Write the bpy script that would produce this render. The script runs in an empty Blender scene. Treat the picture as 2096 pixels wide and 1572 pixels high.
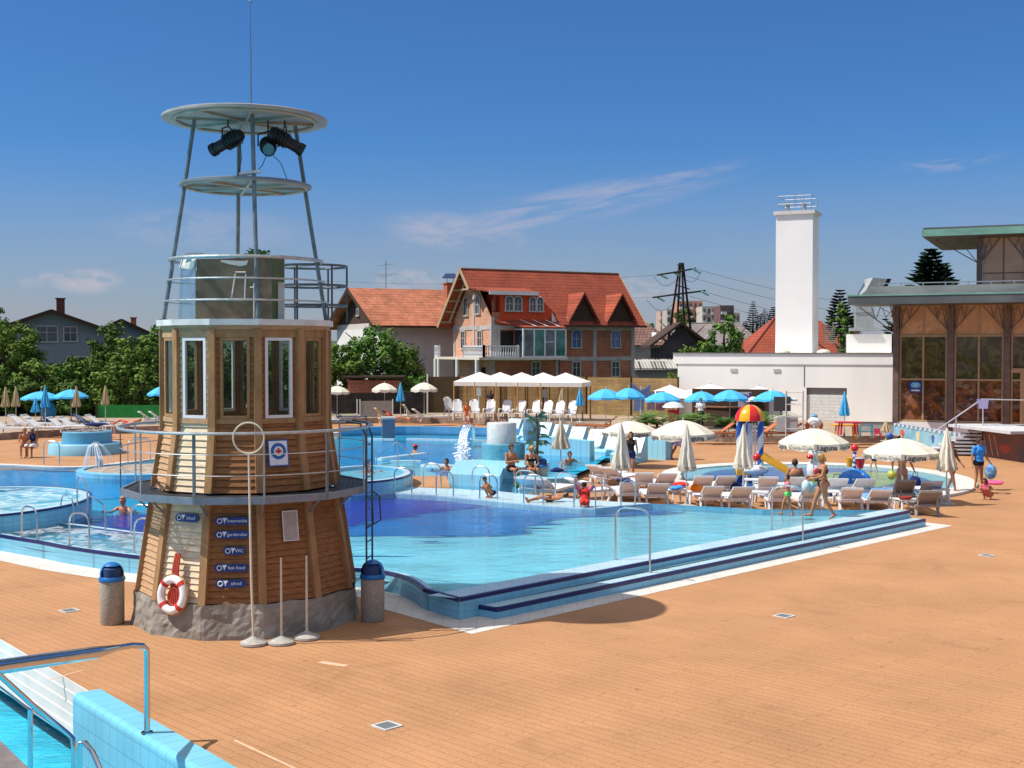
import bpy, bmesh, math, random
import numpy as np
from mathutils import Vector, Matrix, Quaternion, noise
from mathutils.geometry import tessellate_polygon
R = math.radians; PI = math.pi
random.seed(7)
sc = bpy.context.scene
col = sc.collection
# ------------------------------------------------------------------ camera maths (a 44 mm lens, 4.7 m above the deck)
F, H, CX, CY = 2550.0, 4.7, 1048.0, 786.0
PITCH = math.atan(71.0 / F)
def ray(px, py):
    dx, dy = (px - CX) / F, -(py - CY) / F
    return Vector((dx, math.cos(PITCH) + dy * math.sin(PITCH), -math.sin(PITCH) + dy * math.cos(PITCH)))
def G(px, py, z=0.0):
    d = ray(px, py); t = (z - H) / d.z
    return Vector((d.x * t, d.y * t, z))
def P(px, py, Y):
    d = ray(px, py); t = Y / d.y
    return Vector((d.x * t, Y, H + d.z * t))
def ZY(py, Y): return P(CX, py, Y).z
# ------------------------------------------------------------------ materials
MATS = {}
def mat(name, c, rough=.6, metal=0., var=.12, scale=6., bump=0., bscale=30., spec=.4, rnd=0., c2=None, stretch=None, detail=4.):
    if name in MATS: return MATS[name]
    m = bpy.data.materials.new(name); MATS[name] = m; m.use_nodes = True
    nt = m.node_tree; N = nt.nodes; L = nt.links; b = N['Principled BSDF']
    b.inputs['Roughness'].default_value = rough; b.inputs['Metallic'].default_value = metal
    b.inputs['Specular IOR Level'].default_value = spec
    tc = N.new('ShaderNodeTexCoord'); src = tc.outputs['Object']
    if stretch:
        mp = N.new('ShaderNodeMapping'); mp.inputs['Scale'].default_value = stretch; L.new(src, mp.inputs[0]); src = mp.outputs[0]
    n = N.new('ShaderNodeTexNoise'); n.inputs['Scale'].default_value = scale; n.inputs['Detail'].default_value = detail
    L.new(src, n.inputs['Vector'])
    mx = N.new('ShaderNodeMix'); mx.data_type = 'RGBA'
    if c2 is None:
        a = [max(0, v * (1 - var)) for v in c]; d = [min(1, v * (1 + var)) for v in c]
    else: a, d = c, c2
    mx.inputs[6].default_value = (*a, 1); mx.inputs[7].default_value = (*d, 1)
    rp = N.new('ShaderNodeMapRange'); rp.inputs[1].default_value = .3; rp.inputs[2].default_value = .7
    L.new(n.outputs['Fac'], rp.inputs[0]); L.new(rp.outputs[0], mx.inputs[0])
    out = mx.outputs[2]
    if rnd:
        oi = N.new('ShaderNodeObjectInfo'); hs = N.new('ShaderNodeHueSaturation')
        mr = N.new('ShaderNodeMapRange'); mr.inputs[3].default_value = 1 - rnd; mr.inputs[4].default_value = 1 + rnd
        L.new(oi.outputs['Random'], mr.inputs[0]); L.new(mr.outputs[0], hs.inputs['Value']); L.new(out, hs.inputs['Color']); out = hs.outputs[0]
    L.new(out, b.inputs['Base Color'])
    if bump:
        n2 = N.new('ShaderNodeTexNoise'); n2.inputs['Scale'].default_value = bscale; n2.inputs['Detail'].default_value = 5
        L.new(src, n2.inputs['Vector']); bp = N.new('ShaderNodeBump'); bp.inputs['Strength'].default_value = bump; bp.inputs['Distance'].default_value = .02
        L.new(n2.outputs['Fac'], bp.inputs['Height']); L.new(bp.outputs[0], b.inputs['Normal'])
    return m
def brickmat(name, c1, c2, mortar, bw, bh, ms=.01, rot=0., rough=.7, off=.5, noise_amt=.25, nscale=.4, axis='z', bump=.3, spec=.3, w2=0., sq=1.):
    """tiles / bricks: axis z = horizontal sheet (x,y); axis w = walls, u along the horizontal run, v = height"""
    m = bpy.data.materials.new(name); MATS[name] = m; m.use_nodes = True
    nt = m.node_tree; N = nt.nodes; L = nt.links; b = N['Principled BSDF']
    b.inputs['Roughness'].default_value = rough; b.inputs['Specular IOR Level'].default_value = spec
    tc = N.new('ShaderNodeTexCoord')
    if axis == 'z':
        mp = N.new('ShaderNodeMapping'); mp.inputs['Rotation'].default_value = (0, 0, rot); L.new(tc.outputs['Object'], mp.inputs[0]); vec = mp.outputs[0]
    else:
        sp = N.new('ShaderNodeSeparateXYZ'); L.new(tc.outputs['Object'], sp.inputs[0])
        ma = N.new('ShaderNodeMath'); ma.operation = 'MULTIPLY'; ma.inputs[1].default_value = math.cos(rot)
        mb = N.new('ShaderNodeMath'); mb.operation = 'MULTIPLY_ADD'; mb.inputs[1].default_value = math.sin(rot)
        L.new(sp.outputs[0], ma.inputs[0]); L.new(sp.outputs[1], mb.inputs[0]); L.new(ma.outputs[0], mb.inputs[2])
        cb = N.new('ShaderNodeCombineXYZ'); L.new(mb.outputs[0], cb.inputs[0]); L.new(sp.outputs[2], cb.inputs[1]); vec = cb.outputs[0]
    bt = N.new('ShaderNodeTexBrick'); L.new(vec, bt.inputs['Vector'])
    bt.inputs['Color1'].default_value = (*c1, 1); bt.inputs['Color2'].default_value = (*c2, 1); bt.inputs['Mortar'].default_value = (*mortar, 1)
    bt.inputs['Scale'].default_value = 1.; bt.inputs['Brick Width'].default_value = bw; bt.inputs['Row Height'].default_value = bh
    bt.inputs['Mortar Size'].default_value = ms; bt.offset = off
    n = N.new('ShaderNodeTexNoise'); n.inputs['Scale'].default_value = nscale; n.inputs['Detail'].default_value = 6; L.new(tc.outputs['Object'], n.inputs['Vector'])
    hs = N.new('ShaderNodeHueSaturation'); mr = N.new('ShaderNodeMapRange'); mr.inputs[1].default_value = .3; mr.inputs[2].default_value = .7
    mr.inputs[3].default_value = 1 - noise_amt; mr.inputs[4].default_value = 1 + noise_amt * .6
    L.new(n.outputs['Fac'], mr.inputs[0]); L.new(mr.outputs[0], hs.inputs['Value']); L.new(bt.outputs['Color'], hs.inputs['Color']); L.new(hs.outputs[0], b.inputs['Base Color'])
    if bump:
        bp = N.new('ShaderNodeBump'); bp.inputs['Strength'].default_value = bump; bp.inputs['Distance'].default_value = .01; bp.invert = True
        L.new(bt.outputs['Fac'], bp.inputs['Height']); L.new(bp.outputs[0], b.inputs['Normal'])
    return m
def watermat(name, tint, bumpd=.03, bscale=1.6, foam=0., ior=1.33, fscale=2.5):
    m = bpy.data.materials.new(name); MATS[name] = m; m.use_nodes = True
    nt = m.node_tree; N = nt.nodes; L = nt.links; N.remove(N['Principled BSDF']); out = N['Material Output']
    tc = N.new('ShaderNodeTexCoord'); mp = N.new('ShaderNodeMapping'); mp.inputs['Scale'].default_value = (1, 1.8, 1); L.new(tc.outputs['Object'], mp.inputs[0])
    n = N.new('ShaderNodeTexNoise'); n.inputs['Scale'].default_value = bscale; n.inputs['Detail'].default_value = 5; n.inputs['Roughness'].default_value = .6; n.inputs['Distortion'].default_value = .6
    L.new(mp.outputs[0], n.inputs['Vector'])
    bp = N.new('ShaderNodeBump'); bp.inputs['Strength'].default_value = 1; bp.inputs['Distance'].default_value = bumpd; L.new(n.outputs['Fac'], bp.inputs['Height'])
    tr = N.new('ShaderNodeBsdfTransparent'); tr.inputs[0].default_value = (*tint, 1)
    gl = N.new('ShaderNodeBsdfGlossy'); gl.inputs['Roughness'].default_value = .06; L.new(bp.outputs[0], gl.inputs['Normal'])
    fr = N.new('ShaderNodeFresnel'); fr.inputs['IOR'].default_value = ior; L.new(bp.outputs[0], fr.inputs['Normal'])
    mx = N.new('ShaderNodeMixShader'); L.new(fr.outputs[0], mx.inputs[0]); L.new(tr.outputs[0], mx.inputs[1]); L.new(gl.outputs[0], mx.inputs[2])
    sh = mx.outputs[0]
    if foam:
        n2 = N.new('ShaderNodeTexNoise'); n2.inputs['Scale'].default_value = fscale; n2.inputs['Detail'].default_value = 8; n2.inputs['Roughness'].default_value = .65
        n2.inputs['Distortion'].default_value = 1.2; L.new(tc.outputs['Object'], n2.inputs['Vector'])
        mr = N.new('ShaderNodeMapRange'); mr.inputs[1].default_value = .62 - foam * .5; mr.inputs[2].default_value = .95 - foam * .35; mr.inputs[4].default_value = .75; L.new(n2.outputs['Fac'], mr.inputs[0])
        df = N.new('ShaderNodeBsdfDiffuse'); df.inputs[0].default_value = (.82, .88, .9, 1)
        m2 = N.new('ShaderNodeMixShader'); L.new(mr.outputs[0], m2.inputs[0]); L.new(sh, m2.inputs[1]); L.new(df.outputs[0], m2.inputs[2]); sh = m2.outputs[0]
    L.new(sh, out.inputs['Surface'])
    return m
def glassmat(name, tint=(.5, .6, .55), mixv=.35, dark=(.02, .03, .03), refl=.5, rough=.02, c2=None):
    """tinted pane: mixes see-through with a dark body and a mirror coat"""
    if name in MATS: return MATS[name]
    m = bpy.data.materials.new(name); MATS[name] = m; m.use_nodes = True
    nt = m.node_tree; N = nt.nodes; L = nt.links; b = N['Principled BSDF']; out = N['Material Output']
    b.inputs['Base Color'].default_value = (*dark, 1); b.inputs['Roughness'].default_value = rough; b.inputs['Specular IOR Level'].default_value = refl
    tr = N.new('ShaderNodeBsdfTransparent'); tr.inputs[0].default_value = (*tint, 1)
    tc = N.new('ShaderNodeTexCoord'); n = N.new('ShaderNodeTexNoise'); n.inputs['Scale'].default_value = .9; L.new(tc.outputs['Object'], n.inputs[0])
    bp = N.new('ShaderNodeBump'); bp.inputs['Strength'].default_value = .25; bp.inputs['Distance'].default_value = .06; L.new(n.outputs[0], bp.inputs['Height']); L.new(bp.outputs[0], b.inputs['Normal'])
    if c2:
        n3 = N.new('ShaderNodeTexNoise'); n3.inputs['Scale'].default_value = 1.6; n3.inputs['Detail'].default_value = 6; n3.inputs['Distortion'].default_value = 1.5; L.new(tc.outputs['Object'], n3.inputs[0])
        r3 = N.new('ShaderNodeMapRange'); r3.inputs[1].default_value = .42; r3.inputs[2].default_value = .62; L.new(n3.outputs[0], r3.inputs[0])
        m3 = N.new('ShaderNodeMix'); m3.data_type = 'RGBA'; m3.inputs[6].default_value = (*dark, 1); m3.inputs[7].default_value = (*c2, 1); L.new(r3.outputs[0], m3.inputs[0]); L.new(m3.outputs[2], b.inputs['Base Color'])
    mx = N.new('ShaderNodeMixShader'); mx.inputs[0].default_value = mixv; L.new(b.outputs[0], mx.inputs[1]); L.new(tr.outputs[0], mx.inputs[2]); L.new(mx.outputs[0], out.inputs['Surface'])
    return m
# ------------------------------------------------------------------ mesh builder
class MB:
    def __init__(s): s.v = []; s.f = []; s.mi = []
    def add(s, vs, fs, mi=0):
        o = len(s.v); s.v += [tuple(v) for v in vs]; s.f += [tuple(i + o for i in f) for f in fs]; s.mi += [mi] * len(fs); return s
    def box(s, c, d, rz=0., mi=0, M=None):
        x, y, z = d[0] / 2, d[1] / 2, d[2] / 2; c = Vector(c); q = M if M else Matrix.Rotation(rz, 3, 'Z')
        vs = [c + q @ Vector((a * x, b * y, e * z)) for e in (-1, 1) for a, b in ((-1, -1), (1, -1), (1, 1), (-1, 1))]
        return s.add(vs, [(0, 3, 2, 1), (4, 5, 6, 7), (0, 1, 5, 4), (1, 2, 6, 5), (2, 3, 7, 6), (3, 0, 4, 7)], mi)
    def bar(s, a, b, w, h, mi=0, up=(0, 0, 1)):
        a, b = Vector(a), Vector(b); d = (b - a); l = d.length
        if l < 1e-6: return s
        d.normalize(); u = Vector(up); sx = d.cross(u)
        if sx.length < 1e-4: sx = d.cross(Vector((0, 1, 0)))
        sx.normalize(); u = sx.cross(d)
        return s.box((a + b) / 2, (w, l, h), mi=mi, M=Matrix((sx, d, u)).transposed())
    def hexa(s, b4, t4, mi=0):
        return s.add(list(b4) + list(t4), [(0, 3, 2, 1), (4, 5, 6, 7), (0, 1, 5, 4), (1, 2, 6, 5), (2, 3, 7, 6), (3, 0, 4, 7)], mi)
    def tube(s, path, r, n=8, mi=0, caps=True, closed=False):
        path = [Vector(p) for p in path]; k = len(path); rr = r if isinstance(r, (list, tuple)) else [r] * k
        o = []; prev = None
        for i, p in enumerate(path):
            if closed: t = path[(i + 1) % k] - path[i - 1]
            else: t = path[min(i + 1, k - 1)] - path[max(i - 1, 0)]
            t.normalize()
            if prev is None:
                a = t.cross(Vector((0, 0, 1)))
                if a.length < .05: a = t.cross(Vector((0, 1, 0)))
            else: a = prev - t * prev.dot(t)
            a.normalize(); prev = a; b = t.cross(a)
            o += [p + (a * math.cos(2 * PI * j / n) + b * math.sin(2 * PI * j / n)) * rr[i] for j in range(n)]
        fs = [(i * n + j, i * n + (j + 1) % n, (i + 1) * n + (j + 1) % n, (i + 1) * n + j) for i in range(k - 1) for j in range(n)]
        if closed: fs += [((k - 1) * n + j, (k - 1) * n + (j + 1) % n, (j + 1) % n, j) for j in range(n)]
        elif caps: fs += [tuple(range(n))[::-1], tuple(range((k - 1) * n, k * n))]
        return s.add(o, fs, mi)
    def lathe(s, prof, c=(0, 0, 0), n=24, mi=0, caps=True, fold=0., fn=8, sy=1.):
        c = Vector(c); o = []; k = len(prof)
        for r, z in prof:
            for j in range(n):
                a = 2 * PI * j / n; q = r * (1 + fold * math.cos(fn * a))
                o.append(c + Vector((q * math.cos(a), q * math.sin(a) * sy, z)))
        fs = [(i * n + j, i * n + (j + 1) % n, (i + 1) * n + (j + 1) % n, (i + 1) * n + j) for i in range(k - 1) for j in range(n)]
        if caps: fs += [tuple(range(n))[::-1], tuple(range((k - 1) * n, k * n))]
        return s.add(o, fs, mi)
    def ell(s, c, r, n=12, mi=0, M=None):
        c = Vector(c); r = (r,) * 3 if not isinstance(r, (tuple, list)) else r; o = []; k = max(4, n // 2)
        for i in range(k + 1):
            t = PI * i / k
            for j in range(n):
                a = 2 * PI * j / n; p = Vector((r[0] * math.sin(t) * math.cos(a), r[1] * math.sin(t) * math.sin(a), -r[2] * math.cos(t)))
                o.append(c + (M @ p if M else p))
        fs = [(i * n + j, i * n + (j + 1) % n, (i + 1) * n + (j + 1) % n, (i + 1) * n + j) for i in range(k) for j in range(n)]
        return s.add(o, fs, mi)
    def sheet(s, pts, z=None, mi=0, holes=()):
        P3 = [Vector((p[0], p[1], p[2] if z is None else z)) for p in pts]
        loops = [P3] + [[Vector((p[0], p[1], p[2] if z is None else z)) for p in h] for h in holes]
        flat = [p for l in loops for p in l]
        tris = tessellate_polygon(loops)
        fs = []
        for t in tris:
            a, b, c = (flat[i] for i in t)
            fs.append(tuple(t) if (b - a).cross(c - a).z >= 0 else tuple(reversed(t)))
        return s.add(flat, fs, mi)
    def prism(s, pts, z0, z1, mi=0, top=True, bottom=False):
        k = len(pts); ar = sum(pts[i][0] * pts[(i + 1) % k][1] - pts[(i + 1) % k][0] * pts[i][1] for i in range(k))
        if ar < 0: pts = list(pts)[::-1]
        o = [(p[0], p[1], z0) for p in pts] + [(p[0], p[1], z1) for p in pts]
        s.add(o, [(i, (i + 1) % k, k + (i + 1) % k, k + i) for i in range(k)], mi)
        if top: s.sheet(pts, z1, mi)
        if bottom: s.sheet(pts, z0, mi)
        return s
    def strip(s, A, B, mi=0):
        k = len(A); return s.add(list(A) + list(B), [(i, i + 1, k + i + 1, k + i) for i in range(k - 1)], mi)
    def build(s, name, m, parent=None, smooth=False, loc=None, merge=0):
        me = bpy.data.meshes.new(name); me.from_pydata([tuple(v) for v in s.v], [], s.f)
        ms = m if isinstance(m, (list, tuple)) else [m]
        for q in ms: me.materials.append(q)
        if len(ms) > 1:
            me.polygons.foreach_set('material_index', s.mi)
        if merge:
            bm = bmesh.new(); bm.from_mesh(me); bmesh.ops.remove_doubles(bm, verts=bm.verts, dist=merge); bm.to_mesh(me); bm.free()
        if smooth:
            me.polygons.foreach_set('use_smooth', [True] * len(me.polygons))
            try: me.set_sharp_from_angle(angle=R(40))
            except Exception: pass
        me.update()
        o = bpy.data.objects.new(name, me); col.objects.link(o)
        if parent: o.parent = parent
        if loc is not None: o.location = loc
        return o
def tag(o, label=None, cat=None, group=None, kind=None):
    if label: o['label'] = label
    if cat: o['category'] = cat
    if group: o['group'] = group
    if kind: o['kind'] = kind
    return o
def thing(name, label, cat, loc=(0, 0, 0), rz=0., group=None, sc_=1.):
    o = bpy.data.objects.new(name, None); o.empty_display_size = .2; col.objects.link(o); o.location = loc; o.rotation_euler = (0, 0, rz); o.scale = (sc_,) * 3
    return tag(o, label, cat, group)
def struct(name, mb, m, **k):
    return tag(mb.build(name, m, **k), kind='structure')
def dup(root, loc, rz=None, label=None, group=None, s=None):
    def cp(o, par):
        c = o.copy(); col.objects.link(c); c.parent = par
        for ch in KIDS.get(o.name) or list(o.children): cp(ch, c)
        return c
    r = cp(root, None); r.location = loc
    if rz is not None: r.rotation_euler = (0, 0, rz)
    if s is not None: r.scale = (s,) * 3 if not isinstance(s, tuple) else s
    if label: r['label'] = label
    if group: r['group'] = group
    return r
KIDS = {}
class Proto:
    """first placement moves the prototype itself, later ones copy it with its parts"""
    def __init__(s, root): s.root = root; s.used = False
    def put(s, loc, rz=0., label=None, group=None, sc_=None):
        if not s.used:
            s.used = True; r = s.root; r.location = loc; r.rotation_euler = (0, 0, rz)
            if label: r['label'] = label
            if group: r['group'] = group
            if sc_ is not None: r.scale = (sc_,) * 3 if not isinstance(sc_, tuple) else sc_
            return r
        return dup(s.root, loc, rz, label, group, sc_ if sc_ is not None else 1.)
ORD = 'first second third fourth fifth sixth seventh eighth ninth tenth eleventh twelfth thirteenth fourteenth fifteenth sixteenth'.split()
def textmesh(txt, size, m, name='lettering', ext=.002, bold=0.):
    cu = bpy.data.curves.new('t', 'FONT'); cu.body = txt; cu.size = size; cu.extrude = ext; cu.align_x = 'CENTER'; cu.align_y = 'CENTER'; cu.resolution_u = 3; cu.offset = bold
    o = bpy.data.objects.new('t', cu); me = bpy.data.meshes.new_from_object(o); bpy.data.objects.remove(o); bpy.data.curves.remove(cu)
    me.materials.clear(); me.materials.append(m); me.name = name
    return me
def link(name, me, parent=None, M=None):
    o = bpy.data.objects.new(name, me); col.objects.link(o)
    if parent: o.parent = parent
    if M is not None: o.matrix_local = M
    return o
def frame(org, x, z_up=(0, 0, 1)):
    """matrix whose local x runs along x, local y = up, local z = out of the face"""
    x = Vector(x).normalized(); y = Vector(z_up); y = (y - x * y.dot(x)).normalized(); z = x.cross(y)
    M = Matrix((x, y, z)).transposed().to_4x4(); M.translation = Vector(org); return M
def arc(c, r, a0, a1, n, z=None):
    return [Vector((c[0] + r * math.cos(a0 + (a1 - a0) * i / n), c[1] + r * math.sin(a0 + (a1 - a0) * i / n), c[2] if z is None else z)) for i in range(n + 1)]
def smoothpts(pts, n=6, closed=False):
    """Catmull-Rom through pts"""
    pts = [Vector(p) for p in pts]; k = len(pts); o = []
    rng = range(k) if closed else range(k - 1)
    for i in rng:
        g = (lambda j: pts[j % k]) if closed else (lambda j: pts[max(0, min(k - 1, j))])
        a, b, c, d = g(i - 1), g(i), g(i + 1), g(i + 2)
        for j in range(n):
            t = j / n; o.append(.5 * ((2 * b) + (c - a) * t + (2 * a - 5 * b + 4 * c - d) * t * t + (3 * b - a - 3 * c + d) * t ** 3))
    if not closed: o.append(pts[-1])
    return o
def offset_poly(pts, d):
    """offset an open polyline sideways (left of travel positive)"""
    o = []
    for i, p in enumerate(pts):
        t = Vector(pts[min(i + 1, len(pts) - 1)]) - Vector(pts[max(i - 1, 0)]); t.z = 0; t.normalize()
        o.append(Vector((p[0] - t.y * d, p[1] + t.x * d, p[2])))
    return o
# ------------------------------------------------------------------ shared materials
WHITE = mat('white_plastic', (.72, .72, .72), .35, var=.05, scale=3, spec=.5)
STEEL = mat('stainless_steel', (.62, .64, .66), .22, 1., var=.08, scale=8)
GALV = mat('galvanised_steel', (.42, .45, .47), .45, .7, var=.15, scale=9)
GALVD = mat('grey_painted_steel', (.16, .18, .19), .5, .4, var=.2, scale=9)
BLACK = mat('black_metal', (.015, .015, .018), .45, .2, var=.3, scale=8)
SKINC = {}
SKYTINT, HAZEC, SKYSTR, SUNE, EXPO, CLOUDC = (.30, .58, .92, 1), (3.5, 3.4, 3.8, 1), .085, 4.2, .42, (5.0, 4.6, 5.2, 1)
# ------------------------------------------------------------------ people (built first, while the scene is small)
def skin(k):
    cs = {'fair': (.58, .30, .19), 'tan': (.42, .18, .09), 'brown': (.24, .10, .05), 'red': (.55, .22, .14)}
    return mat('skin_' + k, cs[k], .5, var=.1, scale=12, spec=.35)
def clothm(name, c): return mat('cloth_' + name, c, .85, var=.12, scale=15, spec=.1)
HAIRM = {k: mat('hair_' + k, c, .6, var=.3, scale=40, stretch=(1, 1, .2)) for k, c in dict(blond=(.42, .27, .09), brown=(.05, .025, .012), black=(.012, .01, .009), grey=(.35, .33, .31), bald=(.4, .2, .12)).items()}
DARKM = mat('dark_eye', (.02, .01, .01), .4)
LIPM = mat('lip', (.35, .1, .08), .5)
def V3(*a): return Vector(a)
def stand_pose():
    J = dict(pel=V3(0, 0, .95), wst=V3(0, .005, 1.10), chs=V3(0, 0, 1.29), nek=V3(0, -.01, 1.47), hed=V3(0, .015, 1.625))
    for s, k in ((-1, 'L'), (1, 'R')):
        J['sh' + k] = V3(s * .175, -.01, 1.405); J['el' + k] = V3(s * .235, -.02, 1.13); J['wr' + k] = V3(s * .25, .05, .89)
        J['hp' + k] = V3(s * .09, 0, .92); J['kn' + k] = V3(s * .1, .015, .50); J['an' + k] = V3(s * .105, -.02, .085)
        J['ft' + k] = V3(0, 1, -.12); J['hd' + k] = None
    J['face'] = V3(0, 1, 0)
    return J
def person(label, J, skin_k, hair=None, clothes=(), loc=(0, 0, 0), rz=0., scale=1., fem=False, fat=1., hairlong=0., vox=.0115, lat=None, group=None, cap=None, cut=None):
    sk = skin(skin_k); mb = MB(); bones = []
    def cap_(a, b, ra, rb, name, fx=1.):
        a, b = Vector(a), Vector(b); n = 5
        pts = [a.lerp(b, i / (n - 1)) for i in range(n)]
        mb.tube(pts, [ra + (rb - ra) * i / (n - 1) for i in range(n)], 12)
        mb.ell(a, ra, 12); mb.ell(b, rb, 12); bones.append((name, a, b, ra, rb))
    def orient(up, side):
        up = up.normalized(); sx = (side - up * side.dot(up)).normalized(); fy = up.cross(sx)
        return Matrix((sx, fy, up)).transposed()
    side = (J['shR'] - J['shL']).normalized(); hside = (J['hpR'] - J['hpL']).normalized()
    Mc = orient(J['nek'] - J['chs'], side); Mp = orient(J['wst'] - J['pel'], hside); Mw = orient(J['chs'] - J['wst'], (side + hside) / 2)
    mb.ell(J['pel'], (.165 * fat * (1.06 if fem else 1), .118 * fat, .12), 18, M=Mp); bones.append(('pelvis', J['pel'] - J['pel'].normalized() * 0, J['pel'] + (J['wst'] - J['pel']) * .4, .14, .12))
    mb.ell(J['wst'], ((.128 if fem else .142) * fat, .098 * fat, .14), 18, M=Mw); bones.append(('waist', J['wst'] - (J['wst'] - J['pel']) * .2, J['wst'] + (J['chs'] - J['wst']) * .3, .12, .12))
    mb.ell(J['chs'], ((.15 if fem else .168) * fat, .11 * fat, .17), 18, M=Mc); bones.append(('chest', J['chs'], J['chs'] + (J['nek'] - J['chs']) * .6, .14, .12))
    up = (J['nek'] - J['chs']).normalized()
    mb.ell(J['chs'] + up * .1, (.155, .085, .065), 16, M=Mc)
    fr = Mc @ V3(0, 1, 0)
    if fem:
        for s in (-1, 1): mb.ell(J['chs'] + Mc @ V3(s * .07, .085, -.005), (.062, .058, .06), 12, M=Mc)
    else:
        for s in (-1, 1): mb.ell(J['chs'] + Mc @ V3(s * .07, .072, .03), (.068, .035, .055), 12, M=Mc)
    for s in (-1, 1): mb.ell(J['pel'] + Mp @ V3(s * .075, -.07, -.04), (.085 * fat, .075 * fat, .09), 12, M=Mp)
    cap_(J['chs'] + up * .13, J['hed'] - up * .06, .062, .05, 'neck')
    # head
    f = J['face'].normalized(); hu = (J['hed'] - J['nek']).normalized(); hu = (hu - f * hu.dot(f) * .7).normalized(); hs_ = f.cross(hu).normalized(); f = hu.cross(hs_).normalized()
    Mh = Matrix((hs_, f, hu)).transposed(); hc = J['hed']
    mb.ell(hc + Mh @ V3(0, -.008, .02), (.075, .094, .095), 20, M=Mh)
    mb.ell(hc + Mh @ V3(0, .03, -.045), (.056, .06, .068), 16, M=Mh)
    mb.ell(hc + Mh @ V3(0, .068, -.088), (.024, .02, .018), 10, M=Mh)
    bones.append(('head', hc + Mh @ V3(0, 0, -.05), hc + Mh @ V3(0, 0, .03), .07, .09))
    mb.tube([hc + Mh @ V3(0, .084, .012), hc + Mh @ V3(0, .104, -.03)], [.009, .015], 8)
    for s in (-1, 1): mb.ell(hc + Mh @ V3(s * .077, -.005, -.012), (.009, .02, .031), 8, M=Mh)
    for s in (-1, 1): mb.ell(hc + Mh @ V3(s * .03, .081, .026), (.026, .012, .008), 8, M=Mh)
    for k, s in (('L', -1), ('R', 1)):
        sh, el, wr = J['sh' + k], J['el' + k], J['wr' + k]
        mb.ell(sh, .058 * fat ** .5, 12)
        cap_(sh, el, .05 * fat ** .5, .038, 'uarm' + k); cap_(el, wr, .04, .025, 'farm' + k)
        hd = J['hd' + k] or (wr - el).normalized() * 1.
        hd = hd.normalized(); out = hd.cross(V3(0, 1, 0) if abs(hd.y) < .8 else V3(0, 0, 1)).normalized(); th = out.cross(hd).normalized()
        # palm, four unequal bent fingers, thumb from the side of the palm
        pc = wr + hd * .048; Mhd = Matrix((th, out, hd)).transposed()
        mb.ell(pc, (.038, .017, .052), 12, M=Mhd); bones.append(('hand' + k, wr, wr + hd * .16, .03, .02))
        for q, (o_, ln) in enumerate(((-.030, .062), (-.010, .074), (.010, .078), (.030, .07))):
            b0 = wr + hd * .08 + th * o_; b1 = b0 + hd * ln * .55 + out * .004; b2 = b1 + hd * ln * .4 + out * .018 * (1 if k == 'L' else -1)
            mb.tube([b0, b1, b2], [.0098, .009, .0078], 8); mb.ell(b2, .0078, 8)
        t0 = wr + hd * .035 + th * .028; t1 = t0 + (hd * .5 + th * .6) * .04; t2 = t1 + (hd * .9 + th * .3) * .03
        mb.tube([t0, t1, t2], [.013, .011, .009], 8); mb.ell(t2, .009, 8)
        hp, kn, an = J['hp' + k], J['kn' + k], J['an' + k]
        cap_(hp, kn, .083 * fat * (1.08 if fem else 1), .052 * fat ** .5, 'thigh' + k)
        cm = kn.lerp(an, .3); kd = (kn - an).normalized()
        cap_(kn, an, .05 * fat ** .5, .034, 'calf' + k)
        ft = J['ft' + k].normalized(); back = -ft
        mb.ell(cm + (kn + (an - kn) * .3 - cm) + back * .018, (.047, .05, .11), 12, M=orient(kd, hside))
        mb.tube([an + back * .035 - kd * .03, an + ft * .07 - kd * .035, an + ft * .155 - kd * .052], [.036, .036, .024], 10); mb.ell(an + back * .035 - kd * .03, .036, 10); mb.ell(an + ft * .155 - kd * .052, (.034, .03, .022), 10)
        for q in range(5): mb.ell(an + ft * (.178 - abs(q - 1) * .006) - kd * .058 + hside * (q - 2) * .015, .012, 6)
        bones.append(('foot' + k, an - kd * .03, an + ft * .16 - kd * .05, .036, .03))
    t = mb.build('tmpbody', sk)
    md = t.modifiers.new('r', 'REMESH'); md.mode = 'VOXEL'; md.voxel_size = vox; md.use_smooth_shade = True
    ms = t.modifiers.new('s', 'SMOOTH'); ms.factor = .5; ms.iterations = 3
    dg = bpy.context.evaluated_depsgraph_get(); me = bpy.data.meshes.new_from_object(t.evaluated_get(dg)); bpy.data.objects.remove(t)
    me.name = 'body'; me.materials.clear(); me.materials.append(sk); me.materials.append(DARKM); me.materials.append(LIPM)
    nv = len(me.vertices); co = np.empty(nv * 3); me.vertices.foreach_get('co', co); co = co.reshape(-1, 3)
    no = np.empty(nv * 3); me.vertices.foreach_get('normal', no); no = no.reshape(-1, 3)
    polys = [tuple(p.vertices) for p in me.polygons]
    fc = np.array([co[list(p)].mean(0) for p in polys])
    names = [b[0] for b in bones]; best = np.full(len(fc), 1e9); bi = np.zeros(len(fc), int); bt_ = np.zeros(len(fc))
    for i, (n_, a, b, ra, rb) in enumerate(bones):
        a, b = np.array(a), np.array(b); d = b - a; t_ = np.clip(((fc - a) @ d) / max(1e-6, d @ d), 0, 1)
        ds = np.linalg.norm(fc - (a + t_[:, None] * d), axis=1) - (ra + (rb - ra) * t_)
        k_ = ds < best; best[k_] = ds[k_]; bi[k_] = i; bt_[k_] = t_[k_]
    nm = np.array(names)[bi]
    hl = (fc - np.array(hc)) @ np.array(Mh)
    ishead = (nm == 'head') | (nm == 'neck')
    mi = np.zeros(len(fc), int)
    mi[ishead & (hl[:, 1] > .06) & (abs(abs(hl[:, 0]) - .031) < .012) & (abs(hl[:, 2] - .010) < .007)] = 1
    mi[ishead & (hl[:, 1] > .06) & (abs(hl[:, 0]) < .024) & (abs(hl[:, 2] + .056) < .007)] = 2
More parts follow.
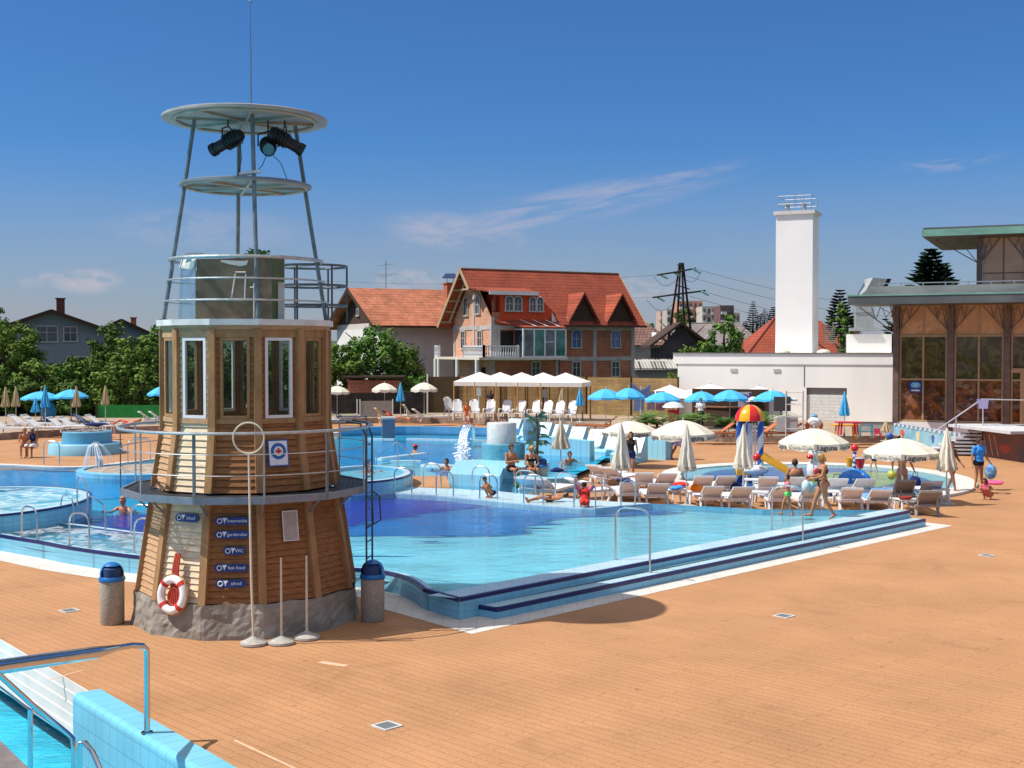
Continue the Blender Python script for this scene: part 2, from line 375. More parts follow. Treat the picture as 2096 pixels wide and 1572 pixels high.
    me.polygons.foreach_set('material_index', mi.tolist()); me.polygons.foreach_set('use_smooth', [True] * len(me.polygons))
    root = link('person', me); tag(root, label, 'person', group); root.location = loc; root.rotation_euler = (0, 0, rz); root.scale = (scale,) * 3
    def shell(name, sel, m, off):
        idx = np.nonzero(sel)[0]
        if len(idx) == 0: return
        mp = {}; vs = []; fs = []
        for i in idx:
            f_ = []
            for v in polys[i]:
                if v not in mp: mp[v] = len(vs); vs.append(tuple(co[v] + no[v] * off))
                f_.append(mp[v])
            fs.append(tuple(f_))
        b = MB(); b.v = vs; b.f = fs; b.mi = [0] * len(fs)
        o = b.build(name, m, root, smooth=True); sd = o.modifiers.new('t', 'SOLIDIFY'); sd.thickness = off * .8; sd.offset = -1
        return o
    for (cn, m, spec, off) in clothes:
        sel = np.zeros(len(fc), bool)
        for bn, (t0, t1) in spec.items():
            for suf in ('', 'L', 'R'):
                q = (nm == bn + suf)
                if q.any(): sel |= q & (bt_ >= t0 - 1e-6) & (bt_ <= t1 + 1e-6)
        if cn == 'bikini_top': sel &= ((fc - np.array(J['chs'])) @ np.array(Mc))[:, 2] > -.075; sel &= ((fc - np.array(J['chs'])) @ np.array(Mc))[:, 2] < .03
        shell(cn, sel, m, off)
    if hair:
        sel = ishead & ((hl[:, 2] > .055 + .0 * hl[:, 1]) | ((hl[:, 1] < .02) & (hl[:, 2] > -.06)) | ((hl[:, 1] < -.03) & (hl[:, 2] > -.09))) & ~((hl[:, 1] > .045) & (hl[:, 2] < .07))
        shell('hair', sel, HAIRM[hair], .014)
        if hairlong:
            hb = MB()
            for a_ in (-.05, -.025, 0, .025, .05):
                hb.tube([hc + Mh @ V3(a_, -.07, .03), hc + Mh @ V3(a_ * 1.2, -.105, -.06), hc + Mh @ V3(a_ * 1.1, -.1, -.06) + V3(0, 0, -hairlong)], [.03, .034, .012], 8)
            hb.build('long_hair', HAIRM[hair], root, smooth=True)
    if cap:
        sel = ishead & (hl[:, 2] > .035); shell('cap', sel, cap, .016)
        cb = MB(); cb.box(hc + Mh @ V3(0, .12, .052), (.13, .09, .012), M=Mh); cb.build('cap_peak', cap, root)
    return root
SHORTS = {'pelvis': (0, 1), 'thigh': (0, .45)}
TRUNK = {'pelvis': (0, 1), 'thigh': (0, .12)}
SHIRT = {'chest': (0, 1), 'waist': (0, 1), 'pelvis': (.3, 1), 'uarm': (0, .7)}
TOPB = {'chest': (0, 1), 'waist': (0, 1)}
def walk(step=.28, arm=.2):
    J = stand_pose()
    J['knR'] = V3(.09, .17, .53); J['anR'] = V3(.09, step + .02, .12); J['ftR'] = V3(0, 1, .15)
    J['knL'] = V3(-.09, -.05, .50); J['anL'] = V3(-.09, -step, .13); J['ftL'] = V3(0, 1, -.5)
    J['elL'] = V3(-.22, .06, 1.14); J['wrL'] = V3(-.21, .2 + arm * .4, .95); J['elR'] = V3(.22, -.12, 1.14); J['wrR'] = V3(.23, -.06 - arm * .2, .9)
    return J
def seated(zs=.45, knee=.5, lean=0.):
    J = stand_pose(); dz = zs + .1 - .95
    for k in ('pel', 'wst', 'chs', 'nek', 'hed', 'shL', 'shR', 'elL', 'elR', 'wrL', 'wrR', 'hpL', 'hpR'): J[k].z += dz
    for k, w in (('wst', .25), ('chs', .6), ('nek', 1.), ('hed', 1.1), ('shL', .95), ('shR', .95)): J[k].y += lean * w; J[k].z -= abs(lean) * w * .2
    for s, k in ((-1, 'L'), (1, 'R')):
        J['kn' + k] = V3(s * .13, .42, zs + .08); J['an' + k] = V3(s * .13, .42 + (.5 - knee) * .6, max(.085, zs - .36)); J['el' + k] = J['sh' + k] + V3(s * .06, .08, -.26); J['wr' + k] = V3(s * .1, .32, zs + .2)
    return J
def crouch():
    J = seated(.12); 
    for s, k in ((-1, 'L'), (1, 'R')):
        J['kn' + k] = V3(s * .16, .34, .50); J['an' + k] = V3(s * .13, .12, .085); J['wr' + k] = V3(s * .16, .42, .45); J['el' + k] = J['sh' + k] + V3(s * .05, .14, -.2)
    for k, w in (('wst', .12), ('chs', .22), ('nek', .3), ('hed', .34), ('shL', .28), ('shR', .28)): J[k].y += w; J[k].z -= w * .25
    return J
def lying(back=0., kn=.0):
    """on the back, head at -Y, feet +Y, lifted by z .12; back = backrest angle"""
    J = stand_pose(); o = {}
    for k, v in J.items():
        if k in ('face',) or v is None or k.startswith('ft'): continue
        o[k] = V3(v.x, .95 - v.z, .12 + v.y)
    for k in ('wst', 'chs', 'nek', 'hed', 'shL', 'shR', 'elL', 'elR', 'wrL', 'wrR'):
        d = -(o[k].y); h = o[k].z; o[k] = V3(o[k].x, -d * math.cos(back) , h + d * math.sin(back)) if d > 0 else o[k]
    for s, k in ((-1, 'L'), (1, 'R')):
        o['ft' + k] = V3(0, .3, 1); o['hd' + k] = None
        if kn: o['kn' + k] += V3(0, -.07, kn); 
    o['face'] = V3(0, math.sin(back), math.cos(back) + .2)
    o['hpL'] = V3(-.09, .03, .12); o['hpR'] = V3(.09, .03, .12)
    return o
blackc = clothm('black', (.02, .02, .022)); navyc = clothm('navy', (.02, .03, .12)); pinkc = clothm('pink', (.7, .12, .25)); redc = clothm('red', (.55, .04, .03))
bluec = clothm('sky_blue', (.05, .28, .75)); greenc = clothm('lime', (.15, .6, .15)); whitec = clothm('white', (.75, .75, .75)); brownc = clothm('brown', (.10, .035, .03)); lilac = clothm('lilac', (.45, .4, .65)); peach = clothm('peach_print', (.7, .35, .25))
# woman walking on the shallow rim
J = walk(.27); J['hed'] += V3(0, .05, -.01); J['elL'] = V3(-.2, .08, 1.15); J['wrL'] = V3(-.17, .32, 1.08); J['elR'] = V3(.2, .05, 1.14); J['wrR'] = V3(.15, .29, 1.1)
person('woman in a dark bikini walking left along the pool rim', J, 'tan', 'blond', [('bikini_bottom', blackc, {'pelvis': (0, 1)}, .01), ('bikini_top', brownc, {'chest': (0, 1), 'waist': (0, 1)}, .01)], G(1684, 1062, .31), R(90), .98, True, 1.16, .06)
J = walk(.2); J['elL'] = V3(-.22, .12, 1.22); J['wrL'] = V3(-.2, .34, 1.2); J['elR'] = V3(.22, .12, 1.2); J['wrR'] = V3(.2, .32, 1.14)
person('small child in pink armbands and green shorts walking ahead of the woman', J, 'tan', 'black', [('shorts', greenc, TRUNK, .014), ('armband', pinkc, {'uarm': (.2, .9)}, .03), ('shirt', clothm('coral', (.75, .22, .22)), {'chest': (0, 1)}, .014)], G(1612, 1056, .31), R(90), .62, False, 1.05)
# man in the blue shirt
J = stand_pose(); J['elL'] = V3(-.27, .0, 1.15); J['wrL'] = V3(-.36, .1, .93); J['elR'] = V3(.25, -.03, 1.13); J['wrR'] = V3(.28, .02, .9); J['face'] = V3(-.6, 1, -.45); J['anL'] += V3(-.04, .03, 0); J['anR'] += V3(.03, 0, 0)
MAN = person('man in a bright blue T-shirt and black trunks carrying a toy net', J, 'tan', 'brown', [('t_shirt', bluec, SHIRT, .02), ('trunks', blackc, {'pelvis': (0, .9), 'thigh': (0, .2)}, .012)], G(2003, 1003), R(200), 1.0, False, 1.05)
J = crouch()
person('little girl in pink crouching at the feet of the man in blue', J, 'tan', 'black', [('swimsuit', pinkc, {'chest': (0, 1), 'waist': (0, 1), 'pelvis': (0, 1)}, .02)], G(2024, 1022), R(130), .74, True, 1., .15)
J = walk(.25); J['elR'] = V3(.27, -.05, 1.15); J['wrR'] = V3(.32, .02, .9)
person('woman in dark shorts walking behind a folded cream parasol', J, 'brown', 'black', [('shorts', blackc, SHORTS, .018), ('top', brownc, TOPB, .01)], G(1947, 1008), R(205), .97, True, 1.12, .05)
J = stand_pose(); J['knL'] = V3(-.13, .0, .5); J['anL'] = V3(-.16, 0, .085); J['knR'] = V3(.12, 0, .5); J['anR'] = V3(.15, -.02, .085); J['wrR'] = V3(.38, .04, .96); J['elR'] = V3(.28, -.02, 1.17); J['elL'] = V3(-.3, 0, 1.2); J['wrL'] = V3(-.28, .12, 1.0)
person('woman in a peach bikini seen from behind under the right-hand parasol', J, 'fair', 'brown', [('bikini_bottom', peach, {'pelvis': (0, 1)}, .008), ('bikini_top', peach, {'chest': (0, 1)}, .008)], G(1846, 1024), R(-10), .97, True, 1.0, .1)
# the couple on the bench by the drum
J = seated(.5); J['wrL'] = V3(.02, .3, .82); J['wrR'] = V3(-.04, .32, .86); J['face'] = V3(0, 1, -.25)
person('seated man in dark trunks with folded arms by the blue drum', J, 'tan', 'brown', [('trunks', blackc, SHORTS, .014)], G(1046, 995, .1), R(215), 1.02, False, 1.05)
J = seated(.5, lean=.12); J['face'] = V3(0, 1, -1.1); J['wrL'] = V3(-.03, .36, .62); J['wrR'] = V3(.05, .36, .62)
person('seated woman in a black bikini looking down by a blue bin', J, 'tan', 'blond', [('bikini_bottom', blackc, TRUNK, .01), ('bikini_top', blackc, {'chest': (0, 1)}, .008)], G(1086, 994, .1), R(195), 1.0, True, 1., .1)
J = crouch(); J['face'] = V3(-.5, 1, -.7)
person('dark-haired child crouching on the pale pool ledge', J, 'tan', 'black', [('trunks', navyc, TRUNK, .01)], G(1007, 1019, .38), R(120), .68, False)
J = crouch(); J['wrL'] = V3(-.3, .2, .98); J['elL'] = V3(-.3, .2, .76); J['wrR'] = V3(.3, .2, .98); J['elR'] = V3(.3, .2, .76)
person('child in pink armbands gripping two handrails at the pool edge', J, 'brown', 'black', [('armband', pinkc, {'uarm': (.2, 1)}, .035), ('swimsuit', redc, {'chest': (0, 1), 'waist': (0, 1), 'pelvis': (0, 1)}, .012)], G(1197, 1041, .36), R(0), .78, False)
J = lying(.25, .1)
person('person lying along the pool ledge with feet towards the water', J, 'tan', 'black', [('trunks', brownc, SHORTS, .012)], G(1125, 1029, .37), R(105), .72, False)
# man with his back to us in the children's pool, child in green, bather
J = seated(.02); J['elL'] = V3(-.28, .02, .3); J['wrL'] = V3(-.3, .1, .1); J['elR'] = V3(.28, .02, .3); J['wrR'] = V3(.3, .1, .1)
person("broad-backed man sitting in the children's pool", J, 'tan', 'brown', [('trunks', navyc, SHORTS, .01)], G(1627, 1000), R(-5), 1.1, False, 1.2)
J = walk(.15); J['elL'] = V3(-.3, .1, 1.25); J['wrL'] = V3(-.4, .25, 1.1)
person("child in a lime-green top wading at the back of the children's pool", J, 'fair', 'brown', [('vest', greenc, {'chest': (0, 1), 'waist': (0, 1)}, .02), ('shorts', navyc, SHORTS, .012)], G(1789, 968), R(100), .62)
J = seated(.02)
person("small bather with a pink ring beside the blue dome", J, 'fair', 'brown', [('trunks', pinkc, TRUNK, .02)], G(1760, 992), R(150), .75)
# walker with a towel, woman behind parasol pole
J = walk(.26)
person('walker wrapped in a white and lilac towel on the far deck', J, 'brown', 'black', [('towel', lilac, {'chest': (0, 1), 'waist': (0, 1), 'pelvis': (0, 1), 'thigh': (0, .75), 'uarm': (0, .8)}, .07)], G(1386, 941), R(-80), 1.0)
J = stand_pose(); J['knL'] = V3(-.08, .08, .5)
person('dark-haired woman standing behind the leftmost printed parasol', J, 'tan', 'black', [('shorts', navyc, SHORTS, .014), ('top', blackc, TOPB, .01)], G(1291, 978), R(170), .97, True, 1., .25)
# pair on the round planter bench far left
J = seated(.45, lean=.15)
person('shirtless seated man, left of the pair on the round blue planter', J, 'tan', 'blond', [('shorts', brownc, SHORTS, .012)], G(52, 936), R(195), 1.0)
J = seated(.45, lean=.1)
person('seated person with white hair holding a white towel on the round planter', J, 'brown', 'grey', [('swimsuit', navyc, {'chest': (0, 1), 'waist': (0, 1), 'pelvis': (0, 1)}, .012), ('towel', whitec, {'thigh': (.15, 1)}, .04)], G(70, 936), R(170), .98, True)
# sunbathers on the terrace
J = lying(.7, .12)
person('sunbather in red propped up on the far terrace', J, 'red', 'brown', [('top', redc, {'chest': (0, 1), 'waist': (0, 1), 'pelvis': (0, 1)}, .02)], G(806, 862, .62), R(-90), 1.0)
J = lying(.3, .2)
person('sunbather lying on a lounger left of the tower', J, 'red', 'blond', [('trunks', redc, SHORTS, .015)], G(262, 872, .62), R(80), 1.0)
J = lying(.6, .12)
person('sunbather in a blue cap reclining in a white lounge chair', J, 'tan', None, [('trunks', brownc, SHORTS, .015)], G(1066, 874, .62), R(150), 1.0, cap=clothm('cobalt', (.02, .07, .5)))
J = seated(.5, lean=.15)
person('bather in orange sitting behind the steel water spout', J, 'red', 'brown', [('top', clothm('orange', (.7, .2, .05)), {'chest': (0, 1), 'waist': (0, 1)}, .02)], G(955, 868, .3), R(190), 1.0)
J = stand_pose(); J['wrL'] = V3(-.05, .25, 1.1); J['wrR'] = V3(.05, .25, 1.1)
person('person in dark clothes standing under the white gazebos', J, 'brown', 'black', [('t_shirt', clothm('charcoal', (.05, .05, .06)), SHIRT, .02), ('shorts', blackc, SHORTS, .02)], G(1004, 852, .3), R(180), 1.0)
J = stand_pose()
person('bar attendant in a white shirt under the blue parasols', J, 'tan', 'black', [('t_shirt', whitec, SHIRT, .02), ('trousers', blackc, {'pelvis': (0, 1), 'thigh': (0, 1), 'calf': (0, 1)}, .02)], G(1434, 880, .3), R(170), 1.0)
# swimmers: the body is there, the water hides it
def swimmer(label, px, py, sk, hair, rz, s=1., cap=None, zoff=1.42, cl=()):
    J = stand_pose(); J['elL'] = V3(-.33, .1, 1.3); J['wrL'] = V3(-.35, .33, 1.33); J['elR'] = V3(.33, .1, 1.3); J['wrR'] = V3(.35, .33, 1.33)
    for k in J:
        if k[:2] in ('pe', 'hp', 'kn', 'an', 'ws') : J[k] = J[k].copy()
    # legs trail behind so that the figure floats flat
    J['pel'] = V3(0, -.3, 1.22); J['wst'] = V3(0, -.2, 1.25); J['chs'] = V3(0, -.06, 1.31)
    for s_, k in ((-1, 'L'), (1, 'R')):
        J['hp' + k] = V3(s_ * .09, -.36, 1.2); J['kn' + k] = V3(s_ * .1, -.75, 1.17); J['an' + k] = V3(s_ * .1, -1.1, 1.2); J['ft' + k] = V3(0, -1, -.2)
    l = G(px, py, .36); l.z = .36 - zoff * s
    return person(label, J, sk, hair, cl, l, rz, s, cap=cap)
swimmer('bald swimmer in the blue water left of the tower', 252, 1043, 'red', 'bald', R(160), zoff=1.38)
swimmer('swimmer in a red cap in the far pool', 850, 925, 'tan', 'brown', R(-60), cap=redc)
swimmer('dark-haired swimmer at the low wall of the far pool', 914, 960, 'tan', 'black', R(150), zoff=1.36)
swimmer('swimmer with only the head showing by the round island', 206, 958, 'brown', 'black', R(100))
swimmer('dark-haired bather behind the striped folded parasol', 1166, 944, 'tan', 'black', R(200), zoff=1.36)
swimmer('bather lying in the whirlpool beside the tower walkway', 752, 985, 'red', 'black', R(250), .9, zoff=1.0)
# ------------------------------------------------------------------ ground, deck, terrace
DECK = brickmat('terracotta_deck', (.44, .232, .114), (.41, .214, .102), (.30, .145, .064), 1.3, .155, .007, rot=R(45), rough=.75, off=.5, noise_amt=.15, nscale=.5, bump=.15, spec=.2)
def tweak_deck():
    nt = DECK.node_tree; N = nt.nodes; L = nt.links; b = N['Principled BSDF']; src = b.inputs['Base Color'].links[0].from_socket
    tc = N.new('ShaderNodeTexCoord'); n = N.new('ShaderNodeTexNoise'); n.inputs['Scale'].default_value = .13; n.inputs['Detail'].default_value = 7; L.new(tc.outputs['Object'], n.inputs[0])
    mr = N.new('ShaderNodeMapRange'); mr.inputs[1].default_value = .42; mr.inputs[2].default_value = .68; mr.inputs[4].default_value = .22; L.new(n.outputs[0], mr.inputs[0])
    mx = N.new('ShaderNodeMix'); mx.data_type = 'RGBA'; mx.inputs[7].default_value = (.52, .28, .14, 1); L.new(mr.outputs[0], mx.inputs[0]); L.new(src, mx.inputs[6])
    # fine speckle of grit
    n2 = N.new('ShaderNodeTexNoise'); n2.inputs['Scale'].default_value = 26; n2.inputs['Detail'].default_value = 3; L.new(tc.outputs['Object'], n2.inputs[0])
    m2 = N.new('ShaderNodeMapRange'); m2.inputs[1].default_value = .3; m2.inputs[2].default_value = .7; m2.inputs[3].default_value = .86; m2.inputs[4].default_value = 1.1; L.new(n2.outputs[0], m2.inputs[0])
    # worn and wet-looking patches, small dirt spots
    n3 = N.new('ShaderNodeTexNoise'); n3.inputs['Scale'].default_value = .55; n3.inputs['Detail'].default_value = 9; n3.inputs['Roughness'].default_value = .68; n3.inputs['Distortion'].default_value = .8; L.new(tc.outputs['Object'], n3.inputs[0])
    m3 = N.new('ShaderNodeMapRange'); m3.inputs[1].default_value = .56; m3.inputs[2].default_value = .72; m3.inputs[3].default_value = 1.; m3.inputs[4].default_value = .80; L.new(n3.outputs[0], m3.inputs[0])
    n4 = N.new('ShaderNodeTexNoise'); n4.inputs['Scale'].default_value = 5.; n4.inputs['Detail'].default_value = 5; L.new(tc.outputs['Object'], n4.inputs[0])
    m4 = N.new('ShaderNodeMapRange'); m4.inputs[1].default_value = .66; m4.inputs[2].default_value = .74; m4.inputs[3].default_value = 1.; m4.inputs[4].default_value = .72; L.new(n4.outputs[0], m4.inputs[0])
    q1 = N.new('ShaderNodeMath'); q1.operation = 'MULTIPLY'; L.new(m3.outputs[0], q1.inputs[0]); L.new(m4.outputs[0], q1.inputs[1])
    q2 = N.new('ShaderNodeMath'); q2.operation = 'MULTIPLY'; L.new(m2.outputs[0], q2.inputs[0]); L.new(q1.outputs[0], q2.inputs[1]); m2 = q2
    hs = N.new('ShaderNodeHueSaturation'); L.new(m2.outputs[0], hs.inputs['Value']); L.new(mx.outputs[2], hs.inputs['Color']); L.new(hs.outputs[0], b.inputs['Base Color'])
tweak_deck()
GROUND = mat('meadow_ground', (.07, .09, .035), .9, var=.4, scale=.15, c2=(.045, .075, .02))
TILE = brickmat('light_blue_tile', (.20, .52, .68), (.18, .49, .66), (.12, .34, .48), .245, .12, .006, axis='w', rot=R(45), rough=.3, off=0., noise_amt=.1, nscale=1.5, spec=.5)
TILEF = brickmat('light_blue_floor_tile', (.25, .60, .74), (.23, .57, .72), (.16, .45, .6), .245, .12, .006, rough=.35, off=0., noise_amt=.08, nscale=.8, spec=.4)
NAVY = mat('navy_edge_tile', (.012, .02, .12), .3, var=.2, scale=4)
COPING = brickmat('white_coping', (.62, .60, .56), (.58, .565, .53), (.45, .43, .40), .30, .30, .006, rough=.6, off=0., noise_amt=.12, nscale=1.2)
WETRIM = brickmat('pale_wet_tile', (.50, .68, .74), (.47, .65, .72), (.35, .52, .6), .245, .12, .006, rough=.25, off=0., noise_amt=.1, nscale=1.2, spec=.5)
def floormat(name, c1, c2, sp): return brickmat(name, c1, c2, tuple(v * .9 for v in c1), .25, .25, .01, rough=.4, off=0., noise_amt=.22, nscale=sp)
FCYAN = floormat('cyan_pool_floor', (.31, .60, .68), (.28, .57, .66), .5)
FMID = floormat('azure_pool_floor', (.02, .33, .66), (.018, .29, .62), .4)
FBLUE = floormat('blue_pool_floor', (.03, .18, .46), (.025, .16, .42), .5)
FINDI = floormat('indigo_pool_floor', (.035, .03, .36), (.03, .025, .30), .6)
FLAG = floormat('lagoon_floor', (.03, .42, .64), (.025, .37, .6), .25)
# near-left pool edge line (deck stops here)
L0, L1, L2, L3 = G(-260, 1180), G(0, 1308), G(205, 1428), G(445, 1572)
dL = (L3 - L1).normalized(); L4 = L3 + dL * 12
deck_poly = [V3(-45, 5, 0)] if False else []
LA = L1 - dL * 14
deck_pts = [LA, L1, L2, L3, L4, V3(14, L4.y, 0), V3(34, 8, 0), V3(60, 40, 0), V3(60, 66, 0), V3(20.6, 66.5, 0), V3(5, 72, 0), V3(-5, 84, 0), V3(-60, 84, 0), V3(-60, 40, 0), V3(-40, LA.y, 0)]
struct('deck', MB().sheet(deck_pts, 0), DECK)
struct('ground', MB().sheet([(-3000, -400, -2.2), (3000, -400, -2.2), (3000, 63, -2.2), (3000, 64, -.12), (3000, 4500, -.12), (-3000, 4500, -.12), (-3000, 64, -.12), (-3000, 63, -2.2)], None), GROUND)
tr_edge = [G(px, py) for px, py in ((-420, 930), (-150, 910), (0, 901), (170, 890), (330, 884), (520, 874), (700, 868), (810, 866), (950, 867), (1010, 869), (1200, 878), (1350, 893), (1440, 903), (1600, 906), (1735, 907), (1836, 906))]
tr_s = smoothpts(tr_edge, 4)
STONE = mat('rubble_stone', (.23, .16, .12), .9, var=.5, scale=2.2, bump=1., bscale=5, c2=(.42, .33, .26))
TERR = mat('terrace_paving', (.34, .26, .19), .85, var=.2, scale=1.5)
back = [V3(25, 75, 0), V3(12, 90, 0), V3(-50, 96, 0)]
struct('terrace', MB().sheet([p for p in tr_s] + back, .30), TERR)
w = MB(); o1 = offset_poly(tr_s, .28)
w.strip([p + V3(0, 0, 0) for p in tr_s], [p + V3(0, 0, .36) for p in tr_s]); w.strip([p + V3(0, 0, .36) for p in tr_s], [p + V3(0, 0, .36) for p in o1]); w.strip([p + V3(0, 0, .36) for p in o1], [p + V3(0, 0, .2) for p in o1])
tag(w.build('stone_edging', STONE), 'low rubble stone edging along the raised sunbathing terrace', 'retaining wall')
# ------------------------------------------------------------------ raised main pool and lagoon (one overflow level)
ZR = .38; ZW = .365; ZS = .19
rim_l = [G(px, py, ZR) for px, py in ((-330, 1040), (-140, 1068), (0, 1094.5), (76, 1107), (140, 1119), (216, 1130), (290, 1139), (400, 1149), (520, 1156), (640, 1160), (722, 1163), (770, 1167), (815, 1176), (844, 1188), (866, 1204))]
C1 = G(941, 1224.5, ZR); E1 = G(1864, 1045, ZR)
rim_ls = smoothpts(rim_l, 4)
far = [G(px, py, ZR) for px, py in ((1560, 1042.5), (1382, 1033.5), (1333, 1031), (1220, 1028), (1150, 1019.5), (1100, 1012), (1060, 985), (1120, 968), (1180, 960), (1213, 946), (1240, 928), (1290, 934), (1320, 938), (1200, 905), (1075, 889), (950, 885), (830, 883), (700, 886), (600, 894), (450, 915), (320, 941), (262, 947), (200, 955), (110, 957), (0, 952), (-200, 948), (-500, 950))]
basin = rim_ls + [C1, E1] + far
base0 = [V3(p.x, p.y, 0) for p in basin]
# outer walls of the basin
wall = MB(); k = len(rim_ls)
wl = rim_ls + [C1]
wall.strip([V3(p.x, p.y, 0) for p in wl], wl)
u = (E1 - C1).normalized(); nrm = V3(u.y, -u.x, 0)      # towards the camera side
C1r = V3(C1.x, C1.y, ZS)
wall.strip([V3(C1.x, C1.y, 0), V3(E1.x, E1.y, 0)], [C1, E1])
wall.strip([V3(p.x, p.y, 0) for p in [E1] + far[:3]], [E1] + far[:3])
# second step
s0 = G(969.7, 1241.8, ZS); s1 = G(995, 1245.6, ZS); s2 = G(1874.6, 1063.5, ZS)
s0 = C1r + u * .45; s1 = s0 + nrm * .42 + u * .05; s2 = s1 + u * ((E1 - s1).dot(u) + .02); s3 = s2 - nrm * .42
wall.strip([V3(p.x, p.y, 0) for p in (s0, s1, s2, s3)], [s0, s1, s2, s3])
struct('pool_wall', wall, TILE)
st = MB(); st.sheet([s0, s1, s2, s3], ZS)
struct('pool_step', st, WETRIM)
# navy nosing: rim and step
nv = MB()
def nosing(line, w_=.07, h=.065):
    inn = offset_poly(line, w_)
    for d in (0,):
        nv.strip([p + V3(0, 0, .003) for p in line], [p + V3(0, 0, .003) for p in inn])
        out = offset_poly(line, -.004)
        nv.strip([p + V3(0, 0, -h) for p in out], [p + V3(0, 0, .003) for p in out])
nosing(rim_ls + [C1 + V3(-.02, 0, 0)]); nosing([C1, E1]); nosing([s0, s1]); nosing([s1, s2])
struct('pool_nosing', nv, NAVY)
# rim strip (pale, wet) just inside the nosing on the long straight side, and inside the left curve
rm = MB(); a = C1 + V3(0, 0, -.008); b = E1 + V3(0, 0, -.008)
rm.sheet([a, b, b - nrm * .62, a - nrm * .62 - u * .2], ZR - .006)
ll = rim_ls; rm.strip([p + V3(0, 0, -.006) for p in ll], [p + V3(0, 0, -.006) for p in offset_poly(ll, .18)])
struct('pool_rim', rm, WETRIM)
# white kerb strip round the pool at deck level
A = G(965, 1298); B_ = G(1950, 1076)
kb = MB(); in1 = V3(s1.x, s1.y, 0); in2 = V3(s2.x, s2.y, 0)
kl = [V3(p.x, p.y, .004) for p in rim_ls]; ko = offset_poly(kl, -.75)
q = len(kl) - 1
kb.strip(ko[:q - 1], kl[:q - 1])
kb.sheet([ko[q - 2], A, B_, V3(E1.x, E1.y, 0) + u * .8 - nrm * 1.5, V3(E1.x, E1.y, 0) - nrm * 1.5, V3(E1.x, E1.y, 0), V3(C1.x, C1.y, 0), kl[q], kl[q - 2]], .004)
struct('kerb_strip', kb, COPING)
# floors
fl = MB(); fl.sheet(basin, .20)
struct('pool_floor', fl, FLAG)
def fsheet(pxs, z, m, n=3, jag=0.):
    pts = smoothpts([G(px, py, z) for px, py in pxs], n, True)
    if jag:
        pts2 = []
        for i, p in enumerate(pts):
            pts2.append(p + V3(math.sin(i * 2.4) * jag + random.uniform(-jag, jag), random.uniform(-.15, .15) * jag, 0))
        pts = pts2
    struct('pool_floor', MB().sheet(pts, z), m)
main = [(735, 1164), (812, 1174), (866, 1204), (941, 1224.5), (1400, 1138), (1864, 1045), (1604, 1043), (1382, 1033.5), (1220, 1040.5), (1072, 1031), (980, 1023), (892, 1014), (807, 1009.4), (731, 1014), (640, 1025), (420, 1060), (290, 1080), (180, 1090), (0, 1060), (-150, 1040), (-330, 1040), (0, 1094.5), (140, 1119), (290, 1139), (520, 1156)]
struct('pool_floor', MB().sheet([G(x, y, ZR) for x, y in main], .21), FCYAN)
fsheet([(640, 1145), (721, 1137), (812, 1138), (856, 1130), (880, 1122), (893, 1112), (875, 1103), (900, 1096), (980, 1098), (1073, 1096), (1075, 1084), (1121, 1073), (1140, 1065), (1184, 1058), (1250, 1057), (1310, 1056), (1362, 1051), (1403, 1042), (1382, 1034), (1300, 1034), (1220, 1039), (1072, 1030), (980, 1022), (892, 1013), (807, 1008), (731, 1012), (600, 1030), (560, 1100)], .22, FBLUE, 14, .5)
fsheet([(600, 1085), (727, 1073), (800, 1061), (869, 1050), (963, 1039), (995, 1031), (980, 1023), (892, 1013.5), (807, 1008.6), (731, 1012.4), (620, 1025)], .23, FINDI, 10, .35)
fsheet([(150, 1062), (230, 1056), (300, 1052), (420, 1060), (420, 1100), (300, 1096), (216, 1088), (178, 1075)], .225, FINDI, 4)
fsheet([(-300, 975), (0, 962), (120, 962), (230, 975), (320, 990), (320, 1010), (200, 1022), (100, 1010), (-300, 1010)], .215, FMID, 5, .15)
fsheet([(690, 925), (800, 905), (950, 915), (980, 940), (930, 985), (830, 975), (790, 960), (720, 965)], .215, FMID, 5, .15)
# water sheets
WMAIN = watermat('pool_water', (.86, .96, .99), .035, 1.5, ior=1.22)
WLAG = watermat('lagoon_water', (.72, .92, .98), .05, 1.3, ior=1.2)
WFOAM = watermat('foaming_water', (.8, .95, .98), .08, 1.6, foam=.4, ior=1.25, fscale=1.6)
struct('water', MB().sheet(basin, ZW), WLAG)
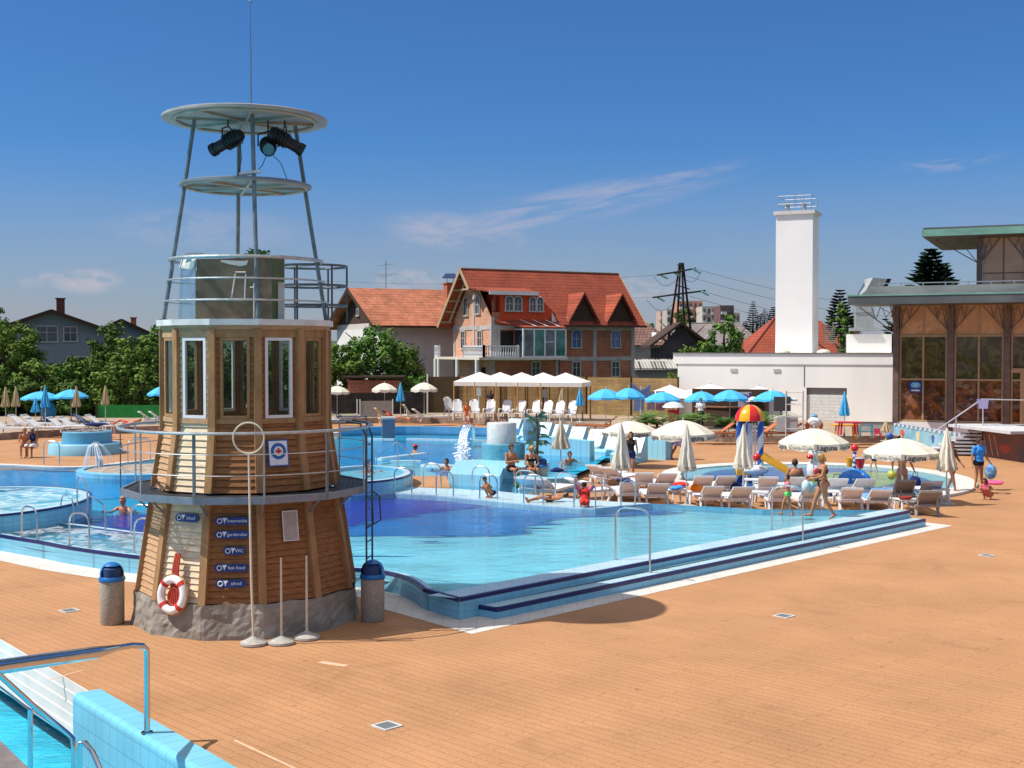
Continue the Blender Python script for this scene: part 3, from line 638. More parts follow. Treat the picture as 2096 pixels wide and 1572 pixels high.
# channel of bubbling water between rim and step on the left, and whirlpool tub
chan = smoothpts([G(px, py, ZR) for px, py in ((-120, 1062), (0, 1076), (60, 1073), (122, 1072), (190, 1082), (270, 1092), (330, 1098), (330, 1134), (216, 1127), (120, 1112), (40, 1098), (-120, 1068))], 4, True)
struct('water', MB().sheet(chan, ZW + .012), WFOAM)
ds = [G(px, py, ZR) for px, py in ((118, 1071), (190, 1080), (270, 1091), (340, 1097))]
nv2 = MB(); nv2.strip([p + V3(0, 0, .008) for p in ds], [p + V3(0, 0, .008) for p in offset_poly(ds, .16)])
struct('pool_step', nv2, WETRIM)
n3 = MB(); n3.strip([p + V3(0, 0, .012) for p in offset_poly(ds, .16)], [p + V3(0, 0, .012) for p in offset_poly(ds, .23)]); struct('pool_nosing', n3, NAVY)
def tub(name, label, cpx, cpy, rx, ry, z1, foam=True, wz=.03, z0=.2):
    c = G(cpx, cpy, z1); n = 40
    ring = [V3(c.x + rx * math.cos(2 * PI * i / n), c.y + ry * math.sin(2 * PI * i / n), 0) for i in range(n)]
    inn = [V3(c.x + (rx - .3) * math.cos(2 * PI * i / n), c.y + (ry - .3) * math.sin(2 * PI * i / n), 0) for i in range(n)]
    t = thing(name, label, 'whirlpool'); b = MB(); cl = lambda l, z: [p + V3(0, 0, z) for p in l + l[:1]]
    b.strip(cl(ring, z0), cl(ring, z1)); b.strip(cl(inn, z1), cl(inn, z1 - .15)); b.build('tub_wall', TILE, t)
    b = MB(); b.strip(cl(ring, z1), cl(inn, z1)); b.build('rim', WETRIM, t)
    b = MB(); r2 = [V3(c.x + (rx + .01) * math.cos(2 * PI * i / n), c.y + (ry + .01) * math.sin(2 * PI * i / n), 0) for i in range(n)]
    r3 = [V3(c.x + (rx - .06) * math.cos(2 * PI * i / n), c.y + (ry - .06) * math.sin(2 * PI * i / n), 0) for i in range(n)]
    b.strip(cl(r2, z1 - .05), cl(r2, z1 + .004)); b.strip(cl(r2, z1 + .004), cl(r3, z1 + .004)); b.build('nosing', NAVY, t)
    b = MB(); b.sheet(inn, z1 - .13); b.build('tub_floor', TILEF, t)
    b = MB(); b.sheet(inn, z1 - wz); tag(b.build('water', WFOAM if foam else WMAIN), kind='structure')
tub('whirlpool', 'round foaming whirlpool tub with a dark rim at the left edge', -60, 1025, 2.9, 3.5, .80)
tub('whirlpool', 'round whirlpool tub with pale rim right of the tower walkway', 740, 968, 1.62, 2.7, .78, foam=False)
# ledge strip on the far side, orange deck island, round rubble island
lg = [G(px, py, ZR) for px, py in ((731, 1014), (807, 1009.4), (892, 1014), (980, 1022.7), (1072, 1031.7), (1189, 1041), (1218, 1041.7), (1270, 1036), (1333, 1031), (1260, 1028), (1150, 1019.5), (1023, 1006.6), (912, 999.8), (844, 997), (790, 1003), (731, 1008))]
struct('pool_ledge', MB().prism(lg, .2, ZR + .012), WETRIM)
isl = [G(px, py, ZR) for px, py in ((838, 976), (914, 976), (922, 1001), (843, 998))]
struct('deck', MB().prism(isl, .2, .41), DECK)
t = thing('planter_island', 'low round island of rubble with a light blue rim in the lagoon', 'island'); c = G(300, 968, .36)
b = MB(); b.lathe([(2.35, .2), (2.35, .52), (2.1, .55), (2.08, .45)], (c.x, c.y, 0), 36, caps=False); b.build('rim', TILE, t)
b = MB(); b.lathe([(2.1, .48), (1.4, .56), (.6, .62), (.01, .63)], (c.x, c.y, 0), 36, caps=False); b.build('rubble', mat('rubble_fill', (.30, .25, .21), .9, var=.4, scale=4, bump=1., bscale=12), t)
cop = MB(); cl_ = [p for p in far[14:]]; cs_ = smoothpts(cl_, 5)
cop.strip([V3(p.x, p.y, .40) for p in cs_], [V3(p.x, p.y, .40) for p in offset_poly(cs_, -.35)]); cop.strip([V3(p.x, p.y, .3) for p in cs_], [V3(p.x, p.y, .40) for p in cs_])
struct('kerb_strip', cop, COPING)
# far deck level beyond the lagoon coping is reached by a pale inner wall on the right-hand part
ws = smoothpts([G(px, py, ZR) for px, py in ((696, 886), (830, 883.5), (950, 885.5), (1075, 889))], 4)
bw = MB(); bw.strip([p - V3(0, .05, .1) for p in ws], [p + V3(0, -.05, .28) for p in ws]); bw.strip([p + V3(0, -.05, .28) for p in ws], [p + V3(0, .3, .28) for p in ws]); bw.strip([p + V3(0, .3, .28) for p in ws], [p + V3(0, .3, -.3) for p in ws])
tag(bw.build('pool_wall', mat('blue_pool_wall', (.10, .30, .50), .5, var=.12, scale=2)), 'blue inner wall along the back of the far pool', 'pool wall')
b = MB()
for (xa, ya, xb, yb, wd) in ((750, 899, 808, 900, .12), (834, 899, 1000, 903, .14), (775, 940, 868, 929, .16), (800, 945, 862, 945, .16), (870, 952, 938, 956, .3)):
    p, q_ = G(xa, ya, .42), G(xb, yb, .42); b.bar(p, q_, wd * 2, .1)
struct('pool_ledge', b, WETRIM)
# bright shallow corner by the frame
fsheet([(770, 950), (800, 946), (850, 950), (880, 965), (900, 976), (840, 978), (800, 975), (770, 972)], .22, FCYAN, 4)
# ------------------------------------------------------------------ near-left pool
cw = MB(); inr = [G(-200, 1265, -.75), G(0, 1412, -.75), G(150, 1512, -.75), G(175, 1530, -.75)]
l_a = L1 + (L1 - L2) * .8
top_ = [l_a, L1, L1.lerp(L2, .5), L2]
for i in range(5):      # shallow white steps down to the water
    z0, z1 = -.15 * i - .002, -.15 * (i + 1); a_ = [p.lerp(q2, i / 5) for p, q2 in zip(top_, inr)]; b_ = [p.lerp(q2, (i + 1) / 5) for p, q2 in zip(top_, inr)]
    a_ = [V3(p.x, p.y, z0 + .006) for p in a_]; b_ = [V3(p.x, p.y, z0 + .006) for p in b_]; c_ = [V3(p.x, p.y, z1 + .004) for p in b_]
    cw.strip(b_, a_); cw.strip(c_, b_)
struct('pool_step', cw, mat('pale_worn_coping', (.60, .58, .54), .7, c2=(.70, .68, .64), scale=2))
nw = MB(); nw.strip([p + V3(0, 0, .01) for p in inr], [p + V3(.05, .05, .01) for p in inr]); struct('pool_nosing', nw, NAVY)
wl_ = L2 + dL * .0; wn = V3(dL.y, -dL.x, 0).normalized()     # pool side of the wall
if wn.dot(V3(-1, -1, 0)) < 0: wn = -wn
W0 = L2 + V3(0, 0, 0); Wd = 9.
bl = MB(); rr_ = .07
prof = [(0, 0), (0, .10)] + [(.0 + .0, .12)] + [(.30, .12)] + [(.30 + rr_ * math.sin(a_), .12 - rr_ + rr_ * math.cos(a_)) for a_ in (R(30), R(60), R(90))] + [(.37, -1.9)]
A_ = [W0 + wn * x + V3(0, 0, z) for x, z in prof]; B2 = [p + dL * Wd for p in A_]
bl.strip(B2, A_); bl.add(A_, [tuple(range(len(A_)))])
tag(bl.build('pool_wall', brickmat('pool_wall_tile', (.20, .55, .70), (.18, .52, .68), (.11, .36, .5), .245, .245, .006, axis='w', rot=math.atan2(dL.y, dL.x), rough=.22, off=0., noise_amt=.08, nscale=1.2, spec=.5)), 'light blue tiled wall of the pool in the near left corner', 'pool wall')
wf = [V3(-30, -2, 0), V3(-30, 24, 0), V3(-8, 24, 0), V3(-4.5, 17.5, 0), V3(4, 8, 0), V3(4, -2, 0)]
struct('pool_floor', MB().sheet([V3(p.x, p.y, 0) for p in wf], -1.15), floormat('bright_pool_floor', (.06, .66, .86), (.05, .6, .83), .8))
struct('water', MB().sheet([V3(p.x, p.y, 0) for p in wf], -.80), watermat('near_water', (.75, .95, 1.), .06, 3.2, ior=1.2))
pc = [G(-160, 1440, -.55), G(0, 1515, -.55), G(62, 1575, -.55), G(90, 1640, -.55), G(-400, 1900, -.55)]
struct('paving', MB().prism(pc, -1.6, -.55), mat('wet_brown_paving', (.20, .16, .14), .35, var=.3, scale=4))
# ------------------------------------------------------------------ floor drains, painted seams
dr = thing('floor_drain', 'x', 'drain'); b = MB()
for x, y, w_, l_ in ((-.13, 0, .03, .29), (.13, 0, .03, .29), (0, -.13, .23, .03), (0, .13, .23, .03)): b.box((x, y, .006), (w_, l_, .012))
b.build('frame', mat('drain_frame', (.55, .56, .55), .5), dr)
b = MB()
for i in range(5): b.box((-.09 + i * .045, 0, .005), (.02, .23, .008))
b.build('grate', mat('drain_grate', (.30, .33, .34), .45, .5), dr); MB().box((0, 0, .0035), (.23, .23, .003)).build('sump', mat('drain_sump', (.09, .10, .10), .8), dr)
pr = Proto(dr)
for x, y, lb in ((792, 1486, 'square grey floor drain in the front centre of the deck'), (1605, 1261, 'floor drain on the deck in front of the long pool steps'), (2020, 1137, 'floor drain at the right edge of the deck'), (142, 1250, 'pale floor drain left of the concrete bin')):
    pr.put(G(x, y, .002), R(45), lb, 'floor drains')
sm = MB()
for a_, b_ in (((480, 1515), (640, 1590)), ((655, 1355), (710, 1363)), ((100, 1392), (170, 1372))): sm.bar(G(*a_, .004), G(*b_, .004), .035 if a_[0] != 655 else .12, .003)
struct('deck_marking', sm, mat('pale_joint', (.66, .42, .28), .7))
# ------------------------------------------------------------------ lifeguard tower
TX, TY = -4.66, 21.9; TOFF = R(-71)
def wood(name, c, c2, sx=3.): return mat(name, c, .75, var=.2, scale=6, c2=c2, stretch=(1, 1, sx), bump=.4, bscale=18, detail=6)
WOODP = wood('pale_board', (.62, .46, .28), (.80, .68, .50), 6)  # palest of the boards, used on a single facet
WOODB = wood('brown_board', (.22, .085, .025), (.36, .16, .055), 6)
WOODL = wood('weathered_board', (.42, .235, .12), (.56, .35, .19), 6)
POSTM = wood('timber_post', (.27, .145, .06), (.41, .235, .105), .4)
TSTONE = mat('cast_stone', (.20, .18, .15), .9, var=.2, scale=3, bump=1.2, bscale=6, c2=(.34, .31, .27))
tw = thing('lifeguard_tower', 'twelve-sided wooden lighthouse-style lifeguard tower with a steel walkway and mast', 'tower', (TX, TY, 0))
def vang(i): return TOFF + R(30) * i - PI / 2       # i=0 is the leftmost visible corner; angle measured for cos/sin with -Y forward
def tv(i, r, z): a = vang(i); return V3(r * math.cos(a), r * math.sin(a), z)
def rad(z): return 1.84 - (1.84 - 1.40) * max(0, min(1, (z - .52) / (3.40 - .52))) if z < 3.4 else 1.40
b = MB(); nst = 12; 
# rough stone base, subdivided so that the boulders stand out
rs = 14; ZN = 9
pts = []
for zi in range(ZN):
    z = .56 * zi / (ZN - 1); row = []
    for i in range(12):
        for j in range(rs):
            p = tv(i, 1.98 - .1 * z, 0).lerp(tv(i + 1, 1.98 - .1 * z, 0), j / rs); ns_ = V3(p.x * 3, p.y * 3, z * 4.3); q_ = p * (1 + .020 * noise.noise(ns_) + .010 * noise.noise(ns_ * 3.1) + .006 * noise.noise(ns_ * 7)); q_.z = z + (.03 * noise.noise(p * 2.5) if zi == ZN - 1 else 0); row.append(q_)
    pts += row
n_ = 12 * rs
b.add(pts, [(zi * n_ + i, zi * n_ + (i + 1) % n_, (zi + 1) * n_ + (i + 1) % n_, (zi + 1) * n_ + i) for zi in range(ZN - 1) for i in range(n_)])
b.add([tv(i, 1.90, .55) for i in range(12)], [tuple(range(12))]); b.build('stone_base', TSTONE, tw)
def clad(z0, z1, i, m, name, gap=.0, dz=.105, x0=0., x1=1.):
    """lapped boards on one facet between z0 and z1"""
    b = MB(); n = max(1, round((z1 - z0) / dz)); h = (z1 - z0) / n
    for k_ in range(n):
        za, zb = z0 + h * k_, z0 + h * (k_ + 1) - .006
        a0, a1 = tv(i, rad(za), za), tv(i + 1, rad(za), za); b0, b1 = tv(i, rad(zb), zb), tv(i + 1, rad(zb), zb)
        nn = V3(math.cos(vang(i + .5)), math.sin(vang(i + .5)), 0)
        P_ = [a0.lerp(a1, x0), a0.lerp(a1, x1), b0.lerp(b1, x1), b0.lerp(b1, x0)]
        j = random.uniform(-.003, .003)
        f = [P_[0] + nn * (.032 + j), P_[1] + nn * (.032 + j), P_[2] + nn * .010, P_[3] + nn * .010]; g = [p - nn * .03 for p in P_]
        b.hexa([g[0], g[1], f[1], f[0]], [g[3], g[2], f[2], f[3]])
    return b.build(name, m, tw)
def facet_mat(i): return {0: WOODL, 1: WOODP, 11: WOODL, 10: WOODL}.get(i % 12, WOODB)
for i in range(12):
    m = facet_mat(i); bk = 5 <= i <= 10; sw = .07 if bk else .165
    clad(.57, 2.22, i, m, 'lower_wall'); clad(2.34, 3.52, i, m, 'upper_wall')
    # cabin storey: narrow board strips each side of the window
    clad(3.52, 4.92, i, m, 'cabin_wall', x0=.0, x1=sw, dz=.12); clad(3.52, 4.92, i, m, 'cabin_wall', x0=1 - sw, x1=1., dz=.12)
    for (za, zb) in ((3.47, 3.55), (4.90, 5.06)):
        b = MB(); a0, a1 = tv(i, 1.415, 0), tv(i + 1, 1.415, 0); c = (a0 + a1) / 2; b.box((c.x, c.y, (za + zb) / 2), ((a1 - a0).length - .1, .07, zb - za), rz=math.atan2((a1 - a0).y, (a1 - a0).x)); b.build('cross_rail', WOODL if i in (0, 1) else POSTM, tw)
    # window: frame, pane
    a0, a1 = tv(i, 1.40, 0), tv(i + 1, 1.40, 0); ux = (a1 - a0).normalized(); nn = V3(ux.y, -ux.x, 0); c = (a0 + a1) / 2; wdt = (a1 - a0).length
    wide = .25 if i % 2 else .24; fm = WHITE if i % 2 else POSTM
    fr = MB(); rz = math.atan2(ux.y, ux.x); hw = wdt * (.43 if bk else .335)
    for s in (-1, 1): p = c + ux * s * (hw - .025) + nn * .012; fr.box((p.x, p.y, 4.225), (.05, .06, 1.34), rz)
    for z in (3.58, 4.87): p = c + nn * .012; fr.box((p.x, p.y, z), (hw * 2, .062, .05), rz)
    fo = fr.build('window_frame', fm, tw)
    g = MB(); g.box((c.x, c.y, 4.225), (hw * 2 - .1, .012, 1.24), rz)
    g.build('window_pane', glassmat('tower_glass', (.95, .98, .96), .88, (.03, .05, .05), .6), fo)
# corner posts
for i in range(12):
    b = MB()
    for za, zb in ((.55, 2.22), (2.34, 5.04)):
        zs = [za, min(3.4, zb), zb] if zb > 3.4 else [za, zb]
        for q_ in range(len(zs) - 1):
            if zs[q_ + 1] - zs[q_] < .01: continue
            p0, p1 = tv(i, rad(zs[q_]) + .025, zs[q_]), tv(i, rad(zs[q_ + 1]) + .025, zs[q_ + 1]); b.bar(p0, p1, .125, .115, up=V3(math.cos(vang(i)), math.sin(vang(i)), 0))
    b.build('corner_post', POSTM, tw)
# interior floor and roof slab
b = MB(); b.lathe([(1.36, 3.40), (1.36, 3.46)], n=12); b.build('cabin_floor', POSTM, tw)
b = MB(); b.add([tv(i, 1.53, 5.10) for i in range(12)] + [tv(i, 1.53, 5.20) for i in range(12)], [tuple(range(12))[::-1], tuple(range(12, 24))] + [(i, (i + 1) % 12, 12 + (i + 1) % 12, 12 + i) for i in range(12)])
b.build('roof_slab', mat('roof_sheet', (.66, .66, .64), .5, .1, var=.15, scale=4), tw)
b = MB(); b.add([tv(i, 1.47, 5.03) for i in range(12)] + [tv(i, 1.47, 5.097) for i in range(12)], [(i, (i + 1) % 12, 12 + (i + 1) % 12, 12 + i) for i in range(12)]); b.build('fascia', WOODL, tw)
# walkway: facetted grating, kick plate, rail
RW = 2.13
b = MB(); 
for i in range(12):
    a0, a1, c0, c1 = tv(i, RW, 0), tv(i + 1, RW, 0), tv(i, 1.58, 0), tv(i + 1, 1.58, 0); n = 34
    for k_ in range(n):
        p = c0.lerp(c1, (k_ + .5) / n); q_ = a0.lerp(a1, (k_ + .5) / n); p.z = q_.z = 2.29; b.bar(p, q_, .009, .03)
    for k_ in range(6):
        t_ = k_ / 6; p, q_ = c0.lerp(a0, t_), c1.lerp(a1, t_); p.z = q_.z = 2.293; b.bar(p, q_, .008, .026)
b.build('grating', mat('grating_steel', (.14, .15, .16), .5, .6), tw)
b = MB()
for i in range(12):
    a0, a1 = tv(i, RW, 2.275), tv(i + 1, RW, 2.275); b.bar(a0, a1, .035, .115); c0 = tv(i, 1.62, 2.255); b.bar(c0, a0, .04, .07)
    b.bar(tv(i, 1.66, 1.95), tv(i, 1.98, 2.24), .03, .03)
b.build('walkway_frame', mat('blue_grey_steel', (.22, .25, .30), .5, .5, var=.15), tw)
rl = MB()
ring = lambda r, z, n=48, r0=0, r1=2 * PI: [V3(r * math.cos(r0 + (r1 - r0) * i / n), r * math.sin(r0 + (r1 - r0) * i / n), z) for i in range(n)]
rl.tube(ring(2.18, 3.36, 60), .026, 8, closed=True); rl.build('handrail', GALV, tw)
rl = MB(); rl.tube(ring(2.14, 3.02, 60), .009, 6, closed=True); rl.tube(ring(2.135, 2.68, 60), .009, 6, closed=True); rl.build('mid_rail', GALV, tw)
for i in range(12):
    if i % 2 == 1 and i not in (3, 5): pass
    a = vang(i) ; b = MB(); b.bar(tv(i, RW + .005, 2.22), tv(i, RW + .005, 3.35), .05 if i % 2 == 0 else .028, .02, up=V3(math.cos(a), math.sin(a), 0)); b.build('railing_post', GALV if i % 2 else GALVD, tw)
# ladder down the right side with its hoop rails
ld = MB(); la = R(-8); ux = V3(math.cos(la), math.sin(la), 0); vx = V3(-ux.y, ux.x, 0)
for s in (-1, 1):
    p = ux * 2.2 + vx * s * .2; ld.tube([V3(p.x, p.y, 0), V3(p.x, p.y, 3.2), V3(p.x - ux.x * .1, p.y, 3.42), V3(p.x - ux.x * .35, p.y, 3.46)], .017, 8)
for k_ in range(11): z = .25 + k_ * .28; ld.tube([ux * 2.2 - vx * .2 + V3(0, 0, z), ux * 2.2 + vx * .2 + V3(0, 0, z)], .012, 6)
for s in (-1, 1):
    p = ux * 2.2 + vx * s * .26; ld.tube([p + V3(0, 0, 2.2), p + ux * .12 + V3(0, 0, 2.12), p + ux * .14 + V3(0, 0, 1.7), p + V3(0, 0, 1.62)], .014, 6)
ld.build('ladder', mat('dark_tube', (.06, .08, .11), .4, .6), tw)
# upper deck rings + second small ring round the hatch
up = MB()
for z, r, t_ in ((6.24, 1.31, .03), (5.88, 1.36, .016), (5.52, 1.42, .016)): up.tube(ring(r, z, 48), t_, 8, closed=True)
up.build('upper_railing', GALV, tw)
hc_ = V3(1.0, 1.05, 0); hr = MB()
for z, r in ((6.22, .62), (5.86, .62), (5.5, .62)): hr.tube([hc_ + p for p in ring(r, z, 28)], .022, 8, closed=True)
for k_ in range(6): a = R(60 * k_ + 12); hr.tube([hc_ + V3(.62 * math.cos(a), .62 * math.sin(a), 5.2), hc_ + V3(.62 * math.cos(a), .62 * math.sin(a), 6.22)], .018, 6)
hr.build('hatch_railing', mat('dark_rail', (.10, .12, .14), .4, .6), tw)
# wind screens on the upper deck
SCR = mat('grey_tarpaulin', (.15, .125, .085), .8, var=.3, scale=3, bump=.5, bscale=4); WHT = mat('white_tarpaulin', (.55, .56, .54), .7, var=.1, bump=.4, bscale=5)
def pt(px, py, Y): p = P(px, py, Y); return V3(p.x - TX, p.y - TY, p.z)
yf = TY - 1.1
def scr(name, quad, m, th=.02):
    a = quad; bk = [p + V3(0, th, 0) for p in a]; b = MB(); b.add(list(a) + bk, [(0, 1, 2, 3), (7, 6, 5, 4), (0, 4, 5, 1), (1, 5, 6, 2), (2, 6, 7, 3), (3, 7, 4, 0)]); return b.build(name, m, tw)
yl = yf + .8
scr('wind_screen', [pt(400, 655, yf), pt(556, 655, yf), pt(556, 527, yf), pt(400, 530, yf)], SCR)
scr('clear_screen', [pt(364, 655, yl), pt(399, 655, yf), pt(399, 532, yf), pt(370, 540, yl)], glassmat('clear_sheet', (.8, .9, .95), .75, (.2, .3, .4), .4))
scr('wind_screen', [pt(556, 655, yf), pt(582, 655, yf + .8), pt(582, 527, yf + .8), pt(556, 527, yf)], mat('dark_green_sheet', (.06, .085, .05), .7, c2=(.10, .16, .04), scale=1.5))
scr('corner_strip', [pt(569, 655, yf + .3), pt(582, 655, yf + .34), pt(582, 578, yf + .34), pt(569, 578, yf + .3)], WHT)
scr('cloth', [pt(366, 548, yf + .78), pt(402, 553, yf - .02), pt(402, 530, yf - .02), pt(372, 531, yf + .78)], WHT)
b = MB(); top_l = [(452, 532), (475, 533), (500, 534), (508, 532)]; bot_l = [(452, 536), (470, 541), (492, 545), (505, 542)]
b.strip([pt(x, y, yf - .03) for x, y in bot_l], [pt(x, y, yf - .03) for x, y in top_l]); b.build('cloth', WHT, tw)
b = MB(); b.strip([pt(x, y, yf + .5) for x, y in ((372, 530), (390, 526), (405, 523), (440, 524))], [pt(x, y, yf + .2) for x, y in ((380, 518), (402, 516), (420, 519), (441, 523))]); b.build('folded_awning', WHT, tw)
fr = MB()
for xa, ya, xb, yb in ((474, 610, 482, 560), (482, 557, 503, 557), (503, 560, 501, 612), (512, 588, 520, 588), (520, 580, 520, 655)): fr.tube([pt(xa, ya, yf - .04), pt(xb, yb, yf - .04)], .012, 6)
fr.build('folded_frame', mat('thin_white_tube', (.6, .6, .6), .4), tw)
gp = MB()
for k_ in range(26):
    c = pt(random.uniform(514, 548), random.uniform(513, 526), yf + .4) + V3(0, random.uniform(-.2, .2), 0); a = random.uniform(0, PI); d = V3(math.cos(a), .3, random.uniform(-.2, .6)) * random.uniform(.06, .13); w_ = V3(0, .02, .03)
    gp.add([c - d, c + w_, c + d, c - w_], [(0, 1, 2, 3)])
LEAFT = mat('pot_plant_leaf', (.05, .14, .02), .6, var=.3)
tag(gp.build('potted_plant', LEAFT, loc=(TX, TY, 0)), 'small green plant poking above the screen on the upper tower deck', 'plant')
# mast: four legs, lower disc, canopy disc, aerial
legang = [R(-70.6 - 90 + 90 * k_) for k_ in range(4)]
for a in legang:
    b = MB(); f = lambda r, z: V3(r * math.cos(a), r * math.sin(a), z)
    b.tube([f(1.41, 5.18), f(1.12, 7.0), f(.87, 8.65)], .036, 10); b.tube([f(1.41, 5.19), f(1.41, 5.22)], .08, 10); b.build('mast_leg', mat('mast_steel', (.20, .24, .25), .45, .6, var=.25, scale=5), tw)
def disc(name, z, r, th, m, rin, ribs=8, tilt=0.):
    b = MB(); b.lathe([(.001, z + th * .45), (r * .97, z + th * .45), (r, z + th * .3), (r, z - th * .1), (r * .96, z - th * .2), (rin, z + th * .1), (.001, z + th * .1)], n=56, caps=False); o = b.build(name, m, tw, smooth=True)
    q_ = MB(); q_.tube(ring(rin, z - .01, 48), .028, 8, closed=True)
    for k_ in range(ribs): a = 2 * PI * k_ / ribs + .3; q_.bar(V3(.12 * math.cos(a), .12 * math.sin(a), z - .01), V3(rin * math.cos(a), rin * math.sin(a), z - .01), .045, .045)
    q_.tube([V3(0, 0, z - .03), V3(0, 0, z + .03)], .14, 12); q_.build('rib_frame', mat('cream_steel', (.38, .35, .30), .6, var=.25, scale=3), o); return o
disc('canopy_disc', 8.69, 1.42, .10, mat('canopy_sheet', (.36, .345, .32), .6, var=.2, scale=2), 1.2)
disc('lower_disc', 7.54, 1.14, .10, mat('grey_canopy_sheet', (.24, .27, .28), .45, .4, var=.2, scale=2), 1.05)
b = MB(); b.tube([V3(.1, 0, 8.7), V3(.1, 0, 9.8), V3(.095, 0, 10.75)], [.012, .009, .005], 6); b.ell(V3(.095, 0, 10.76), .022, 8); b.build('aerial', GALVD, tw)
b = MB(); b.tube([V3(.1, -.98, 7.62), V3(.45, -.96, 7.68)], .035, 8); b.build('tube_light', WHITE, tw)
# stage spotlights under the canopy
SPOTM = mat('spotlight_black', (.02, .022, .025), .4, .1, var=.3, scale=12, bump=.3, bscale=20)
def spotlight(label, px, py, yaw, pitch):
    c = P(px, py, TY - .35); t = thing('spotlight', label, 'spotlight', c, yaw); Mx = Matrix.Rotation(pitch, 3, 'X')
    b = MB(); o = []
    prof = [(.01, -.30), (.085, -.30), (.12, -.24), (.135, -.05), (.13, .04), (.10, .10), (.10, .26), (.115, .27), (.115, .36)]
    tmp = MB().lathe(prof, n=16, caps=False)
    b.add([Mx @ Vector((x, z, y)) for x, y, z in tmp.v], tmp.f)
    for k_ in range(5): z = -.22 + k_ * .06; tt = MB().lathe([(.137, z), (.15, z + .01), (.137, z + .02)], n=16, caps=False); b.add([Mx @ Vector((x, zz, y)) for x, y, zz in tt.v], tt.f)
    b.build('housing', SPOTM, t, smooth=True)
    l = MB().lathe([(.001, .33), (.10, .33)], n=16, caps=False); q_ = MB(); q_.add([Mx @ Vector((x, z, y)) for x, y, z in l.v], l.f); q_.build('lens', mat('lens_glass', (.10, .11, .12), .1, spec=.8), t)
    y_ = MB(); y_.tube([V3(-.17, 0, 0), V3(-.17, 0, .2), V3(0, 0, .26), V3(.17, 0, .2), V3(.17, 0, 0)], .014, 6); y_.tube([V3(0, 0, .26), V3(0, 0, 8.64 - c.z)], .014, 6); y_.build('yoke', SPOTM, t)
    cb = MB(); cb.tube([V3(0, -.25, -.05), V3(.1, -.2, -.3), V3(.2, -.1, -.42), V3(.25, 0, 7.6 - c.z)], .007, 5); cb.build('cable', BLACK, t)
spotlight('left black stage spotlight under the mast canopy, aimed left', 467, 290, R(68), R(-22))
spotlight('middle black stage spotlight behind the front mast leg, aimed forwards', 549, 300, R(192), R(-18))
spotlight('right black stage spotlight under the mast canopy, aimed right', 583, 287, R(-72), R(-28))
# signs on the tower
SB = mat('sign_blue', (.012, .04, .20), .35, spec=.5); SW = mat('sign_white', (.75, .77, .8), .5)
def facet_M(i, z, x=0., off=.06):
    a0, a1 = tv(i, rad(z), z), tv(i + 1, rad(z), z); c = (a0 + a1) / 2; ux = (a1 - a0).normalized(); up_ = (tv(i + .0, rad(z + .3), z + .3) - tv(i, rad(z), z))
    nn = V3(math.cos(vang(i + .5)), math.sin(vang(i + .5)), 0)
    up_ = V3(0, 0, .3) - nn * (rad(z) - rad(z + .3)) * .966
    M = frame(c + ux * x + nn * off + V3(TX, TY, 0), ux, up_); return M
def plate(i, z, x, w_, h, txt, label, sub=True):
    M = facet_M(i, z, x, .065); t = thing('direction_sign', label, 'sign'); t.matrix_world = M
    b = MB(); n = 8; r = h / 2; pl = [V3(-w_ / 2 + r + r * math.cos(a), r * math.sin(a), 0) for a in [PI / 2 + PI * k_ / n for k_ in range(n + 1)]] + [V3(w_ / 2 - r + r * math.cos(a), r * math.sin(a), 0) for a in [-PI / 2 + PI * k_ / n for k_ in range(n + 1)]]
    b.prism(pl, -.012, .012, bottom=True); b.build('plate', SB, t)
    link('lettering', textmesh(txt, h * .62, SW), t, Matrix.Translation((.05, 0, .0125)))
    ic = MB(); x0 = -w_ / 2 + h * .62; rg = [V3(x0 + h * .30 * math.cos(2 * PI * k_ / 16), h * .30 * math.sin(2 * PI * k_ / 16), .014) for k_ in range(16)]; ic.tube(rg, .008, 4, closed=True)
    ic.add([V3(x0 + h * .35, h * .38, .014), V3(x0 + h * 1.0, h * .38, .014), V3(x0 + h * .72, -h * .05, .014), V3(x0 + h * .62, -h * .40, .014), V3(x0 + h * .55, 0, .014)], [(0, 4, 3, 2, 1)]); ic.build('symbol', SW, t)
W_ = .50
for z, w_, txt, lb in ((1.90, .56, 'kozmetika', 'top blue direction sign of the five on the shaded front of the tower'), (1.68, .56, 'garderobe', 'blue direction sign reading garderobe, second of the five'), (1.42, .36, 'WC', 'short blue direction sign reading WC'), (1.15, .54, 'fast food', 'blue direction sign reading fast food, below the WC sign'), (.90, .50, 'izhod', 'lowest blue direction sign, just above the stone base')):
    plate(2, z, -.02 if len(txt) > 2 else .02, w_, .125, '   ' + txt, lb)
plate(1, 1.93, .04, .48, .13, '   izhod', 'single blue direction sign in the slatted shadow above the lifebuoy')
M = facet_M(3, 2.98, -.06, .07); t = thing('first_aid_sign', 'white and blue first-aid sign with a red cross on the upper tower wall', 'sign'); t.matrix_world = M
MB().box((0, 0, 0), (.36, .44, .012)).build('plate', mat('sign_royal', (.03, .12, .42), .4), t); MB().box((0, 0, .008), (.32, .40, .004)).build('panel', SW, t)
b = MB(); b.lathe([(.001, .0), (.135, .0), (.135, .004)], (0, .03, .011), 28, caps=False); b.build('roundel', mat('sign_royal', (.03, .12, .42), .4), t)
b = MB(); b.lathe([(.001, .0), (.082, .0), (.082, .004)], (0, .03, .0155), 28, caps=False); b.build('roundel', SW, t)
b = MB(); b.box((0, .03, .022), (.10, .034, .004)); b.box((0, .03, .0225), (.034, .10, .0035)); b.build('red_cross', mat('sign_red', (.6, .02, .02), .5), t)
M = facet_M(3, 1.78, .07, .07); t = thing('notice_board', 'blank pale notice sheet in a frame on the right-hand lower wall', 'notice'); t.matrix_world = M
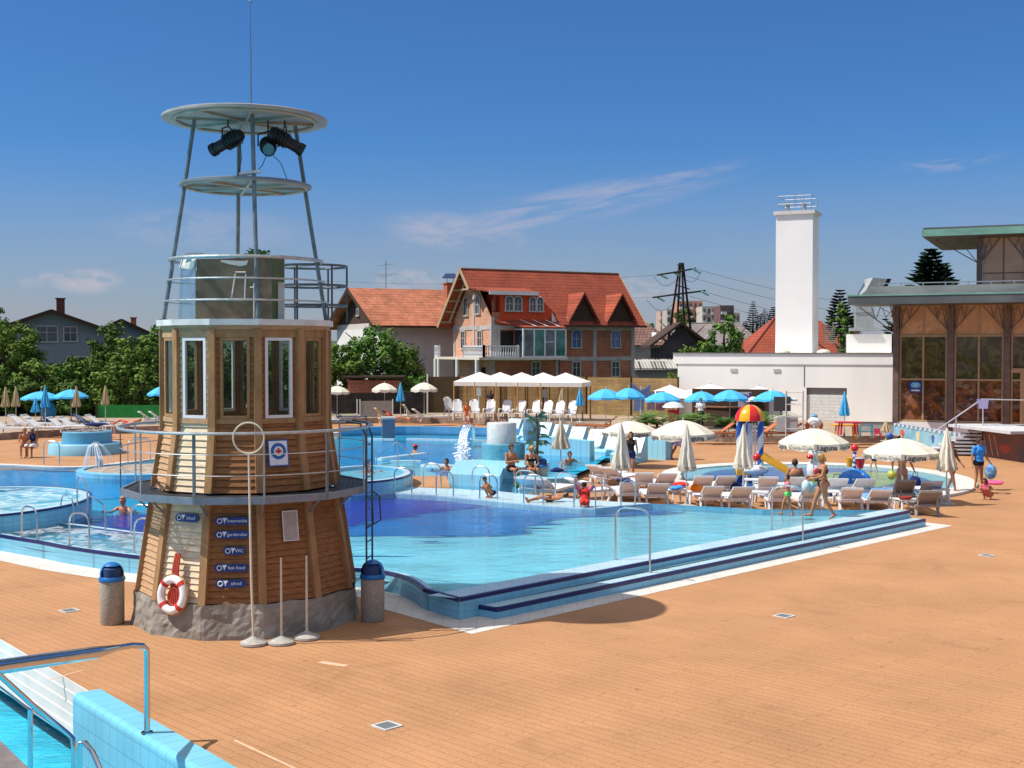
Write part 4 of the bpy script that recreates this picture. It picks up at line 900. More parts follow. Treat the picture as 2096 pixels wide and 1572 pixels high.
MB().box((0, 0, 0), (.27, .50, .012)).build('sheet', mat('notice_sheet', (.42, .36, .33), .6), t)
b = MB(); [b.box((x, y, .008), (w_, h_, .006)) for x, y, w_, h_ in ((-.13, 0, .014, .50), (.13, 0, .014, .50), (0, -.243, .246, .014), (0, .243, .246, .014))]; b.build('frame', SW, t)
# lifebuoy with its rope hanging on the pale facet
M = facet_M(1, .70, -.04, .16); t = thing('lifebuoy', 'white lifebuoy with red bands hanging on the pale tower wall', 'lifebuoy'); t.matrix_world = M
b = MB(); rg = [V3(.235 * math.cos(2 * PI * k_ / 32), .235 * math.sin(2 * PI * k_ / 32) * 1.08, 0) for k_ in range(32)]; b.tube(rg, .068, 14, closed=True); b.build('ring', mat('buoy_white', (.78, .76, .74), .4), t, smooth=True)
for k_ in range(4):
    a0 = R(45 + 90 * k_); b = MB(); pp = [V3(.235 * math.cos(a), .235 * math.sin(a) * 1.08, 0) for a in (a0 - .14, a0, a0 + .14)]; b.tube(pp, .073, 14); b.build('band', mat('buoy_red', (.55, .03, .02), .5), t, smooth=True)
b = MB(); b.tube([V3(.31 * math.cos(a), .31 * math.sin(a) * 1.08, .0 + .02 * math.sin(a * 4)) for a in [2 * PI * k_ / 24 for k_ in range(24)]], .009, 6, closed=True); b.build('grab_line', mat('ochre_rope', (.45, .25, .08), .8), t)
M2 = facet_M(1, 1.02, -.02, .10); t = thing('rope_coil', 'red coiled rescue rope hanging behind the lifebuoy', 'rope'); t.matrix_world = M2
b = MB(); 
for k_ in range(5): b.tube([V3(-.05 + k_ * .022, .34, .03 + .01 * (k_ % 2)), V3(-.06 + k_ * .026, .15, .05), V3(-.07 + k_ * .03, -.1, .05), V3(-.1 + k_ * .04, -.42, .03), V3(-.06 + k_ * .03, -.5 - .02 * k_, .02)], .017, 6)
for k_ in range(4): b.tube([V3(.09 * (1 + .1 * k_) * math.cos(a), -.36 + .14 * math.sin(a), .03 + k_ * .008) for a in [2 * PI * j / 16 for j in range(16)]], .014, 6, closed=True)
b.build('coil', mat('red_rope', (.42, .05, .03), .85, var=.3, scale=30), t)
# hula-hoop pole and two plain poles on round concrete feet
CONC = mat('concrete', (.40, .38, .34), .9, var=.18, scale=14, bump=.4, bscale=60)
def pole(px, py, h, label, ringed=False, nm='marker_pole', dx=0.):
    t = thing(nm, label, 'pole', G(px, py)); b = MB(); b.lathe([(.20, 0), (.215, .02), (.21, .05), (.05, .12), (.03, .14)], n=28); b.build('foot', CONC, t, smooth=True)
    b = MB(); b.tube([V3(0, 0, .1), V3(dx * .5, 0, h * .35), V3(dx, 0, h)], [.02, .02, .016], 8); b.build('pole', mat('cream_pole', (.62, .56, .44), .5, var=.1), t)
    if ringed: b = MB(); b.tube([V3(dx + .245 * math.cos(a), 0, h + .245 + .245 * math.sin(a)) for a in [2 * PI * k_ / 32 for k_ in range(32)]], .014, 6, closed=True); b.build('hoop', mat('cream_pole', (.62, .56, .44), .5), t)
pole(519, 1320, 3.05, 'tall thin pole carrying a round hoop, in front of the tower', True, 'hoop_pole', -.06)
pole(576, 1318, 1.38, 'short cream pole on a concrete foot, middle of the three poles'); pole(628, 1308, 1.36, 'short cream pole with a tilted foot, rightmost of the three poles')
# ------------------------------------------------------------------ litter bins
bn = thing('litter_bin', 'x', 'bin'); b = MB(); b.lathe([(.185, 0), (.20, .03), (.205, .72), (.20, .74)], n=28); b.build('bin_body', mat('pebble_concrete', (.36, .32, .26), .9, var=.35, scale=45, bump=.5, bscale=80), bn, smooth=True)
BL = mat('blue_lid', (.01, .14, .42), .3, spec=.5); b = MB()
n = 24
pf = [(.215, .74), (.225, .76), (.215, .80), (.20, .82)]; b.lathe(pf, n=28, caps=False)
hood = []
for k_ in range(7): a = R(90) * k_ / 6; hood.append((.20 * math.cos(a) + .001, .86 + .20 * math.sin(a)))
for i in range(28):       # hood with a mouth cut on the front (-Y)
    a0, a1 = 2 * PI * i / 28, 2 * PI * (i + 1) / 28
    rows = [(.20, .82)] + hood
    for q_ in range(len(rows) - 1):
        am = (a0 + a1) / 2; front = math.cos(am + PI / 2) > .42 and q_ <= 3
        if front: continue
        (r0, z0), (r1, z1) = rows[q_], rows[q_ + 1]; b.add([(r0 * math.cos(a0), r0 * math.sin(a0), z0), (r0 * math.cos(a1), r0 * math.sin(a1), z0), (r1 * math.cos(a1), r1 * math.sin(a1), z1), (r1 * math.cos(a0), r1 * math.sin(a0), z1)], [(0, 1, 2, 3)])
b.build('lid', BL, bn, smooth=True); b = MB(); b.lathe([(.17, .76), (.165, .95), (.05, 1.02)], n=20); b.build('liner', mat('bin_liner', (.015, .05, .16), .7), bn)
pb = Proto(bn)
pb.put(G(230, 1276), R(20), 'pebble-dash concrete bin with a blue dome lid standing in the sun left of the tower', 'litter bins'); pb.put(G(763, 1270), R(-10), 'blue-lidded concrete bin in the shade right of the tower', 'litter bins'); pb.put(G(1108, 1000), 0, 'blue-lidded bin beside the seated couple at the far ledge', 'litter bins')
# ------------------------------------------------------------------ handrails
def rail(x0, y0, z0, x1, y1, z1, top, label, r=.021, dx=0):
    a = G(x0, y0, z0); c = G(x1, y1, z1); zt = ZY(top, (a.y + c.y) / 2); t = thing('handrail', label, 'handrail', group='pool handrails'); b = MB(); d = (c - a); d.z = 0; L_ = d.length; d.normalize(); rr = min(.22, L_ * .42)
    pth = [a] + [a + V3(0, 0, zt - z0 - rr)] + [a + d * (rr - rr * math.cos(k_)) + V3(0, 0, zt - z0 - rr + rr * math.sin(k_)) for k_ in (R(30), R(60), R(90))]
    c2 = V3(c.x, c.y, zt - rr); pth += [c2 - d * rr + V3(0, 0, rr)] + [c2 - d * (rr - rr * math.sin(k_)) + V3(0, 0, rr * math.cos(k_)) for k_ in (R(30), R(60), R(90))] + [c]
    b.tube(pth, r, 8); b.build('rail_tube', STEEL, t, smooth=True); [MB().lathe([(.05, 0), (.05, .012)], p, 12).build('foot_plate', GALV, t) for p in (a, c)]
for a_ in ((1260, 1145, ZR, 1330, 1172, ZS, 1040, 'tall bent handrail on the near long steps, closest to the camera'), (1580, 1084, ZR, 1643, 1106, ZS, 994, 'tall handrail on the long steps where the child walks past'),
    (807, 1009, ZR, 843, 1010.5, ZR, 958, 'handrail on the far ledge closest to the whirlpool'), (893, 1013.5, ZR, 928, 1016.5, ZR, 965, 'handrail in front of the orange deck patch, near side'), (867, 998, ZR, 903, 1000, ZR, 949, 'handrail behind the orange deck patch'),
    (967, 1004, ZR, 1002, 1006, ZR, 955, 'handrail before the pale planter wall, rear one'), (982, 1022, ZR, 1018, 1024, ZR, 972, 'handrail beside the crouching dark-haired child'), (1055, 1010, ZR, 1096, 1013, ZR, 963, 'handrail in front of the seated couple, rear one'),
    (1072, 1030.5, ZR, 1112, 1033, ZR, 972, 'handrail below the seated couple at the water edge'), (1137, 1019, ZR, 1177, 1023, ZR, 968, 'handrail behind the child in pink armbands'), (1175, 1038.5, ZR, 1219, 1041, ZR, 986, 'dark handrail gripped by the child in pink armbands'),
    (1271, 1036, ZR, 1300, 1034, ZR, 983, 'rightmost handrail of the far ledge, by the white loungers'), (44.5, 1100, ZR, 76, 1105, ZR, 1037, 'leftmost handrail on the near curved rim'), (142.5, 1116, ZR, 183, 1121, ZR, 1050, 'second handrail on the near curved rim'),
    (275, 1131, ZR, 318, 1135, ZR, 1061, 'handrail on the near curved rim partly hidden by the tower'), (124.7, 1070, .37, 150, 1074.5, .37, 1014, 'handrail behind the bubbling channel, by the whirlpool wall'), (184.5, 1062, .37, 216, 1087, .37, 1024, 'handrail on the step between channel and dark water'),
    (268.5, 1095, .37, 330, 1099, .37, 1034, 'handrail on the step behind the tower corner'), (90, 955, .36, 122, 956, .36, 903, 'handrail at the back of the lagoon by the round planter'), (262, 950, .36, 308, 946, .36, 899, 'thin handrail at the back of the lagoon seen through the walkway railing')):
    rail(*a_)
t = thing('handrail', 'curved handrail rising from the foaming whirlpool wall', 'handrail', group='pool handrails'); b = MB(); p0 = G(158, 1036, .8); b.tube([p0, P(158, 985, p0.y), P(161, 976, p0.y), P(168, 978, p0.y), P(178, 1000, p0.y - .1), P(180, 1030, p0.y - .2), P(176, 1052, p0.y - .3)], .021, 8); b.build('rail_tube', STEEL, t, smooth=True)
t = thing('climbing_frame', 'pyramid of steel tubes standing in the shallow far pool', 'frame'); ap = P(812, 903, G(812, 974, .36).y)
for (x, y) in ((771, 976), (815, 979), (848, 978)):
    g_ = G(x, y, .3); m_ = ap.lerp(g_, .42) + V3(0, 0, 0); m_.x = g_.x; b = MB(); b.tube([ap, V3(g_.x, g_.y, ap.z - .62), g_], .02, 8); b.build('leg', STEEL, t)
t = thing('handrail', 'single vertical post at the far end of the ledge before the first lounger', 'handrail', group='pool handrails'); b = MB(); g_ = G(1232, 1026, ZR); b.tube([g_, g_ + V3(0, 0, .78)], .02, 8); b.build('rail_tube', STEEL, t)
# foreground rails
CHR = mat('polished_steel', (.55, .57, .60), .1, 1., var=.05, scale=4)
t = thing('stair_handrail', 'thick polished handrail on the blue tiled wall, bent down to its post', 'handrail'); g_ = G(301, 1500, .12); Yp = g_.y; b = MB()
b.tube([g_, P(301, 1345, Yp), P(300, 1330, Yp), P(292, 1322, Yp - .05), P(270, 1321, Yp - .2), P(235, 1327, Yp - .6)], .036, 14); b.tube([P(240, 1326, Yp - .55), P(205, 1334, Yp - 1.0), P(195, 1336, Yp - 1.1), P(0, 1365, Yp - 3.0), P(-120, 1384, Yp - 4)], [.036, .062, .072, .072, .072], 18)
b.build('rail_tube', CHR, t, smooth=True); b = MB(); b.lathe([(.07, 0), (.07, .015)], g_, 16); b.build('foot_plate', CHR, t)
t = thing('stair_handrail', 'double stepped handrail in the bottom left corner over the pool stairs', 'handrail'); Y2 = 12.3; b = MB()
b.tube([P(-80, 1320, Y2 - 1), P(0, 1383, Y2 - .5), P(70, 1446, Y2), P(140, 1503, Y2 + .3), P(149, 1512, Y2 + .3), P(151, 1530, Y2 + .3), P(152, 1640, Y2 + .3)], .028, 12); b.build('rail_tube', CHR, t, smooth=True)
b = MB(); b.tube([P(62, 1452, Y2 + .1), P(62, 1640, Y2 + .1)], .026, 12); b.build('post', CHR, t, smooth=True); b = MB(); b.tube([P(163, 1640, Y2 + .1), P(163, 1530, Y2 + .1), P(166, 1521, Y2 + .1), P(174, 1520, Y2 + .1), P(190, 1540, Y2), P(205, 1575, Y2 - .3), P(222, 1640, Y2 - .6)], .028, 12); b.build('rail_tube', CHR, t, smooth=True)
b = MB(); b.tube([P(-80, 1345, Y2 + .6), P(61, 1452, Y2 + .6), P(150, 1512, Y2 + .4)], .014, 8); b.build('lower_rail', CHR, t)
# ------------------------------------------------------------------ houses
ROOFT = brickmat('red_roof_tiles', (.37, .078, .04), (.30, .062, .033), (.17, .04, .022), .24, .27, .025, axis='w', rot=R(28), rough=.8, off=.5, noise_amt=.2, nscale=.6, bump=1.)
ROOFO = brickmat('orange_roof_tiles', (.50, .18, .10), (.41, .14, .07), (.25, .09, .05), .22, .26, .025, axis='w', rot=R(28), rough=.8, noise_amt=.35, nscale=.9, bump=1.)
ROOFB = brickmat('brown_roof_tiles', (.24, .13, .11), (.19, .10, .085), (.09, .05, .04), .4, .3, .04, axis='w', rot=R(10), rough=.85, noise_amt=.2)
ROOFG = brickmat('grey_roof_tiles', (.27, .235, .22), (.23, .20, .19), (.12, .10, .1), .4, .3, .03, axis='w', rot=R(-10), rough=.85, noise_amt=.2)
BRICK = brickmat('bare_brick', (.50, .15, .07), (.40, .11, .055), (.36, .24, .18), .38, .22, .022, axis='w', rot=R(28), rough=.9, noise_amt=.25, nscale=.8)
BRICK_LIT = brickmat('sunlit_brick_gable', (.66, .30, .16), (.56, .24, .13), (.5, .42, .36), .38, .22, .022, axis='w', rot=R(118), rough=.9, noise_amt=.25, nscale=.8)  # brighter than the long walls: the gable's sunlight is put into its colour
RENDC = mat('grey_concrete', (.42, .39, .37), .9, var=.2, scale=1.5); STUC = mat('lilac_stucco', (.58, .51, .49), .9, var=.07, scale=.8); WSTUC = mat('white_stucco', (.70, .69, .66), .9, var=.05, scale=.6)
ORANGE = mat('orange_render', (.55, .07, .02), .85, var=.1); TRIM = mat('pale_trim', (.50, .46, .42), .8, var=.1); PANE = mat('dark_pane', (.035, .05, .07), .08, var=.3, scale=1.5, spec=.8); PANEB = mat('blue_pane', (.04, .10, .30), .1, var=.3, scale=2, spec=.8)
TIMB = mat('dark_timber', (.05, .025, .015), .8, var=.3); YTIM = mat('pale_rafter', (.45, .36, .22), .8)
class House:
    """local frame: u along the ridge, v across (towards the viewer's right-front), origin under the ridge at the left gable"""
    def __init__(s, org, ang): s.o = Vector(org); s.u = V3(math.cos(ang), math.sin(ang), 0); s.v = V3(math.sin(ang), -math.cos(ang), 0); s.a = ang
    def p(s, a, b, z): return s.o + s.u * a + s.v * b + V3(0, 0, z - s.o.z)
def wallpanel(b, q0, q1, z0, z1, th=.0): b.add([V3(q0.x, q0.y, z0), V3(q1.x, q1.y, z0), V3(q1.x, q1.y, z1), V3(q0.x, q0.y, z1)], [(0, 1, 2, 3)])
def window(root, h, face, t_, z, w, hh, arch=False, pane=None, fm=None, bars=True):
    """face: ('v', b) = long wall at v=b, t_ along u; ('u', a) = gable wall at u=a, t_ along v"""
    if face[0] == 'v': c = h.p(t_, face[1], z); ux = h.u
    else: c = h.p(face[1], t_, z); ux = h.v * 1.
    nn = V3(ux.y, -ux.x, 0) * 1.
    M = frame(c + nn * .03, ux); f = MB(); ft = .09
    top = hh / 2
    f.box((-w / 2, 0, .03), (ft, hh, .1)); f.box((w / 2, 0, .03), (ft, hh, .1)); f.box((0, -hh / 2, .04), (w + ft + .1, ft, .14))
    if arch:
        pts = [V3(w / 2 * math.cos(a), top + w * .36 * math.sin(a), .03) for a in [PI * i / 8 for i in range(9)]]; f.tube(pts, .055, 5)
    else: f.box((0, top, .03), (w + ft, ft, .1))
    if bars: f.box((0, 0, .03), (.05, hh - .1, .05)); f.box((0, hh * .1, .03), (w - .1, .04, .045))
    fo = f.build('window', fm or TRIM, root); fo.matrix_local = M
    g = MB(); ol = [V3(-w / 2, -hh / 2, .012), V3(w / 2, -hh / 2, .012)] + ([V3(w / 2 * math.cos(a), top + w * .36 * math.sin(a), .012) for a in [PI * i / 8 for i in range(9)]] if arch else [V3(w / 2, top, .012), V3(-w / 2, top, .012)])
    g.add(ol, [tuple(range(len(ol)))]); g.build('pane', pane or PANE, fo)
    return fo
# --- unfinished brick house
h = House((-3.35, 105.4, 0), R(28)); hb = thing('brick_house', 'unfinished red brick house with steep red roof, orange bay and glazed balcony', 'house')
GZ = -.12; L_ = 13.9; Wd_ = 3.6; EZ = 7.25; RZ = 11.35
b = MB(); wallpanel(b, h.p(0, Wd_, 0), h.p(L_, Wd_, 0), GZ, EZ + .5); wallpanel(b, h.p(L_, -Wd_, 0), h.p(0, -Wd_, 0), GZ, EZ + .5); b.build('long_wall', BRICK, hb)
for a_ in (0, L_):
    b = MB(); b.add([h.p(a_, -Wd_, GZ), h.p(a_, Wd_, GZ), h.p(a_, Wd_, EZ), h.p(a_, 0, RZ - .25), h.p(a_, -Wd_, EZ)], [(0, 1, 2, 3, 4)]); b.build('gable_wall', BRICK_LIT, hb)
b = MB()   # concrete ring beams and columns, a few mm proud
for z in (3.9, 6.5):
    b.bar(h.p(-.02, Wd_ + .02, z), h.p(L_, Wd_ + .02, z), .06, .34); b.bar(h.p(-.02, -Wd_, z - .0), h.p(-.02, Wd_, z), .06, .34)
for a_ in (.1, 6.2, 9.9, L_ - .1): b.bar(h.p(a_, Wd_ + .025, GZ), h.p(a_, Wd_ + .025, EZ + .1), .06, .34, up=h.u)
for v_ in (-3.5, .3, 3.45): b.bar(h.p(-.03, v_, GZ), h.p(-.03, v_, 6.8 if abs(v_) > 2 else 9.4), .06, .3, up=h.v)
b.build('concrete_frame', RENDC, hb)
ov = 1.15; sl = (RZ - EZ) / Wd_; OV = 4.55; oz = RZ - sl * OV * .92
def slope(a0, a1, v0, z0, v1, z1, th=.14):
    A_ = [h.p(a0, v0, z0), h.p(a1, v0, z0), h.p(a1, v1, z1), h.p(a0, v1, z1)]; return A_, [p + V3(0, 0, th) for p in A_]
rf = MB(); rf.hexa(*slope(-ov, L_ + .7, 0, RZ, -OV, oz)); zq = RZ - sl * .92 * 1.65; q4 = [h.p(-ov, 0, RZ), h.p(3.4, 0, RZ), h.p(3.4 + 2.9 * 1.65 / OV, 1.65, zq), h.p(-ov, 1.65, zq)]; rf.hexa(q4, [p + V3(0, 0, .14) for p in q4]); q4 = [h.p(3.4, 0, RZ), h.p(L_ + .7, 0, RZ), h.p(L_ + .7, OV, oz), h.p(6.3, OV, oz)]; rf.hexa(q4, [p + V3(0, 0, .14) for p in q4]); ro = rf.build('roof', ROOFT, hb)
b = MB(); b.bar(h.p(-ov, 0, RZ + .16), h.p(L_ + .7, 0, RZ + .16), .22, .08); 
for s in (-1, 1):
    vv = OV if s < 0 else 1.65
    b.bar(h.p(-ov - .03, 0, RZ + .04), h.p(-ov - .03, s * vv, RZ - sl * .92 * vv + .04), .05, .30); b.bar(h.p(L_ + .73, 0, RZ + .04), h.p(L_ + .73, s * OV, oz + .04), .05, .26)
b.build('barge_board', mat('barge_tan', (.42, .30, .18), .7), ro)
b = MB()
for k_ in range(5): b.bar(h.p(-ov + .05, -.6 - k_ * .85, RZ - .1 - sl * .92 * (.6 + k_ * .85)), h.p(0, -.6 - k_ * .85, RZ - .1 - sl * .92 * (.6 + k_ * .85)), .1, .14)
for s, vv in ((-1, 3.9), (1, 1.3)): b.bar(h.p(-.35, 0, RZ - .2), h.p(-.35, s * vv, RZ - .2 - sl * .92 * vv), .12, .2)
b.bar(h.p(-.7, -1.0, 9.75), h.p(-.7, 1.5, 9.75), .1, .12); b.build('rafters', YTIM, ro)
# orange bay with its own low roof
b = MB(); bz0, bz1, bv = 6.2, 9.35, 3.15
b.add([h.p(.75, Wd_ + .07, 6.95), h.p(6.4, Wd_ + .07, 6.95), h.p(6.4, Wd_ + .07, 7.3), h.p(4.2, Wd_ + .07, 9.3), h.p(.75, Wd_ + .07, 9.3)], [(0, 1, 2, 3, 4)])
b.add([h.p(.75, 1.0, 6.95), h.p(.75, Wd_ + .07, 6.95), h.p(.75, Wd_ + .07, 9.3), h.p(.75, 1., 9.3)], [(0, 1, 2, 3)])
b.build('bay_wall', ORANGE, hb); b = MB(); A_ = [h.p(-ov, 1.6, 9.72), h.p(4.1, 1.6, 9.72), h.p(4.1, Wd_ + .5, 9.35), h.p(-.4, Wd_ + .5, 9.35)]; b.hexa(A_, [p + V3(0, 0, .14) for p in A_]); b.build('bay_roof', ROOFT, hb)
b = MB(); b.bar(h.p(-.5, Wd_ + .53, 9.32), h.p(4.1, Wd_ + .53, 9.32), .06, .3); b.build('bay_fascia', WSTUC, hb)
b = MB(); b.add([h.p(.76, 3.0, 6.5), h.p(0, 3.6, 6.5), h.p(0, 3.6, 8.7), h.p(.76, 3.0, 9.2)], [(0, 1, 2, 3)]); b.build('rubble_corner', BRICK, hb)
for t0, ww in ((1.55, .72), (2.35, .72)): window(hb, h, ('v', Wd_ + .09), t0, 8.35, ww, 1.0, True)
for t0, ww in ((3.75, .6), (4.45, .6)): window(hb, h, ('v', Wd_ + .09), t0, 8.35, ww, 1.0, True)
b = MB(); b.add([h.p(5.5, Wd_ + .3, 6.9), h.p(6.3, Wd_ + .3, 6.6), h.p(5.5, Wd_ + .3, 7.8)], [(0, 1, 2)]); b.build('white_cheek', WSTUC, hb)
# pent roof and glazed balcony
b = MB(); A_ = [h.p(.2, Wd_ + .08, 7.0), h.p(6.1, Wd_ + .08, 7.0), h.p(6.1, Wd_ + 1.6, 6.42), h.p(2.2, Wd_ + 1.6, 6.42)]; b.hexa(A_, [p + V3(0, 0, .1) for p in A_]); b.build('pent_roof', ROOFT, hb)
b = MB(); [b.bar(h.p(2.6 + k_ * 1.2, Wd_ + .1, 7.16), h.p(3.3 + k_ * 1.1, Wd_ + 1.65, 6.58), .16, .03) for k_ in range(3)]; b.build('roof_batten', WHITE, hb)
b = MB(); A_ = [h.p(-1.6, -4.3, 3.85), h.p(-1.6, Wd_ + .9, 3.85), h.p(0, Wd_ + .9, 3.85), h.p(0, -4.3, 3.85)]; b.hexa(A_, [p + V3(0, 0, .2) for p in A_]); A_ = [h.p(0.02, Wd_ + .05, 3.85), h.p(6.3, Wd_ + .05, 3.85), h.p(6.3, Wd_ + 1.7, 3.85), h.p(-1.6, Wd_ + 1.7, 3.85)]; b.hexa(A_, [p + V3(0, 0, .2) for p in A_]); b.build('balcony_slab', mat('cream_slab', (.62, .56, .48), .8), hb)
for a_, v_ in ((-1.5, -4.2), (-1.5, -3.5), (-1.5, .2), (-1.5, 3.9)):
    b = MB(); b.lathe([(.17, GZ), (.17, 3.85)], V3(h.p(a_, v_, 0).x, h.p(a_, v_, 0).y, 0), 12); b.build('column', WSTUC, hb)
b = MB()
def balu(p0, p1):
    b.bar(p0 + V3(0, 0, .9), p1 + V3(0, 0, .9), .18, .1); b.bar(p0 + V3(0, 0, .05), p1 + V3(0, 0, .05), .18, .1); n = max(2, int((p1 - p0).length / .22))
    for k_ in range(n + 1):
        q_ = p0.lerp(p1, k_ / n); b.lathe([(.04, .1), (.07, .3), (.035, .5), (.06, .7), (.04, .86)], q_, 6) if 0 < k_ < n else b.box(q_ + V3(0, 0, .5), (.22, .22, 1.))
balu(h.p(-1.5, 1.5, 4.05), h.p(-1.5, Wd_ + 1.55, 4.05)); balu(h.p(-1.5, Wd_ + 1.55, 4.05), h.p(1.6, Wd_ + 1.55, 4.05)); b.build('balustrade', WHITE, hb); b = MB(); balu(h.p(-1.5, -4.25, 4.05), h.p(-1.5, -3.5, 4.05)); b.build('balustrade', WHITE, hb)
b = MB(); b.bar(h.p(.05, Wd_ + .05, 5.4), h.p(.75, Wd_ + .05, 5.4), .05, 2.6); b.build('rendered_pier', RENDC, hb)
b = MB(); b.add([h.p(.75, Wd_ + .04, 4.1), h.p(2.0, Wd_ + .04, 4.1), h.p(2.0, Wd_ + .04, 6.2), h.p(.75, Wd_ + .04, 6.2)], [(0, 1, 2, 3)]); b.build('dark_opening', mat('dark_interior', (.015, .012, .01), .9), hb); b = MB(); b.add([h.p(-.04, 1.7, .0), h.p(-.04, 2.5, .0), h.p(-.04, 2.5, 3.2), h.p(-.04, 1.7, 3.2)], [(0, 1, 2, 3)]); b.build('dark_opening', mat('dark_interior', (.015, .012, .01), .9), hb)
gl = MB(); fr = MB(); G0, G1, gv = 2.1, 6.1, Wd_ + 1.55
for k_ in range(5): fr.bar(h.p(G0 + k_ * 1., gv, 4.05), h.p(G0 + k_ * 1., gv, 6.35), .12, .12, up=h.u)
for z in (4.1, 6.35): fr.bar(h.p(G0, gv, z), h.p(G1, gv, z), .12, .1)
fr.bar(h.p(G0 + 2, gv, 5.3), h.p(G0 + 3, gv, 5.3), .1, .06); fr.bar(h.p(G0, Wd_ + .1, 6.35), h.p(G0, gv, 6.35), .1, .1); fo = fr.build('glazing_frame', WHITE, hb)
for k_ in range(4):
    g = MB(); g.add([h.p(G0 + .06 + k_, gv, 4.15), h.p(G0 + .94 + k_, gv, 4.15), h.p(G0 + .94 + k_, gv, 6.3), h.p(G0 + .06 + k_, gv, 6.3)], [(0, 1, 2, 3)])
    g.build('pane', mat('teal_pane', (.03, .16, .15), .1, var=.6, scale=1.2, spec=.8) if k_ in (1, 3) else mat('grey_pane', (.10, .13, .15), .1, var=.6, scale=1.2, spec=.8), fo)
b = MB(); g0 = h.p(G0, gv, 0); b.add([h.p(G0, Wd_ + .1, 4.1), h.p(G0, gv, 4.1), h.p(G0, gv, 6.35), h.p(G0, Wd_ + .1, 6.35)], [(0, 1, 2, 3)]); b.build('side_pane', PANE, fo)
for t0 in (8.05, 12.0): window(hb, h, ('v', Wd_), t0, 5.45, .95, 1.25, True, PANEB)
for t0 in (4.1, 8.05, 12.0): window(hb, h, ('v', Wd_), t0, 3.0, .8, 1.3, False)
for v_, z, ar in ((-1.2, 8.2, True), (1.1, 8.3, True), (-1.7, 5.5, False), (1.5, 5.5, False)): window(hb, h, ('u', -.0), v_, z, .8, 1.5 if not ar else 1.3, ar)
# two triangular dormers
for t0 in (8.3, 12.1):
    d = MB(); pk = h.p(t0, Wd_ + .15, 9.25); bk = h.p(t0, Wd_ - 2.0, 9.35); l0, l1 = h.p(t0 - 1.55, OV + .05, oz + .25), h.p(t0 + 1.55, OV + .05, oz + .25); f_ = h.p(t0, OV + .05, 9.3)
    d.add([f_, l0, h.p(t0 - 1.55, OV - .4, oz + .6), bk], [(0, 1, 2, 3)]); d.add([f_, bk, h.p(t0 + 1.55, OV - .4, oz + .6), l1], [(0, 1, 2, 3)])
    d2 = [p + V3(0, 0, .12) for p in (f_, l0, bk, l1)]; d.add([f_, l0, l0 + V3(0, 0, .2), f_ + V3(0, 0, .25), l1 + V3(0, 0, .2), l1], [(0, 1, 2, 3), (0, 3, 4, 5)]); d.add([f_ + V3(0, 0, .25), l0 + V3(0, 0, .2), bk + V3(0, 0, .1), l1 + V3(0, 0, .2)], [(0, 1, 2), (0, 2, 3)])
    do = d.build('dormer', ROOFT, hb); e = MB(); e.add([h.p(t0 - 1.4, OV - .35, oz + .3), h.p(t0 + 1.4, OV - .35, oz + .3), h.p(t0, OV - .35, 9.2)], [(0, 1, 2)]); e.build('dormer_face', TIMB, do)
b = MB(); b.bar(h.p(6.35, Wd_ + .06, GZ), h.p(6.35, Wd_ + .06, 6.8), .09, .09); b.bar(h.p(3.4, OV + .06, oz + .1), h.p(L_ + .7, OV + .06, oz + .1), .14, .12); b.build('gutter', mat('brown_gutter', (.06, .03, .025), .5), hb)
